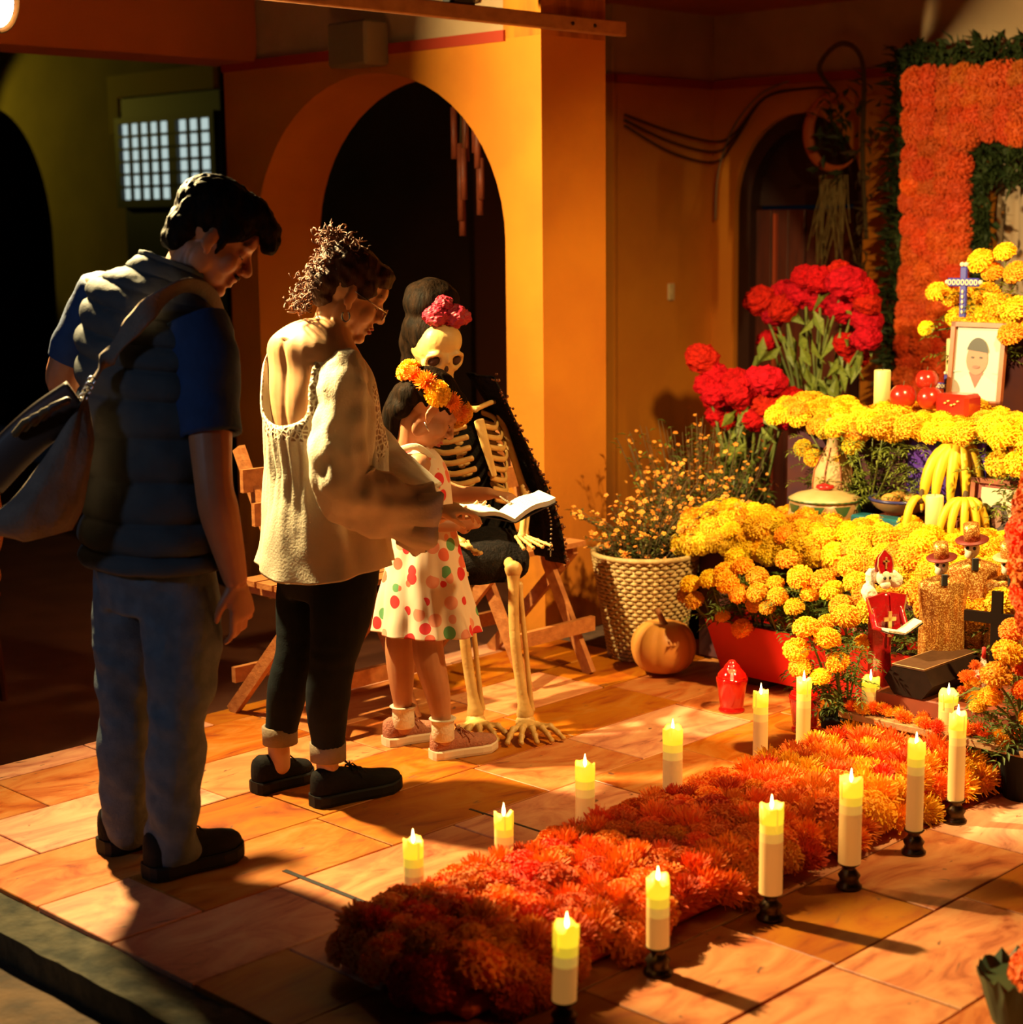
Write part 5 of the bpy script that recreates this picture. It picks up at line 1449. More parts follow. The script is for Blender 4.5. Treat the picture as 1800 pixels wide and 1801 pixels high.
# ------------------------------------------------------------------ wicker basket and its flowering plant
def basket():
    M['wick'] = mat('pale_wicker', (0.50, 0.34, 0.14), .55, (0.36, 0.22, 0.08), 30, bump=.3, bscale=80)
    c = W(.03, -.47, 0)
    t = empty('wicker_basket', c, label='tall tapered wicker basket beside the pillar', cat='basket')
    Hh, r0, r1 = .375, .125, .185; nst = 30; rows = 26
    mb = MB()
    for i in range(nst):
        a = 2 * pi * i / nst; mb.tube([c + V(cos(a) * r0, sin(a) * r0, .005), c + V(cos(a) * r1, sin(a) * r1, Hh)], .0045, 6)
    mb.build('stakes', M['wick'], t, True)
    me = None
    for k in range(rows):
        z = .008 + (Hh - .016) * k / (rows - 1); R = r0 + (r1 - r0) * z / Hh
        mb = MB(); n = nst * 4
        pts = [c + V(cos(2 * pi * j / n) * (R + .0062 * cos(pi * j / 2 + pi * (k % 2))), sin(2 * pi * j / n) * (R + .0062 * cos(pi * j / 2 + pi * (k % 2))), z) for j in range(n + 1)]
        mb.tube(pts, [(.0068, .0072)] * len(pts), 6, side=(0, 0, 1), caps=False); mb.build('weave_row', M['wick'], t, True)
    mb = MB(); mb.tube([c + V(cos(a) * (r1 + .004), sin(a) * (r1 + .004), Hh + .004) for a in [2 * pi * i / 48 for i in range(49)]], .010, 8, caps=False); mb.build('rim', M['wick'], t, True)
    mb = MB(); mb.lathe([(.001, .012), (r0 - .004, .012), (r1 - .012, Hh - .05), (.001, Hh - .05)], 24, Matrix.Translation(c)); mb.build('inner_pot', M['leafd'], t)
    # flowering plant
    p = empty('flowering_plant', c + V(0, 0, Hh - .03), label='airy bush of tiny orange flowers growing in the wicker basket', cat='plant')
    r = random.Random(61); sb = MB(); lb = MB(); fb = MB()
    for k in range(150):
        a = r.uniform(0, 2 * pi); lean = r.uniform(.0, 1.0) ** .7; h = r.uniform(.07, .34) * (1.15 if cos(a - .3) > .2 else .8)
        d = V(cos(a) * lean * .9 + .16, sin(a) * lean * .6, 1).normalized(); q0 = c + V(cos(a) * .09 * lean, sin(a) * .09 * lean, Hh - .04)
        q1 = q0 + d * h * .6; q2 = q0 + d * h + V(cos(a) * .06 * lean, sin(a) * .06 * lean, -.03 * lean)
        sb.tube([q0, q1, q2], [.002, .0016, .001], 4)
        for m_ in range(9):
            w = r.uniform(.2, 1.0); q = q0.lerp(q1, w * 2) if w < .5 else q1.lerp(q2, w * 2 - 1)
            b_ = r.uniform(0, 2 * pi); leaf_quad(lb, q, (cos(b_), sin(b_), r.uniform(-.2, .8)), (0, 0, 1), r.uniform(.018, .042), r.uniform(.006, .012))
        for m_ in range(2):
            q = q2 + V(r.gauss(0, .016), r.gauss(0, .016), r.gauss(0, .014)) if m_ else q2
            dd = V(r.gauss(0, .6), r.gauss(-.5, .5), 1).normalized(); x = dd.orthogonal().normalized(); y = dd.cross(x); R = r.uniform(.007, .0115)
            for s in range(5):
                an = 2 * pi * s / 5; u = x * cos(an) + y * sin(an); w2 = x * -sin(an) + y * cos(an)
                fb.add([q, q + u * R * .7 + w2 * R * .42 + dd * R * .2, q + u * R * 1.05 + dd * R * .1, q + u * R * .7 - w2 * R * .42 + dd * R * .2], [(0, 1, 2, 3)])
            fb.ell(q + dd * R * .2, R * .28, n=5, k=4)
    sb.build('stems', M['twig'], p)
    o = lb.build('foliage', mat('olive_leaf', (.10, .11, .015), .6, (.05, .06, .01), 15, translucent=.2), p); o['kind'] = 'stuff'
    o = fb.build('blossoms', mat('tiny_orange', (.85, .22, .02), .6, (.9, .42, .05), 30, translucent=.15), p); o['kind'] = 'stuff'
    # second clump further back right
    p = empty('flowering_plant', W(.42, -.42, .0), label='taller airy bush of tiny orange flowers behind the basket', cat='plant')
    c2 = W(.42, -.40, 0); sb = MB(); lb = MB(); fb = MB()
    mb = MB(); mb.lathe([(.001, 0), (.10, 0), (.135, .26), (.12, .26), (.115, .22), (.001, .22)], 20, Matrix.Translation(c2)); mb.build('pot', M['blacksole'], p, True)
    for k in range(150):
        a = r.uniform(0, 2 * pi); lean = r.uniform(.0, 1.0) ** .7; h = r.uniform(.25, .62)
        d = V(cos(a) * lean * .55 + .05, sin(a) * lean * .4, 1).normalized(); q0 = c2 + V(cos(a) * .09 * lean, sin(a) * .09 * lean, .22)
        q2 = q0 + d * h; q1 = q0.lerp(q2, .5) + V(r.gauss(0, .01), r.gauss(0, .01), 0); sb.tube([q0, q1, q2], [.002, .0016, .001], 4)
        for m_ in range(9):
            q = q0.lerp(q2, r.uniform(.3, 1)); b_ = r.uniform(0, 2 * pi); leaf_quad(lb, q + V(r.gauss(0, .012), r.gauss(0, .012), 0), (cos(b_), sin(b_), r.uniform(-.2, .8)), (0, 0, 1), r.uniform(.02, .045), r.uniform(.006, .013))
        for m_ in range(2):
            q = q0.lerp(q2, r.uniform(.6, 1.0)) + V(r.gauss(0, .02), r.gauss(0, .02), r.gauss(0, .01)); dd = V(r.gauss(0, .6), r.gauss(-.5, .5), 1).normalized(); x = dd.orthogonal().normalized(); y = dd.cross(x); R = r.uniform(.006, .011)
            for s in range(5):
                an = 2 * pi * s / 5; u = x * cos(an) + y * sin(an); w2 = x * -sin(an) + y * cos(an)
                fb.add([q, q + u * R * .7 + w2 * R * .42, q + u * R * 1.05, q + u * R * .7 - w2 * R * .42], [(0, 1, 2, 3)])
    sb.build('stems', M['twig'], p); o = lb.build('foliage', M['leaf'], p); o['kind'] = 'stuff'; o = fb.build('blossoms', bpy.data.materials['tiny_orange'], p); o['kind'] = 'stuff'
basket()

def pumpkin():
    c = W(-.13, -.685, 0); t = empty('pumpkin', c, label='round pale orange pumpkin on the tiles by the basket', cat='pumpkin')
    mb = MB(); n, k = 72, 24; rings = []
    for i in range(1, k):
        th = pi * i / k; ring = []
        for j in range(n):
            a = 2 * pi * j / n; rib = 1 - .06 * (1 - abs(sin(a * 5))) ** 2
            R = .114 * sin(th) ** .8 * rib; z = .096 - .096 * cos(th) * (1 - .16 * math.exp(-(sin(th) / .32) ** 2))
            ring.append(c + V(R * cos(a), R * sin(a), z))
        rings.append(ring)
    mb.loft(rings); mb.build('shell', mat('pumpkin_skin', (.62, .28, .06), .45, (.50, .17, .03), 7, bump=.1), t, True)
    mb = MB(); mb.tube([c + V(0, 0, .165), c + V(-.003, -.004, .185), c + V(-.014, -.012, .212), c + V(-.026, -.018, .232)], [.024, .012, .0095, .011], 8); mb.build('stalk', mat('pumpkin_stalk', (.34, .13, .035), .7), t, True)
pumpkin()

# ------------------------------------------------------------------ candles
M['wax'] = mat('ivory_glow_wax', (0.78, 0.52, 0.20), .45, emit='#f0a048', estr=.30)  # light on the shaft is put in as faint self-glow
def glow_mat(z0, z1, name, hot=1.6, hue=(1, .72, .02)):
    """wax with its inner light put in as even emission"""
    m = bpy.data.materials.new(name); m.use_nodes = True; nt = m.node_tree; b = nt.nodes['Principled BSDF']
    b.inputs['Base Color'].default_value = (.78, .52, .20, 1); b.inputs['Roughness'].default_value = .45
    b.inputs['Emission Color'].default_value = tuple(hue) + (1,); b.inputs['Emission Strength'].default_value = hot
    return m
M['waxglow'] = glow_mat(0, 1, 'glow_wax_top', 1.0)  # glow fading down the wax, painted as bands of emission
M['waxglow_mid'] = glow_mat(0, 1, 'glow_wax_mid', .62, (1, .66, .03))
M['waxglow_low'] = glow_mat(0, 1, 'glow_wax_low', .40, (1, .56, .08))
M['flame'] = mat('flame', (1, .8, .3), .5, emit='#fff2a8', estr=9.0)
def candle(p, h, r, label, holder=True, group='lit candles beside the flower carpet', hh=.05, seed=0, lean=(0, 0), short=False):
    rn = random.Random(seed)
    p = V(*p); t = empty('candle', p, label=label, cat='candle', group=group)
    z0 = p.z
    if holder:
        b = MB(); R = .026
        b.lathe([(.001, 0), (R * 1.15, 0), (R * 1.18, .006), (R * .95, .012), (R * .85, hh * .35), (R * 1.02, hh * .5), (R * .62, hh * .72), (R * .5, hh * .8), (R * .95, hh * .95), (R * 1.0, hh), (.001, hh)], 20, Matrix.Translation(p))
        b.build('holder', M['brass'], t, True); z0 += hh
    gl = min(.075, h * .5)
    # shaft
    def ring(z, k=1.0): return [(p.x + lean[0] * (z - z0) + r * k * cos(2 * pi * j / 24), p.y + lean[1] * (z - z0) + r * k * sin(2 * pi * j / 24), z) for j in range(24)]
    b = MB(); b.loft([ring(z0), ring(z0 + .002), ring(z0 + h - gl * 1.1), ring(z0 + h - gl * .82), ring(z0 + h - gl * .55)], caps=False)
    b.m = [2 if k >= 72 else 1 if k >= 48 else 0 for k in range(96)]; b.build('shaft', [M['wax'], M['waxglow_low'], M['waxglow_mid']], t, True)
    b = MB(); top = []
    for j in range(24):
        a = 2 * pi * j / 24; dz = .004 * sin(a * 2 + seed) + .003 * sin(a * 5 + seed * 2) - (.010 if cos(a - seed) > .75 and short else 0)
        top.append((p.x + lean[0] * h + r * 1.02 * cos(a), p.y + lean[1] * h + r * 1.02 * sin(a), z0 + h + dz))
    cen = V(p.x + lean[0] * h, p.y + lean[1] * h, z0 + h - .010)
    inn = [tuple(cen + (V(*q) - cen) * .82) for q in top]; fl = [tuple(cen + V(.55 * r * cos(2 * pi * j / 24), .55 * r * sin(2 * pi * j / 24), 0)) for j in range(24)]
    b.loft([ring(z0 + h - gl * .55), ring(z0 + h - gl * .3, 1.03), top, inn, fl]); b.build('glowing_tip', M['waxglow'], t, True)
    for k in range(2):
        a = rn.uniform(0, 6.28); L = rn.uniform(.02, .05); q = V(p.x + r * cos(a), p.y + r * sin(a), z0 + h - .004)
        b = MB(); b.tube([q, q - V(0, 0, L * .5), q - V(0, 0, L)], [.0015, .002, .0025], 7, round_caps=True); b.build('drip', M['waxglow'] if L < .03 else M['waxglow_mid'], t, True)
    b = MB(); b.lathe([(.0005, 0), (.0035, .006), (.0042, .012), (.0026, .022), (.0004, .034)], 10, Matrix.Translation(cen + V(0, 0, .0))); b.build('flame', M['flame'], t, True)
    return t
def pl(c, e, col_, s=.012):
    d = bpy.data.lights.new('candle_light', 'POINT'); d.energy = e; d.color = col_; d.shadow_soft_size = s
    o = bpy.data.objects.new('candle_light', d); col.objects.link(o); o.location = c
CL = [(-.227, 3.709, .150, .0225, 'short stubby candle at the near left corner of the flower carpet'), (-.026, 3.923, .135, .0225, 'short candle, second from the near end of the carpet\'s left row'), (.173, 4.104, .195, .024, 'tall candle, third in the carpet\'s left row'),
      (.412, 4.366, .205, .026, 'tall candle with sloping tip, fourth in the carpet\'s left row'), (.679, 4.636, .225, .0205, 'slim tall candle, fifth in the carpet\'s left row'), (.819, 4.767, .225, .0205, 'slim tall candle at the far end of the left row, by the red jar'),
      (.092, 3.184, .155, .024, 'melted candle at the near end of the carpet\'s right row'), (.295, 3.434, .150, .024, 'short candle, second in the carpet\'s right row'), (.572, 3.719, .205, .0265, 'tall thick candle, third in the carpet\'s right row'),
      (.784, 3.900, .205, .0265, 'tall thick candle, fourth in the carpet\'s right row'), (.986, 4.119, .225, .021, 'tall candle, fifth in the carpet\'s right row'), (1.145, 4.342, .230, .0215, 'tall candle at the far end of the right row, by the black pot')]
for k, (x, y, h, r_c, lb_) in enumerate(CL):
    hh = .05 if k < 6 else .062
    rad = r_c
    candle((x, y, 0), h, rad, lb_, True, hh=hh, seed=k * 1.7, short=k in (0, 1, 6, 7), lean=(.04, 0) if k == 6 else (0, 0))
    pl((x, y, hh + h + .03), .32, (1, .50, .11))

# ------------------------------------------------------------------ red glass candle jars
M['redglass'] = mat('red_glass', (.75, .012, .010), .08, trans=.55, coat=.5)
M['redwax'] = mat('glow_red_wax', (.8, .05, .02), .4, emit='#ff2a08', estr=.5)  # jar flame's glow put into the wax as emission
def jar(p, label, s=1.0):
    p = V(*p); t = empty('candle_jar', p, label=label, cat='candle jar', group='red glass candle jars on the tiles')
    Mx = Matrix.Translation(p) @ Matrix.Scale(s, 4)
    b = MB(); b.lathe([(.001, .0), (.040, .0), (.043, .004), (.041, .010), (.036, .014), (.038, .022), (.047, .085), (.051, .105), (.050, .112), (.045, .112), (.042, .085), (.034, .020), (.001, .018)], 32, Mx); b.build('glass_body', M['redglass'], t, True)
    b = MB(); b.lathe([(.048, .113), (.044, .124), (.032, .138), (.026, .143), (.024, .150), (.016, .158), (.012, .162), (.010, .167), (.001, .169)], 32, Mx); b.build('glass_lid', M['redglass'], t, True)
    b = MB(); b.lathe([(.001, .02), (.033, .021), (.041, .098), (.001, .098)], 24, Mx); b.build('wax', M['redwax'], t, True)
    b = MB(); b.lathe([(.0005, .098), (.005, .104), (.004, .112), (.0005, .120)], 10, Mx); b.build('flame', M['flame'], t, True)
    pl(p + V(0, 0, .125 * s), .12, (1, .16, .04), .01)
jar((.698, 5.404, 0), 'red glass candle jar with a lid, standing before the red planter')
jar((.895, 5.18, 0), 'red glass candle jar half hidden behind a slim tall candle')

# ------------------------------------------------------------------ black pots of marigolds
def pot_plant(name, p, r, h, heads, label, keys, seed, box, leafn=90):
    p = V(*p); t = empty(name, p, label=label, cat='potted plant')
    b = MB(); b.lathe([(.001, 0), (r * .78, 0), (r, h), (r * 1.04, h), (r * 1.05, h - .014), (r * .98, h + .004), (r * .92, h), (r * .88, h - .02), (.001, h - .02)], 28, Matrix.Translation(p)); b.build('pot', M['blacksole'], t, True)
    rn = random.Random(seed); pts = []
    for (x, y, z, R) in heads: pts.append((V(x, y, z), R, V(rn.uniform(-.5, .2), rn.uniform(-.7, -.1), 1)))
    sb = MB(); lb = MB()
    for q, R, d in pts:
        flower(t, POM[rn.choice(keys)], q, R, d, rn)
        b0 = p + V(rn.uniform(-.3, .3) * r, rn.uniform(-.3, .3) * r, h - .02)
        sb.tube(smoothpath([tuple(b0), tuple(b0.lerp(q, .5) + V(0, 0, .02)), tuple(q - d.normalized() * R * .5)], 4), .0035, 5)
        sb.lathe([(.001, -R * .95), (R * .30, -R * .75), (R * .42, -R * .35)], 7, Matrix.Translation(q) @ frame_z(d))
    sb.build('stems', M['stem'], t, True)
    for k in range(leafn):
        f = [rn.uniform(box[0][i], box[1][i]) for i in range(3)]; a = rn.uniform(0, 2 * pi)
        fern_leaf(lb, f, (cos(a), sin(a), rn.uniform(-.4, .6)), rn.uniform(.05, .085), rn)
    o = lb.build('foliage', M['leaf'], t); o['kind'] = 'stuff'
pot_plant('potted_marigold', (.960, 4.925, 0), .066, .125, [(.841, 4.88, .396, .038), (.910, 4.93, .395, .030), (.898, 4.85, .369, .039), (.814, 4.88, .331, .038), (.823, 4.86, .284, .034), (.927, 4.84, .301, .035), (.877, 4.83, .262, .030), (.966, 4.93, .416, .042), (1.02, 4.95, .33, .028)],
          'marigolds in a small black plastic pot at the left end of the low table', ('gold', 'gold', 'yel'), 71, ((.85, 4.84, .15), (1.03, 4.99, .36)))
pot_plant('potted_marigold', (1.385, 4.54, 0), .075, .15, [(1.325, 4.5, .472, .038), (1.305, 4.47, .419, .042), (1.27, 4.45, .363, .040), (1.257, 4.45, .305, .033), (1.228, 4.46, .276, .024), (1.36, 4.5, .372, .034), (1.347, 4.45, .322, .034), (1.38, 4.47, .44, .036), (1.36, 4.43, .25, .032), (1.42, 4.5, .40, .036)],
          'marigolds in a black plastic pot at the right edge by the cross', ('gold', 'ora', 'gold'), 72, ((1.25, 4.46, .12), (1.46, 4.60, .36)))

# ------------------------------------------------------------------ low table with coffin, dolls and crosses
M['plank'] = mat('raw_plank', (.42, .24, .10), .7, (.30, .16, .06), 5, stretch=(1.5, 10, 10), bump=.2)
M['redbox'] = mat('red_brown_board', (.22, .045, .015), .6, (.16, .03, .01), 5)
t = empty('low_table', W(-.35, -1.9, 0), label='low plank table on a concrete block, set before the altar', cat='table')
mb = MB(); ubox(mb, -.56, -.37, -2.40, -1.69, .130, .150, bev=.002); mb.build('board', M['plank'], t)
mb = MB(); ubox(mb, -.365, -.14, -2.40, -1.69, .130, .150, bev=.002); mb.build('board', M['plank'], t)
mb = MB(); ubox(mb, -.50, -.30, -1.86, -1.76, 0, .130, bev=.008); mb.build('concrete_block', mat('concrete', (.28, .20, .12), .95, (.18, .12, .07), 60, bump=1, bscale=120), t)
mb = MB(); ubox(mb, -.42, -.16, -2.38, -1.95, 0, .130, bev=.004); mb.build('support_crate', M['redbox'], t)
o = ubox(MB(), -.50, -.06, -2.20, -1.775, .151, .215, bev=.004).build('display_box', M['redbox']); tag(o, 'flat red brown box carrying the coffin and dolls on the low table', 'box')
def coffin():
    t = empty('toy_coffin', W(-.37, -1.885, .216), label='dark brown toy coffin with a flat lid, lying on the red box', cat='coffin')
    sec = [(-.045, .0), (-.078, .042), (-.052, .082), (.052, .082), (.078, .042), (.045, .0)]
    m = mat('coffin_card', (.012, .0045, .002), .8, (.016, .006, .003), 40, spec=.12); me_ = mat('coffin_edge', (.45, .26, .12), .6)
    def ring(u, k, dz=0): return [W(u, -1.885 + a * k, .216 + b + dz) for a, b in sec]
    mb = MB(); mb.loft([ring(-.505, 1.0), ring(-.22, 1.0)]); mb.build('case', m, t)
    lidp = lambda u, k, z, i: W(u, -1.885 + (-.052 if i else .052) * k, .216 + z)
    mb = MB()
    rs = []
    for u, k in ((-.507, 1.0), (-.218, 1.0)): rs.append([lidp(u, k, .0825, 0), lidp(u, k, .0825, 1), lidp(u, k, .088, 1), lidp(u, k, .088, 0)])
    mb.loft(rs); mb.build('lid', mat('lid_card', (.075, .032, .014), .7, (.095, .042, .019), 60, spec=.2), t)
    mb = MB()
    for i in (0, 1): mb.tube([lidp(u, k, .088, i) for u, k in ((-.507, 1.0), (-.218, 1.0))], .0012, 4)
    mb.tube([lidp(-.507, 1.0, .088, 0), lidp(-.507, 1.0, .088, 1)], .0012, 4); mb.build('edging', me_, t)
coffin()
M['xblack'] = mat('black_card', (.010, .004, .002), .85, spec=.1)
def black_cross():
    t = empty('black_cross', (1.343, 4.72, .151), label='plain black wooden cross standing behind the coffin', cat='cross')
    f = V(.82, -.57, 0)
    mb = MB(); beam(mb, (1.343, 4.72, .151), (1.343, 4.72, .530), .030, .014, f); mb.build('upright', M['xblack'], t)
    mb = MB(); beam(mb, V(1.343, 4.72, .453) - f * .092, V(1.343, 4.72, .453) + f * .092, .030, .0145, (0, 0, 1)); mb.build('crossbar', M['xblack'], t)
black_cross()
M['robe'] = mat('red_foil', (.42, .006, .010), .25, (.30, .004, .006), 14, bump=.6, bscale=40, spec=.7)
M['cotton'] = mat('white_cotton', (.78, .68, .52), .95, bump=1, bscale=60)
M['goldtrim'] = mat('gold_trim', (.75, .45, .14), .35, metal=.6)
M['skullw'] = mat('white_clay', (.72, .60, .44), .6)
def bishop():
    c = W(-.405, -1.745, 0) ; z0 = .1505
    c = V(1.075, 4.945, 0)
    t = empty('bishop_doll', c + V(0, 0, z0), label='skeleton bishop doll in red foil robes and tall mitre holding an open book', cat='doll')
    FRd = V(.35, -.94, 0); RTd = V(-.94, -.35, 0) * -1
    mb = MB()
    eloft(mb, [(c + V(.005, 0, z0), RTd * .050, FRd * .032), (c + V(0, 0, z0 + .05), RTd * .044, FRd * .030), (c + V(-.005, 0, z0 + .13), RTd * .034, FRd * .026), (c + V(-.006, 0, z0 + .20), RTd * .036, FRd * .026), (c + V(0, 0, z0 + .27), RTd * .042, FRd * .024), (c + V(0, 0, z0 + .33), RTd * .022, FRd * .018)], 32, 6, fn=lambda tt, th: 1 + .06 * sin(th * 7 + tt * 4))
    mb.build('robe', M['robe'], t, True)
    cp = MB(); sh = c + V(0, 0, z0 + .335)
    for sg in (-1, 1):
        vs = [sh + RTd * sg * .008 + FRd * .022, sh + RTd * sg * .066 + V(0, 0, -.012) + FRd * .02, sh + RTd * sg * .040 + V(0, 0, -.10) + FRd * .034, sh + RTd * sg * .012 + V(0, 0, -.13) + FRd * .034]
        bk = [v - FRd * .010 for v in vs]; cp.loft([vs, bk])
    cp.build('cape', M['robe'], t)
    tr = MB()
    for sg in (-1, 1): tr.tube([sh + RTd * sg * .066 + V(0, 0, -.012) + FRd * .021, sh + RTd * sg * .040 + V(0, 0, -.10) + FRd * .035], .0022, 5)
    def crs(q, L, w, th=.005):
        tr.box((0, 0, 0), (w * .28, th, L), Matrix.Translation(q) @ Matrix.Rotation(atan2(RTd.y, RTd.x), 4, 'Z')); tr.box((0, 0, L * .2), (w, th, w * .28), Matrix.Translation(q) @ Matrix.Rotation(atan2(RTd.y, RTd.x), 4, 'Z'))
    crs(c + FRd * .037 + V(.0, 0, z0 + .245), .075, .040); tr.build('gold_cross', M['goldtrim'], t)
    hd = MB(); h = c + V(0, 0, z0 + .375); hd.ell(h, (.022, .022, .025)); hd.ell(h + FRd * .010 + V(0, 0, -.019), (.016, .015, .013)); hd.build('head', M['skullw'], t, True)
    ey = MB()
    for sg in (-1, 1): ey.ell(h + FRd * .019 + RTd * sg * .008 + V(0, 0, .002), .0050, n=8, k=6)
    for k in range(5): ey.box(h + FRd * .0215 + RTd * (k - 2) * .0036 + V(0, 0, -.018), (.0008, .0008, .008))
    ey.build('eyes', M['black'], t, True)
    ct = MB()
    for k in range(9):
        a = pi * (k / 8) ; ct.ell(h + RTd * (-.044 * cos(a)) - FRd * (.004 + .034 * sin(a)) + V(0, 0, .012 * sin(a) - .012 - .035 * (cos(a) > .4)), (.021, .018, .024), n=10, k=7)
    ct.ell(h + RTd * -.038 + V(0, 0, -.055), (.018, .018, .03)); cm_ = fuse(ct, .004, 2); displace(cm_, lambda co, n: .003 * noise.noise(co * 90)); build_mesh('cotton_collar', cm_, M['cotton'], t)
    mt = MB(); z = z0 + .390
    prof = [(0, .020), (.022, .026), (.045, .022), (.066, .003)]
    for sgn in (1, -1):
        f0 = [(c + RTd * -w + FRd * sgn * .012 * (1 - k / .07) + V(.0, 0, z + k), c + RTd * w + FRd * sgn * .012 * (1 - k / .07) + V(0, 0, z + k)) for k, w in prof]
        vs = [p for pr in f0 for p in pr]; mt.add(vs, [(0, 1, 3, 2), (2, 3, 5, 4), (4, 5, 7, 6)])
    for i in (0, 1):
        pass
    o = mt.build('mitre', M['robe'], t); s_ = o.modifiers.new('s', 'SOLIDIFY'); s_.thickness = .002
    tr = MB(); tr.tube([c + RTd * w * sg + FRd * .013 * (1 - k / .07) + V(0, 0, z + k) for sg, seq in ((1, prof), (-1, prof[::-1])) for k, w in seq], .0020, 5)
    q = c + FRd * .012 + V(0, 0, z + .03); tr.box((0, 0, 0), (.005, .003, .034), Matrix.Translation(q)); tr.box((0, 0, .005), (.018, .003, .005), Matrix.Translation(q)); tr.build('mitre_trim', M['goldtrim'], t)
    bk = MB(); q = c + FRd * .075 + RTd * .014 + V(0, 0, z0 + .225)
    for sg, li in ((-1, .012), (1, .030)):
        r0 = [q - FRd * .022, q + FRd * .022, q + FRd * .022 + V(0, 0, .006), q - FRd * .022 + V(0, 0, .006)]; r1 = [p + RTd * sg * .055 + V(0, 0, li) for p in r0]; bk.loft([r0, r1])
    bo = bk.build('book', M['cotton'], t)
    bk = MB()
    for sg, li in ((-1, .012), (1, .030)):
        r0 = [q - FRd * .024 + V(0, 0, -.003), q + FRd * .024 + V(0, 0, -.003), q + FRd * .024, q - FRd * .024]; r1 = [p + RTd * sg * .057 + V(0, 0, li) for p in r0]; bk.loft([r0, r1])
    bk.build('book_cover', M['black'], bo)
    ar = MB()
    for sg in (-1, 1): ar.tube([sh + RTd * sg * .045 + V(0, 0, -.02), c + RTd * sg * .05 + FRd * .04 + V(0, 0, z0 + .24), q + RTd * sg * .035 + V(0, 0, .004)], [.012, .010, .006], 8, round_caps=True)
    ar.build('arm', M['robe'], t, True)
bishop()
def sequin_mat():
    m = bpy.data.materials.new('gold_sequins'); m.use_nodes = True; nt = m.node_tree; b = nt.nodes['Principled BSDF']
    tc = nt.nodes.new('ShaderNodeTexCoord'); vo = nn_(nt, 'ShaderNodeTexVoronoi', Scale=380.0, Randomness=.6); nt.links.new(tc.outputs['Object'], vo.inputs['Vector'])
    cr = nt.nodes.new('ShaderNodeValToRGB'); cr.color_ramp.elements[0].color = (.40, .12, .012, 1); cr.color_ramp.elements[1].color = (.95, .62, .18, 1); cr.color_ramp.elements[0].position = .5; cr.color_ramp.elements[1].position = .9
    sp = nt.nodes.new('ShaderNodeSeparateColor'); nt.links.new(vo.outputs['Color'], sp.inputs[0]); nt.links.new(sp.outputs[0], cr.inputs[0]); nt.links.new(cr.outputs[0], b.inputs['Base Color'])
    b.inputs['Metallic'].default_value = .55; b.inputs['Roughness'].default_value = .38
    bp = nt.nodes.new('ShaderNodeBump'); bp.inputs['Strength'].default_value = 1.0; bp.inputs['Distance'].default_value = .004; nt.links.new(sp.outputs[1], bp.inputs['Height']); nt.links.new(bp.outputs[0], b.inputs['Normal'])
    return m
M['sequin'] = sequin_mat()
def gold_doll(c, z0, label, s=1.0, brim=None):
    c = V(c[0], c[1], 0); t = empty('gold_cloaked_doll', c + V(0, 0, z0), label=label, cat='doll', group='skeleton dolls in gold cloaks and hats')
    mb = MB()
    eloft(mb, [(c + V(0, 0, z0), V(.062, 0, 0) * s, V(0, .05, 0) * s), (c + V(0, 0, z0 + .10 * s), V(.066, 0, 0) * s, V(0, .05, 0) * s), (c + V(0, 0, z0 + .20 * s), V(.064, 0, 0) * s, V(0, .045, 0) * s), (c + V(0, 0, z0 + .268 * s), V(.072, 0, 0) * s, V(0, .032, 0) * s), (c + V(0, 0, z0 + .288 * s), V(.060, 0, 0) * s, V(0, .026, 0) * s), (c + V(0, 0, z0 + .305 * s), V(.013, 0, 0) * s, V(0, .013, 0) * s)], 48, 5, fn=lambda tt, th: 1 + .07 * sin(th * 9 + tt * 2) * (1 - tt * .6))
    mb.build('cloak', M['sequin'], t, True)
    h = c + V(-.008, -.006, z0 + .335 * s); mb = MB(); mb.ell(h, (.021 * s, .022 * s, .028 * s)); mb.ell(h + V(-.010, -.012, -.016) * s, (.013 * s, .012 * s, .012 * s)); mb.build('head', M['skullw'], t, True)
    mb = MB(); mb.ell(h + V(-.016, -.014, .002) * s, .005 * s, n=8, k=6); mb.ell(h + V(.001, -.020, .002) * s, .005 * s, n=8, k=6); mb.build('eyes', M['black'], t, True)
    mb = MB(); mb.box(c + V(-.004, -.03 * s, z0 + .295 * s), (.018 * s, .008, .035 * s), bev=.002); mb.build('neckcloth', M['black'], t)
    R = Matrix.Translation(h + V(0, 0, .018 * s)) @ Matrix.Rotation(radians(-8), 4, 'Y') @ Matrix.Rotation(radians(8), 4, 'X')
    hb = MB(); hb.lathe([(.001, -.002), (.044 * s, .003), (.045 * s, .006), (.001, .004)], 28, R); hh = hb.build('hat', mat('brim_' + str(len(bpy.data.objects)), *(brim or ((.16, .012, .008), .6))), t, True)
    hb = MB(); hb.lathe([(.022 * s, .004), (.021 * s, .05 * s), (.001, .051 * s)], 24, R); hb.build('hat_crown', M['sequin'], hh, True)
gold_doll((1.262, 5.00), .216, 'skeleton doll in gold sequin cloak and red-brimmed hat, nearest the bishop doll')
gold_doll((1.372, 5.085), .216, 'tallest skeleton doll in gold sequin cloak, between the two others', 1.10)
gold_doll((1.455, 4.995), .216, 'skeleton doll in gold cloak with pale hat brim at the right edge', 1.0, ((.55, .36, .16), .6))
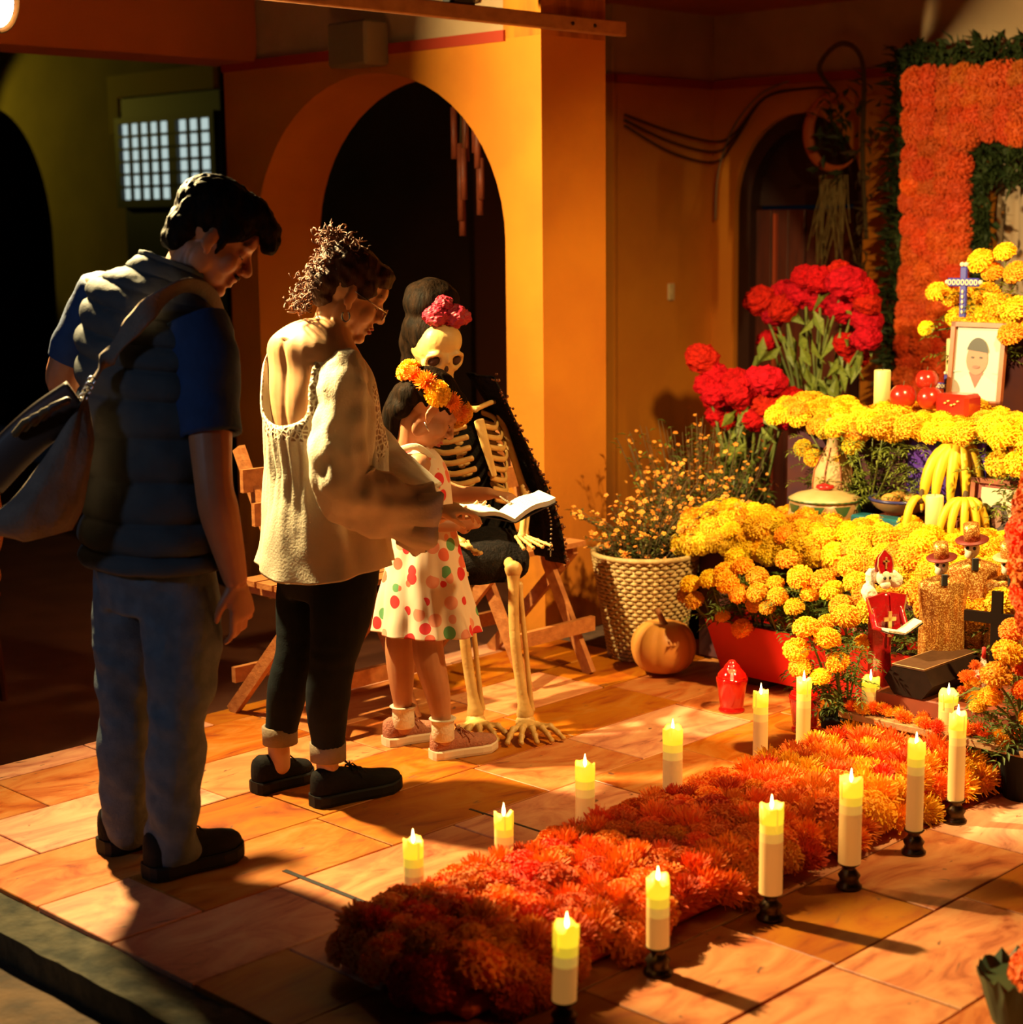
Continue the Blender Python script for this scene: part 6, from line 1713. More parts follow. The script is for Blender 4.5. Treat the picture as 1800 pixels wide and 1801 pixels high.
def tomb_flag():
    t = empty('grave_marker', (1.305, 4.745, .2155), label='small white paper marker with a red cross beside the black cross', cat='marker')
    f = V(.9, -.43, 0)
    mb = MB(); p = V(1.305, 4.745, .216); poly = [(-.018, 0), (.018, 0), (.020, .115), (.004, .125), (.002, .098), (-.016, .094), (-.012, .05)]
    vs = [p + f * x + V(0, 0, z) for x, z in poly]; n = V(f.y, -f.x, 0); mb.loft([[v for v in vs], [v - n * .003 for v in vs]]); mb.build('card', M['cotton'], t)
    mb = MB(); q = p + n * .0025; rr = mat('red_paint', (.42, .01, .008), .6)
    beam(mb, q + f * .006 + V(0, 0, .03), q + f * .006 + V(0, 0, .082), .006, .002, f); beam(mb, q - f * .006 + V(0, 0, .066), q + f * .018 + V(0, 0, .066), .006, .002, (0, 0, 1)); mb.build('red_cross', rr, t)
    mb = MB(); mb.lathe([(.001, .118), (.006, .12), (.006, .15), (.001, .152)], 10, Matrix.Translation(p + f * .012)); mb.build('red_cap', rr, t, True)
tomb_flag()
candle((1.032, 4.885, .1505), .095, .0255, 'stout lit candle at the left of the low table', False, 'candles on the low table', seed=3, short=True)
candle((1.212, 4.705, .1505), .100, .0265, 'stout lit candle at the right of the low table', False, 'candles on the low table', seed=5, short=True)
for q in ((1.032, 4.885, .27), (1.212, 4.705, .275)): pl(q, .12, (1, .6, .15))
# strewn marigold garland on the table
g = empty('petal_garland', W(-.5, -1.9, .151), label='garland of loose orange marigolds strewn along the low table edge', cat='garland')
r = random.Random(91)
for k in range(40):
    v = -1.72 - k / 39 * .50; u = -.52 + .03 * sin(k * 1.3) + r.uniform(-.02, .03)
    q = W(u, v, .158 + r.uniform(0, .008))
    if min((q.xy - V(1.032, 4.885, 0).xy).length, (q.xy - V(1.212, 4.705, 0).xy).length) < .048: continue
    flower(g, FLUFF[r.choice(('ora', 'gold', 'deep'))], q, r.uniform(.018, .027), (r.uniform(-.5, .5), r.uniform(-.8, .1), 1), r)
for k in range(12):
    flower(g, FLUFF[r.choice(('ora', 'gold', 'deep'))], V(1.275 + r.uniform(-.02, .03), 4.72 + r.uniform(-.015, .02), .225 + k * .008), r.uniform(.014, .02), (r.uniform(-.5, .5), -.8, 1), r)

# ------------------------------------------------------------------ offerings on the altar steps
zl = .471
def at_uv(u, v, z): return Matrix.Translation(W(u, v, z))
def bottle():
    t = empty('clay_bottle', W(.44, -.985, zl), label='tall pale clay bottle with painted ribs and a round medallion', cat='bottle')
    mb = MB(); mb.lathe([(.001, 0), (.066, 0), (.072, .02), (.074, .16), (.068, .21), (.045, .255), (.026, .29), (.020, .33), (.024, .36), (.028, .385), (.022, .39), (.001, .39)], 32, at_uv(.44, -.985, zl)); mb.build('body', mat('pale_clay', (.55, .36, .18), .7, (.47, .29, .13), 12, bump=.15), t, True)
    mb = MB()
    for k in range(8):
        a = 2 * pi * k / 8 + .2; mb.tube([W(.44, -.985, zl + z) + V(cos(a) * rr, sin(a) * rr, 0) for rr, z in ((.075, .05), (.0765, .16), (.070, .212), (.047, .257), (.028, .29))], .0025, 5)
    mb.build('painted_rib', mat('red_slip', (.30, .08, .03), .7), t, True)
    mb = MB(); d = (V(0, 0, 0) - UV_ * .9 - VV_ * .2).normalized(); mb.lathe([(.001, 0), (.030, 0), (.030, .004), (.024, .006), (.001, .005)], 20, Matrix.Translation(W(.44, -.985, zl + .14) + d * .072) @ frame_z(d)); mb.build('medallion', mat('ochre_slip', (.45, .22, .06), .6), t, True)
bottle()
def tureen():
    p = W(.34, -1.02, zl); t = empty('soup_tureen', p, label='wide glazed clay tureen with lid and painted green scallops', cat='tureen')
    mb = MB(); mb.lathe([(.001, 0), (.07, 0), (.105, .03), (.118, .075), (.120, .115), (.113, .118), (.001, .11)], 40, Matrix.Translation(p)); mb.build('bowl', mat('brown_glaze', (.30, .16, .07), .35, (.40, .24, .11), 8), t, True)
    mb = MB(); mb.lathe([(.124, .118), (.126, .124), (.10, .138), (.05, .150), (.001, .154)], 40, Matrix.Translation(p)); ld = mb.build('lid', mat('cream_glaze', (.52, .38, .18), .4, (.44, .30, .12), 10), t, True)
    mb = MB(); mb.lathe([(.001, .150), (.020, .152), (.032, .160), (.030, .168), (.012, .174), (.001, .175)], 20, Matrix.Translation(p)); mb.build('knob', mat('red_glaze', (.45, .015, .015), .3), ld, True)
    gm = mat('green_glaze', (.03, .09, .03), .35); cmm = mat('pale_glaze', (.55, .42, .22), .4)
    for k in range(8):
        a = 2 * pi * k / 8 + .35; d = V(cos(a), sin(a), 0); s = V(-sin(a), cos(a), 0)
        mb = MB(); n = 10; top = [p + d * 0 + V(cos(a + b) * .1195, sin(a + b) * .1195, .108) for b in [(-.26 + .52 * i / n) for i in range(n + 1)]]; bot = [p + V(cos(a + b) * .1200, sin(a + b) * .1200, .108 - .034 * cos(b / .26 * pi / 2)) for b in [(-.26 + .52 * i / n) for i in range(n + 1)]]
        mb.loft([[q * 1 for q in top], [q for q in bot]], closed=False, caps=False); o = mb.build('scallop', gm, t); s_ = o.modifiers.new('s', 'SOLIDIFY'); s_.thickness = .004
        mb = MB(); mb.tube(bot, .0022, 5); mb.build('scallop_edge', cmm, o)
    mb = MB(); mb.tube([p + V(cos(2 * pi * i / 60) * .125, sin(2 * pi * i / 60) * .125, .122) for i in range(61)], [.0035 if i % 2 else .002 for i in range(61)], 6, caps=False); mb.build('rope_edge', gm, t, True)
    mb = MB(); d = (-UV_ + VV_ * .75).normalized(); mb.lathe([(.001, 0), (.034, 0), (.034, .005), (.022, .008), (.001, .006)], 18, Matrix.Translation(p + d * .116 + V(0, 0, .06)) @ frame_z(d)); mb.build('rosette', cmm, t, True)
tureen()
def bread_bowl():
    p = W(.46, -1.25, zl + .075); t = empty('bread_bowl', p, label='shallow clay bowl with blue rim holding small bread rolls', cat='bowl')
    mb = MB(); mb.lathe([(.001, 0), (.04, 0), (.085, .025), (.108, .052), (.110, .055), (.102, .054), (.08, .03), (.001, .02)], 36, Matrix.Translation(p)); mb.build('bowl', mat('clay_bowl', (.42, .22, .09), .45), t, True)
    mb = MB(); mb.tube([p + V(cos(2 * pi * i / 40) * .106, sin(2 * pi * i / 40) * .106, .056) for i in range(41)], .0055, 6, caps=False); mb.build('blue_rim', mat('blue_glaze', (.03, .03, .14), .3), t, True)
    bm_ = mat('bread_crust', (.55, .30, .05), .6, (.42, .18, .03), 10)
    for i, (x, y) in enumerate(((-.04, -.02), (.035, -.03), (.0, .035), (.05, .03))):
        mb = MB(); mb.ell(p + V(x, y, .058), (.034, .028, .020)); tag(mb.build('bread_roll', bm_, smooth=True), 'small golden bread roll at the ' + ('left front', 'right front', 'back', 'right back')[i] + ' of the blue-rimmed bowl', 'bread', 'bread rolls in the bowl')
    mb = MB(); ubox(mb, .40, .52, -1.32, -1.18, zl, zl + .074, bev=.004); tag(mb.build('wooden_riser', M['redbox']), 'small dark wooden riser under the bread bowl', 'riser')
bread_bowl()
def teal_box():
    t = ubox(MB(), .30, .37, -1.35, -1.15, zl, zl + .085, bev=.006).build('teal_box', mat('teal_foil', (.02, .16, .20), .3, (.01, .09, .14), 20, metal=.2)); tag(t, 'shiny teal gift box lying among the marigolds', 'box')
teal_box()
M['banana'] = mat('banana_skin', (.80, .50, .02), .5, (.70, .38, .015), 8, mix=(.4, .8))
M['bananatip'] = mat('banana_tip', (.07, .04, .015), .8)
def bananas(p, n, R, name, label, seed, size=1.0, spread=1.5, down=True):
    t = empty(name, W(*p), label=label, cat='bananas'); r = random.Random(seed); c = W(*p)
    base = c + V(0, 0, .205 * size)
    for k in range(n):
        a = -pi / 2 - .1 + spread * (k - (n - 1) / 2) / max(1, n - 1) * 1.3
        d = V(cos(a), sin(a) * .6, 0); pts = []
        for i in range(9):
            q = i / 8; ang = q * 1.75
            pts.append(base + d * (.095 * size * sin(ang)) + V(0, 0, -.10 * size * (1 - cos(ang)) * 1.55 + .012 * sin(pi * q)) + V((k - n / 2) * .010 * q, 0, 0))
        zmin = min(q.z for q in pts); 
        rr = [.006, .013, .017, .0185, .019, .0185, .016, .011, .005]
        mb = MB(); mb.tube(pts, [x * size for x in rr], 6, round_caps=True); f = mb.build('banana', M['banana'], t, True)
        mb = MB(); mb.tube([pts[-1], pts[-1] + (pts[-1] - pts[-2]).normalized() * .010], .0045 * size, 6); mb.build('tip', M['bananatip'], f, True)
    mb = MB(); mb.tube([base - V(0, 0, .01), base + V(.004, .006, .028 * size)], [.016 * size, .010 * size], 8, round_caps=True); mb.build('crown', M['bananatip'], t, True)
bananas((.47, -1.46, zl + .095), 6, .1, 'banana_bunch', 'big bunch of ripe yellow bananas on the lower altar step', 1, 1.15)
bananas((.36, -1.55, zl + .01), 5, .07, 'banana_bunch', 'small bunch of speckled bananas beside the altar candle', 2, .78)
bananas((.34, -1.40, zl + .01), 2, .07, 'banana_bunch', 'pair of short bananas lying left of the altar candle', 3, .75, 1.0)
mb = MB(); ubox(mb, .40, .52, -1.56, -1.38, zl, zl + .09, bev=.004); tag(mb.build('wooden_riser', M['redbox']), 'dark wooden riser under the big banana bunch', 'riser')
def pillar_candle(p, h, r, label):
    t = empty('pillar_candle', p, label=label, cat='candle', group='unlit pillar candles on the altar')
    mb = MB(); mb.lathe([(.001, 0), (r, 0), (r, h - .004), (r * .94, h), (r * .8, h - .006), (.001, h - .008)], 24, Matrix.Translation(p)); mb.build('wax', mat('pale_yellow_wax', (.80, .66, .28), .45), t, True)
    mb = MB(); mb.tube([p + V(0, 0, h - .010), p + V(.001, 0, h + .006)], .0012, 5); mb.build('wick', M['black'], t)
pillar_candle(W(.30, -1.475, .505), .150, .029, 'pale yellow pillar candle on the lower altar step before the bananas')
pillar_candle(W(.60, -1.075, .86), .165, .029, 'pale yellow pillar candle at the left of the middle altar step')
pillar_candle(W(.80, -1.235, .83), .30, .024, 'tall pale candle standing behind the left side of the portrait')
M['apple'] = mat('apple_red', (.30, .008, .006), .22, (.42, .03, .01), 5, coat=.3)
def apple(p, r, label):
    t = empty('red_apple', p, label=label, cat='apple', group='red apples on the middle step')
    mb = MB(); prof = [(r * max(.001, sin(a)) * (1 + .05 * cos(a)), r * (1 - cos(a) * (1 - .22 * math.exp(-(sin(a) / .4) ** 2)))) for a in [pi * i / 18 for i in range(19)]]
    prof = [(R, z - .18 * r) for R, z in prof]; mb.lathe(prof, 24, Matrix.Translation(p)); mb.build('flesh', M['apple'], t, True)
    mb = MB(); mb.tube([p + V(0, 0, r * 1.5), p + V(.003, .0, r * 1.95)], .0018, 5); mb.build('stalk', M['twig'], t)
apple(W(.56, -1.185, .905), .046, 'glossy red apple at the left of the pile before the portrait')
apple(W(.57, -1.285, .905), .044, 'glossy red apple in the middle of the pile before the portrait')
apple(W(.62, -1.24, .965), .040, 'glossy red apple resting on top of the others')
def red_dish():
    p = W(.56, -1.40, .885); t = empty('red_dish', p, label='dark red lacquered box with a gold motif beside the apples', cat='box')
    mb = MB(); mb.box((0, 0, .04), (.10, .125, .08), Muv(.56, -1.40, .885), bev=.012); mb.build('body', M['apple'], t)
    mb = MB(); 
    for k in range(5): mb.ell(W(.508, -1.38 - k * .012, .935 + .008 * sin(k * 2)), (.006, .006, .004), n=8, k=5)
    mb.build('gold_motif', M['goldtrim'], t, True)
red_dish()
def portrait(u, v0, v1, z0, z1, label, name, kind):
    """framed print: flat picture in a wooden frame, leaning back a little"""
    t = empty(name, W(u, (v0 + v1) / 2, z0), label=label, cat='framed photo')
    lean = .10
    def P(v, z, d=0.0): return W(u + (z - z0) * lean - d, v, z)
    fw_ = .016
    for a, b_, c, d in ((v0, v1, z0, z0 + fw_), (v0, v1, z1 - fw_, z1), (v0, v0 - fw_, z0, z1), (v1 + fw_, v1, z0, z1)):
        r0 = [P(a, c, .014), P(b_, c, .014), P(b_, c, -.006), P(a, c, -.006)]; r1 = [P(a, d, .014), P(b_, d, .014), P(b_, d, -.006), P(a, d, -.006)]
        mb = MB(); mb.loft([r0, r1]); mb.build('frame_side', mat('frame_wood_' + name, (.34, .10, .03), .4, (.25, .06, .02), 10) if not bpy.data.materials.get('frame_wood_' + name) else bpy.data.materials['frame_wood_' + name], t)
    def flat(nm, pts, m, d):
        mb = MB(); mb.add([P(v, z, d) for v, z in pts], [tuple(range(len(pts)))]); o = mb.build(nm, m, t); return o
    def ov(cv, cz, rv, rz, n=24, a0=0, a1=2 * pi): return [(cv + rv * cos(a0 + (a1 - a0) * i / n), cz + rz * sin(a0 + (a1 - a0) * i / n)) for i in range(n if a1 - a0 > 6 else n + 1)]
    cv, hh = (v0 + v1) / 2, z1 - z0
    mk = lambda n, c: bpy.data.materials.get(n) or mat(n, c, .5)
    if kind == 0:
        flat('print', [(v0, z0), (v1, z0), (v1, z1), (v0, z1)], mk('photo_bg', (.46, .46, .40)), .002)
        flat('print_shirt', [(v0 - .02, z0 + .012), (v1 + .02, z0 + .012), (v1 + .022, z0 + .07), (cv - .035, z0 + .10), (cv + .035, z0 + .10), (v0 - .022, z0 + .07)], mk('photo_shirt', (.54, .50, .44)), .0035)
        flat('print_neck', [(cv - .028, z0 + .11), (cv, z0 + .055), (cv + .028, z0 + .11)], mk('photo_skin_shade', (.20, .075, .05)), .005)
        flat('print_face', ov(cv, z0 + hh * .56, .040, .056), mk('photo_skin', (.30, .14, .085)), .0065)
        flat('print_hair', ov(cv, z0 + hh * .60, .042, .060, 24, .1 * pi, .95 * pi), mk('photo_hair', (.025, .022, .02)), .0075)
        for s in (-1, 1): flat('print_eye', ov(cv + s * .016, z0 + hh * .575, .006, .003), mk('photo_hair', (.025, .022, .02)), .009)
        flat('print_mouth', ov(cv, z0 + hh * .46, .014, .005), mk('photo_skin_shade', (.20, .075, .05)), .009)
        for s in (-1, 1): flat('print_stripe', [(cv + s * .055, z0 + hh * .40), (cv + s * .085, z0 + hh * .385), (cv + s * .085, z0 + hh * .40)], mk('photo_teal', (.2, .4, .4)), .0065)
    else:
        flat('print', [(v0, z0), (v1, z0), (v1, z1), (v0, z1)], mk('mat_red', (.28, .05, .025)), .002)
        a, b_ = v0 - .035, v1 + .035
        flat('print_bg', [(a, z0 + .03), (b_, z0 + .03), (b_, z1 - .03), (a, z1 - .03)], mk('photo_pale', (.70, .62, .40)), .0035)
        flat('print_veil', ov(cv, z0 + .075, .040, .055) , mk('photo_dark', (.06, .035, .025)), .005)
        flat('print_dress', [(a, z0 + .031), (b_, z0 + .031), (cv - .04, z0 + .06), (cv + .04, z0 + .06)], mk('photo_dark', (.06, .035, .025)), .0055)
        flat('print_face', ov(cv, z0 + .082, .020, .030), mk('photo_skin', (.30, .14, .085)), .0065)
portrait(.70, -1.275, -1.485, .915, 1.195, 'tall framed colour portrait of a man in a pale shirt on the altar', 'framed_portrait', 0)
portrait(.40, -1.545, -1.745, .50, .71, 'small reddish framed photo of a dark-veiled person at the right of the bananas', 'small_framed_photo', 1)
def name_cross(u, v, z0, s, label):
    t = empty('beaded_cross', W(u, v, z0), label=label, cat='cross')
    bl = mat('cobalt_paint', (.03, .03, .30), .45) if not bpy.data.materials.get('cobalt_paint') else bpy.data.materials['cobalt_paint']; wh = M['skullw']
    mb = MB(); mb.box((0, 0, .09 * s), (.012, .026 * s, .18 * s), Muv(u, v, z0), bev=.003); mb.build('upright', bl, t)
    mb = MB(); mb.box((-.001, 0, .125 * s), (.013, .125 * s, .030 * s), Muv(u, v, z0), bev=.003); mb.build('crossbar', bl, t)
    # white painted letters-like scrollwork along the bar and stem
    for k in range(7):
        mb = MB(); vv = v + (.052 - k * .0173) * s; zz = z0 + .125 * s
        mb.tube([W(u - .009, vv + .006 * s * cos(a), zz + .009 * s * sin(a)) for a in [2 * pi * i / 8 for i in range(9)]], .0022 * s, 5); mb.build('white_curl', wh, t)
    for k in range(5):
        mb = MB(); mb.ell(W(u - .008, v, z0 + (.02 + k * .018) * s), (.004, .007 * s, .007 * s), n=8, k=5); mb.build('white_dot', wh, t)
    for vv, zz in ((.066, .125), (-.066, .125), (.008, .188), (-.008, .188)):
        mb = MB(); mb.ell(W(u, v + vv * s, z0 + zz * s), .009 * s, n=10, k=7); mb.build('white_bead', wh, t, True)
name_cross(.80, -1.268, 1.205, .98, 'blue cross with white scrollwork standing on the top altar step')
name_cross(.72, -1.26, .88, .72, 'small blue and white cross tucked beside the portrait frame')
# purple papel cloth hanging from the middle step
def cloth_strip():
    t = empty('purple_cloth', W(.47, -1.40, .70), label='purple and blue patterned cloth hanging from the middle altar step', cat='cloth')
    def strip(v0, v1, z0, z1, m, nm, d):
        vs = []; fs = []; n = 14
        for j in range(5):
            for i in range(n + 1): vs.append(W(.475 - d + .008 * sin(i * 1.1 + j * .4), v0 + (v1 - v0) * i / n, z0 + (z1 - z0) * j / 4))
        for j in range(4):
            for i in range(n): fs.append((j * (n + 1) + i, j * (n + 1) + i + 1, (j + 1) * (n + 1) + i + 1, (j + 1) * (n + 1) + i))
        mb = MB(); mb.add(vs, fs); o = mb.build(nm, m, t, True); s_ = o.modifiers.new('s', 'SOLIDIFY'); s_.thickness = .003
    strip(-1.26, -1.56, .60, .845, mat('violet_cloth', (.075, .012, .30), .7, (.04, .01, .20), 8), 'violet_panel', 0)
    strip(-1.37, -1.48, .70, .83, mat('blue_cloth', (.02, .10, .34), .7), 'blue_panel', .008)
    strip(-1.455, -1.475, .72, .83, mat('red_cloth', (.5, .05, .01), .7), 'red_stripe', .014)
cloth_strip()
# marigold plants leaning out of the steps
def lean_plant(label, heads, box, seed, keys=('gold', 'yel'), leafn=90, base=None):
    t = empty('marigold_spray', W(*base), label=label, cat='flowers'); rn = random.Random(seed)
    pts = [(W(u, v, z), R, -UV_ * rn.uniform(.4, 1.0) + VV_ * rn.uniform(-.3, .3) + V(0, 0, .8)) for u, v, z, R in heads]
    bush(t, pts, keys, lambda p: W(*base), seed, leafn, (.05, .09), M['leafb'], box)
lean_plant('spray of yellow marigolds drooping over the bottle at the left of the altar', [(.40, -1.02, .835, .040), (.42, -.87, .75, .034), (.41, -.92, .72, .034), (.42, -1.08, .78, .042), (.40, -1.20, .855, .044), (.42, -1.15, .86, .05), (.42, -1.29, .855, .046), (.44, -.93, .84, .040), (.44, -.83, .88, .036), (.42, -1.0, .72, .028)],
           ((.40, -1.36, .58), (.50, -.86, .82)), 81, base=(.46, -1.12, .52), leafn=200)
lean_plant('spray of bright yellow marigolds at the right end of the altar', [(.36, -1.68, .86, .05), (.38, -1.76, .84, .05), (.36, -1.74, .78, .05), (.37, -1.67, .77, .05), (.38, -1.80, .92, .05), (.40, -1.62, .88, .05), (.36, -1.84, .80, .05)],
           ((.38, -1.80, .58), (.50, -1.58, .84)), 82, ('yel',), base=(.47, -1.72, .52), leafn=120)
lean_plant('tall spray of yellow marigolds rising above the portrait', [(.92, -1.262, 1.40, .048), (.94, -1.30, 1.36, .04), (.94, -1.345, 1.43, .040), (.86, -1.13, 1.29, .042), (.88, -1.17, 1.27, .034), (.90, -1.235, 1.30, .036), (.90, -1.30, 1.28, .05), (.92, -1.40, 1.36, .045), (.72, -1.50, 1.16, .045), (.80, -1.47, 1.24, .055), (.82, -1.40, 1.25, .05), (.84, -1.10, 1.16, .030)],
           ((.84, -1.50, 1.05), (1.0, -1.15, 1.32)), 83, base=(.95, -1.32, 1.172), leafn=120)

# ------------------------------------------------------------------ bunches of red velvet flowers
def red_bunch(label, base, heads, seed, leaves, pot=True):
    t = empty('red_flower_bunch', base, label=label, cat='flowers', group='bunches of red velvet flowers'); rn = random.Random(seed); b0 = base
    h0 = .0
    if pot:
        mb = MB(); ph = leaves[0]; mb.lathe([(.001, 0), (.08, 0), (.10, ph), (.088, ph), (.085, ph - .02), (.001, ph - .02)], 24, Matrix.Translation(b0)); mb.build('vase', M['redbox'], t, True); h0 = ph - .02
    sb = MB()
    for p, R in heads:
        d = V(rn.uniform(-.4, .4), rn.uniform(-.6, 0), 1)
        link('flower_head', rn.choice(COMB), t, Matrix.Translation(p) @ frame_z(d, rn.uniform(0, 6)) @ Matrix.Diagonal((R, R, R * .95, 1)))
        q = b0 + V(rn.uniform(-.05, .05), rn.uniform(-.05, .05), h0)
        sb.tube(smoothpath([tuple(q), tuple(q.lerp(p, .6) + V(rn.uniform(-.02, .02), 0, .03)), tuple(p)], 4), .006, 6)
    sb.build('stems', M['stem'], t, True)
    lm = MB(); leaf_quad(lm, (0, 0, 0), (0, 0, -1), (0, 1, 0), 1, .38, .2); me = lm.mesh('leaf', M['leafb'])
    for k in range(leaves[1]):
        p, R = rn.choice(heads); q = b0 + V(0, 0, h0); w = rn.uniform(.35, .92); c = q.lerp(p, w) + V(rn.uniform(-.04, .04), rn.uniform(-.07, .0), 0)
        L = rn.uniform(.07, .13)
        link('leaf', me, t, Matrix.Translation(c) @ Matrix.Rotation(rn.uniform(-.9, .9), 4, 'Y') @ Matrix.Rotation(rn.uniform(-.7, .3), 4, 'X') @ Matrix.Rotation(rn.uniform(-1, 1), 4, 'Z') @ Matrix.Scale(L, 4))
def hw(u, pts): return [(W(u + (i % 3) * .03 - .03, v, z), R) for i, (v, z, R) in enumerate(pts)]
red_bunch('tall bunch of red velvety flowers before the arched door', W(1.3, -.30, 0), hw(1.3, [(-.05, 1.22, .075), (-.10, 1.16, .06), (-.06, 1.05, .06), (-.17, 1.19, .07), (-.24, 1.25, .075), (-.31, 1.22, .07), (-.34, 1.31, .07), (-.42, 1.35, .05), (-.42, 1.20, .085), (-.47, 1.30, .085), (-.52, 1.27, .07), (-.53, 1.15, .07), (-.57, 1.08, .065), (-.46, 1.05, .06), (-.49, 1.0, .055), (-.27, 1.32, .06), (-.55, 1.22, .06), (-.13, 1.26, .055)]), 51, (.55, 70))
red_bunch('lower bunch of red velvety flowers left of the altar', W(.72, -.42, 0), hw(.72, [(-.20, 1.02, .07), (-.24, .96, .06), (-.22, .86, .06), (-.28, .88, .065), (-.27, .80, .06), (-.33, .93, .07), (-.40, .90, .08), (-.45, .95, .06), (-.38, .83, .055), (-.52, .95, .075), (-.50, .86, .07), (-.57, .88, .06), (-.46, .80, .055), (-.30, .78, .05), (-.56, .80, .05), (-.22, .92, .055)]), 52, (.35, 46))

# ------------------------------------------------------------------ wall decorations and the lamp rail
def moon():
    t = empty('moon_wreath', W(2.38, .30, 1.75), label='orange crescent moon ornament hung with straw beside the door', cat='ornament')
    c = W(2.36, .33, 1.955)
    n = 28; rings = []
    for i in range(n + 1):
        a = radians(50 + 260 * i / n); w = .045 * sin(pi * i / n) + .004
        q = c + VV_ * (-.155 * cos(a)) * -1 * -1 + V(0, 0, .170 * sin(a))
        q = c + VV_ * (.155 * -cos(a)) + V(0, 0, .170 * sin(a)); d = (q - c).normalized(); sd_ = UV_
        rings.append([q + d * w * .6 * cos(b) + sd_ * .02 * sin(b) * (sin(pi * i / n) + .1) for b in [2 * pi * k / 10 for k in range(10)]])
    mb = MB(); mb.loft(rings); mb.build('crescent', mat('moon_orange', (.60, .13, .025), .6), t, True)
    r = random.Random(3); mb = MB()
    for k in range(70): 
        q = c + VV_ * r.gauss(-.03, .05) + V(0, 0, r.gauss(0, .09)) - UV_ * r.uniform(0, .05); a = r.uniform(0, 6.28); leaf_quad(mb, q, -UV_ * .4 + VV_ * cos(a) + V(0, 0, sin(a)), (0, 0, 1) if k % 2 else (1, 0, 0), r.uniform(.05, .09), .03)
    o = mb.build('dark_foliage', M['leafd'], t); o['kind'] = 'stuff'
    mb = MB()
    for k in range(46):
        q = c + VV_ * (.02 + r.gauss(0, .035)) + V(0, 0, -.20); e_ = q + VV_ * r.gauss(0, .05) + V(0, 0, -r.uniform(.15, .46)) - UV_ * r.uniform(0, .03); mb.tube([q, q.lerp(e_, .5) + VV_ * r.gauss(0, .02), e_], [.0035, .003, .002], 4)
    o = mb.build('straw', mat('straw_fringe', (.34, .26, .10), .7, (.22, .15, .05), 20), t)
    mb = MB(); mb.tube(smoothpath([tuple(c + V(0, 0, .17)), tuple(c + VV_ * .10 + V(0, 0, .30)), tuple(c + VV_ * -.02 + V(0, 0, .40)), tuple(c + VV_ * -.14 + V(0, 0, .30)), tuple(c + VV_ * -.15 + V(0, 0, -.1)), tuple(c + VV_ * -.18 + V(0, 0, -.5))], 8), .012, 6)
    mb.build('twig_hoop', M['twig'], t, True)
    mb = MB()
    for k in range(60):
        q = c + VV_ * (-.17 + r.gauss(0, .03)) + V(0, 0, r.uniform(-.9, .25)); a = r.uniform(0, 6.28); leaf_quad(mb, q, -UV_ * .4 + VV_ * cos(a) + V(0, 0, sin(a)), (0, 0, 1) if k % 2 else (1, 0, 0), r.uniform(.05, .10), .03)
    o = mb.build('dry_leaves', M['twig'], t); o['kind'] = 'stuff'
moon()
def cables():
    t = empty('wall_cables', W(2.4, .8, 1.9), label='dark cables looping across the orange recess wall', cat='cable'); mb = MB()
    for k, dz in enumerate((0, .05, .10)):
        mb.tube(smoothpath([tuple(W(1.75, 1.11, 2.05 - dz * .5)), tuple(W(2.1, 1.11, 1.98 - dz)), tuple(W(2.42, 1.09, 1.94 - dz)), tuple(W(2.44, .98, 1.98 - dz * .4)), tuple(W(2.44, .80, 2.14)), tuple(W(2.44, .55, 2.17)), tuple(W(2.44, .40, 2.16))], 6), .006, 5)
    mb.build('cable', M['doorframe'], t, True)
    mb = MB(); mb.tube(smoothpath([tuple(W(2.44, 1.10, 1.55)), tuple(W(2.44, 1.08, 1.80)), tuple(W(2.44, .98, 2.02)), tuple(W(2.44, .82, 2.16)), tuple(W(2.44, .66, 2.21))], 8), .005, 5); mb.build('cable', M['grey'], t, True)
cables()
def chimes():
    c = W(.10, .62, 0); t = empty('bamboo_chime', W(.17, .52, 2.08), label='long bamboo wind chime hanging inside the arch', cat='wind chime')
    bm_ = mat('red_bamboo', (.30, .06, .02), .55, (.20, .04, .015), 20)
    mb = MB(); mb.ell(W(.17, .55, 2.085), (.085, .085, .025)); mb.build('top_disc', M['twig'], t, True)
    for k, (dv, z1, L) in enumerate(((.085, 2.00, .20), (.065, 1.86, .30), (.045, 2.04, .25), (.035, 1.84, .20), (-.02, 2.04, .22), (-.03, 1.82, .24), (-.045, 1.96, .20), (-.05, 1.80, .16), (.07, 1.66, .16))):
        mb = MB(); mb.tube([W(.17 + .012 * (k % 3), .55 + dv, z1), W(.17 + .012 * (k % 3), .55 + dv, z1 - L)], .0135, 10); mb.build('bamboo_tube', bm_, t, True)
        mb = MB(); mb.tube([W(.17 + .012 * (k % 3), .55 + dv, z1), W(.17, .55 + dv * .6, 2.075)], .0015, 4); mb.build('cord', M['twig'], t)
chimes()
def wall_plant():
    t = empty('hanging_ivy', W(1.62, 1.30, .75), label='dark trailing plant on the wall just right of the pillar', cat='plant'); r = random.Random(9); mb = MB()
    for k in range(150):
        z = r.uniform(.72, 1.28); q = W(1.66 - r.uniform(0, .08), 1.27 + r.gauss(0, .035) * (1.5 - z * .7), z); a = r.uniform(0, 6.28); leaf_quad(mb, q, -UV_ * .5 + VV_ * cos(a) + V(0, 0, sin(a) - .3), (0, 0, 1) if k % 2 else (1, 0, 0), r.uniform(.04, .08), .035)
    o = mb.build('leaves', M['leafd'], t); o['kind'] = 'stuff'
    mb = MB(); mb.tube([W(1.69, 1.27, 1.34), W(1.67, 1.27, 1.0), W(1.66, 1.27, .75)], .006, 6); mb.build('vine', M['twig'], t, True)
wall_plant()
o = ubox(MB(), -.14, -.013, .80, 1.03, 2.16, 2.33, bev=.01).build('wall_speaker', M['grey']); tag(o, 'blurred grey loudspeaker box fixed above the arch', 'loudspeaker')
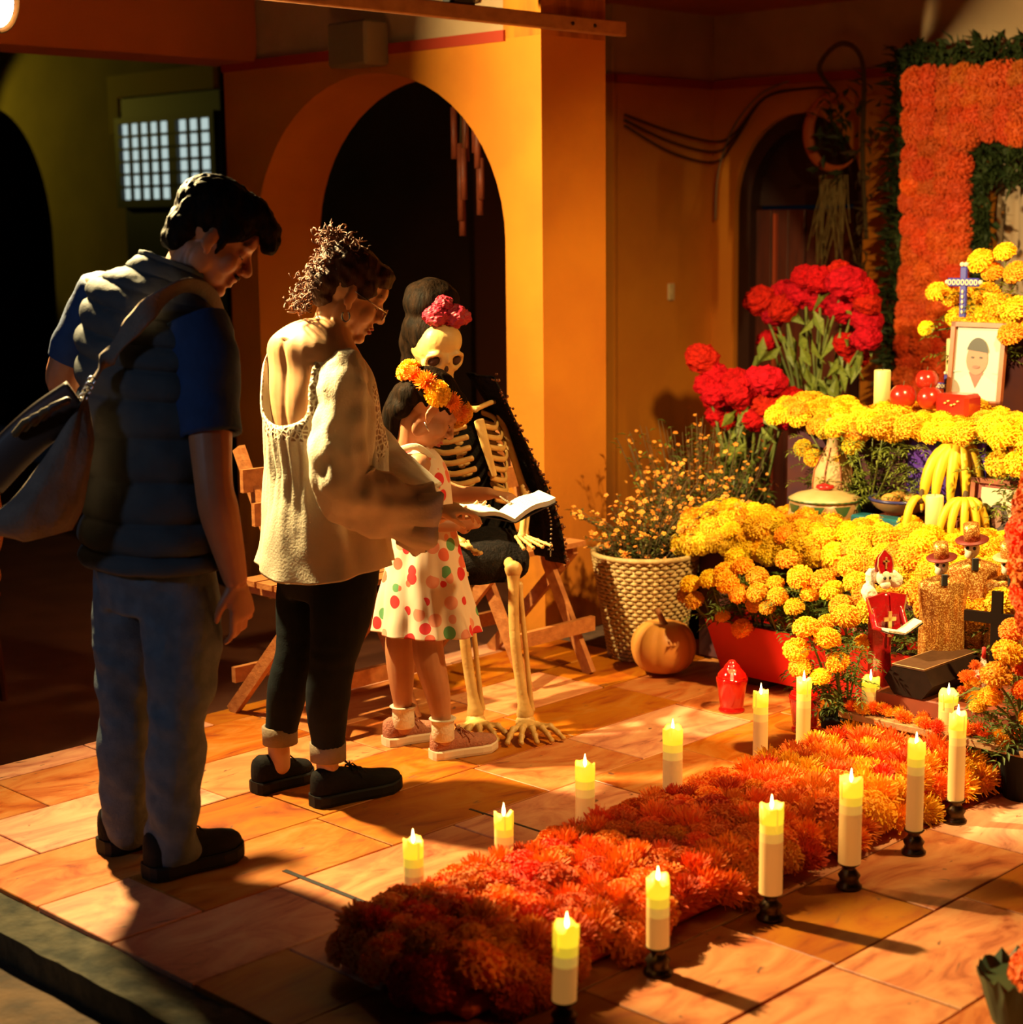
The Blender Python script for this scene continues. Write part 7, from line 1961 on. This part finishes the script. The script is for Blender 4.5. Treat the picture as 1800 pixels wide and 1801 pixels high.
def rail():
    t = empty('lamp_rail', W(-1.0, .05, 2.235), label='wooden lamp rail running from the pillar toward the street', cat='rail')
    mb = MB(); ubox(mb, -2.7, .42, -.045, -.013, 2.232, 2.285, bev=.004); mb.build('bar', M['rail'], t)
    for u in (.12, .24): 
        mb = MB(); mb.ell(W(u, -.046, 2.258), .007, n=8, k=6); mb.build('screw', M['doorframe'], t, True)
    mb = MB(); ubox(mb, -.47, -.36, -.04, .02, 2.285, 2.32, bev=.006); mb.build('lamp_socket', M['black'], t)
    mb = MB(); mb.lathe([(.001, 0), (.022, .004), (.030, .03), (.024, .055), (.001, .07)], 18, Matrix.Translation(W(-.36, -.03, 2.29))); mb.build('glass_bulb', mat('bulb_glass', (.9, .85, .7), .05, trans=.8), t, True)
    mb = MB(); ubox(mb, -.98, -.87, -.04, .02, 2.285, 2.32, bev=.006); mb.build('lamp_socket', M['black'], t)
rail()
def flood():
    t = empty('flood_lamp', KEY, label='blazing white flood lamp at the upper left corner', cat='lamp')
    d = (-VV_ + UV_ * .42 + V(0, 0, -.12)).normalized(); Mx = Matrix.Translation(KEY) @ frame_z(d)
    mb = MB(); mb.lathe([(.001, -.08), (.04, -.075), (.075, -.02), (.085, .0), (.08, .002), (.07, -.015), (.001, -.06)], 24, Mx); mb.build('housing', M['black'], t, True)
    mb = MB(); mb.lathe([(.001, -.012), (.07, -.012), (.07, -.008), (.001, -.006)], 24, Mx); mb.build('glass', M['lampglow'], t, True)
flood()

# ------------------------------------------------------------------ right foreground
def corner_pot():
    p = V(1.005, 3.20, 0); t = empty('potted_marigold', p, label='dark jagged-rimmed pot of orange marigolds in the lower right corner', cat='potted plant')
    mb = MB(); n = 40; rings = []
    for R, z in ((.075, 0), (.09, .05), (.105, .10)): rings.append([p + V(cos(2 * pi * j / n) * R * (1 + .03 * sin(j * 2.1) * z * 10), sin(2 * pi * j / n) * R, z + (.012 * sin(j * 2.7) if z > .09 else 0)) for j in range(n)])
    rings.append([p + V(cos(2 * pi * j / n) * .085, sin(2 * pi * j / n) * .085, .085) for j in range(n)]); mb.loft(rings); mb.build('pot', M['leafd'], t)
    rn = random.Random(5)
    for q, R in (((1.015, 3.14, .125), .062), ((1.0, 3.19, .11), .045), ((1.06, 3.13, .12), .05), ((1.04, 3.22, .13), .05)): flower(t, POM['ora'], V(*q), R, (-.6, -.5, 1), rn)
corner_pot()
def edge_stem():
    t = empty('marigold_stalk', (1.30, 3.9, 0), label='blurred stalk of orange marigolds at the right edge of the photo', cat='flowers'); rn = random.Random(15)
    mb = MB(); mb.tube([(1.30, 3.9, 0), (1.28, 3.9, .5), (1.23, 3.9, .95)], .008, 6); mb.build('stem', M['stem'], t, True)
    for z, x in ((.55, 1.25), (.60, 1.23), (.70, 1.19), (.77, 1.175), (.84, 1.17), (.91, 1.18), (.96, 1.20), (.64, 1.21)): flower(t, POM['deep'], V(x, 3.9 + rn.uniform(-.03, .03), z), .055, (-1, -.5, .3), rn)
edge_stem()

# ------------------------------------------------------------------ dim sitter at the far left
def sitter():
    t = empty('person', (-1.62, 5.9, -.1), label='dim seated person in dark clothes at the far left edge, behind the bag', cat='person')
    b = MB(); o_ = V(-1.975, 5.85, -.1)
    Mh = head_shapes(b, o_ + V(.02, 0, 1.12), radians(-20), radians(15), 1.0, 0, False, tuple(o_ + V(.0, 0, .97)))
    eloft(b, [(o_ + V(0, 0, .45), V(.16, 0, 0), V(0, .12, 0)), (o_ + V(0, 0, .70), V(.15, 0, 0), V(0, .11, 0)), (o_ + V(0, 0, .92), V(.17, 0, 0), V(0, .10, 0)), (o_ + V(0, 0, 1.0), V(.07, 0, 0), V(0, .06, 0))], 20, 4)
    limb(b, [tuple(o_ + V(.17, 0, .90)) + (.05,), tuple(o_ + V(.22, -.05, .66)) + (.042,), tuple(o_ + V(.24, -.20, .56)) + (.03,)]); hand_shapes(b, o_ + V(.24, -.21, .56), (.2, -1, -.1), (0, 0, -1), True, .9)
    limb(b, [tuple(o_ + V(-.17, 0, .90)) + (.05,), tuple(o_ + V(-.22, -.05, .66)) + (.042,), tuple(o_ + V(-.05, -.24, .58)) + (.03,)]); hand_shapes(b, o_ + V(-.05, -.25, .58), (1, -.3, -.1), (0, 0, -1), False, .9)
    build_mesh('body', fuse(b, .008, 3), M['skin_m'], t)
    c = MB()
    for s in (-1, 1): limb(c, [tuple(o_ + V(s * .09, -.02, .48)) + (.085,), tuple(o_ + V(s * .12, -.42, .50)) + (.070,), tuple(o_ + V(s * .12, -.45, .27)) + (.055,), tuple(o_ + V(s * .12, -.43, .06)) + (.045,)])
    build_mesh('trousers', fuse(c, .010, 3), M['lacek'], t)
    c = MB(); eloft(c, [(o_ + V(0, 0, .43), V(.18, 0, 0), V(0, .14, 0)), (o_ + V(0, 0, .70), V(.175, 0, 0), V(0, .13, 0)), (o_ + V(0, 0, .93), V(.19, 0, 0), V(0, .12, 0)), (o_ + V(0, 0, .985), V(.08, 0, 0), V(0, .07, 0))], 24, 5)
    build_mesh('jacket', c.mesh('jacket', []), mat('dark_red_knit', (.10, .008, .006), .9), t)
    h = MB(); h.ell((-.022, 0, .046), (.106, .086, .086), Mh); h.ell((-.07, 0, -.01), (.05, .066, .06), Mh); h.build('hair', M['hair_k'], t, True)
    for s in (-1, 1): shoe(t, (o_.x + s * .12, o_.y - .38), (o_.x + s * .13, o_.y - .64), .095, .10, M['blackshoe'], M['blacksole'])
    for ch in t.children:
        if ch.name.startswith('shoe'): ch.location.z += -.1 + .1
    s_ = empty('stool', o_ + V(0, .02, 0), label='dark wooden stool under the seated person at far left', cat='stool')
    mb = MB(); mb.box(o_ + V(0, -.02, .385), (.36, .34, .03), bev=.006); mb.build('seat', M['doorwood'], s_)
    for sx in (-1, 1):
        for sy in (-1, 1): mb = MB(); mb.tube([o_ + V(sx * .15, sy * .14 - .02, .37), o_ + V(sx * .17, sy * .16 - .02, 0)], .016, 8); mb.build('leg', M['doorwood'], s_)
sitter()
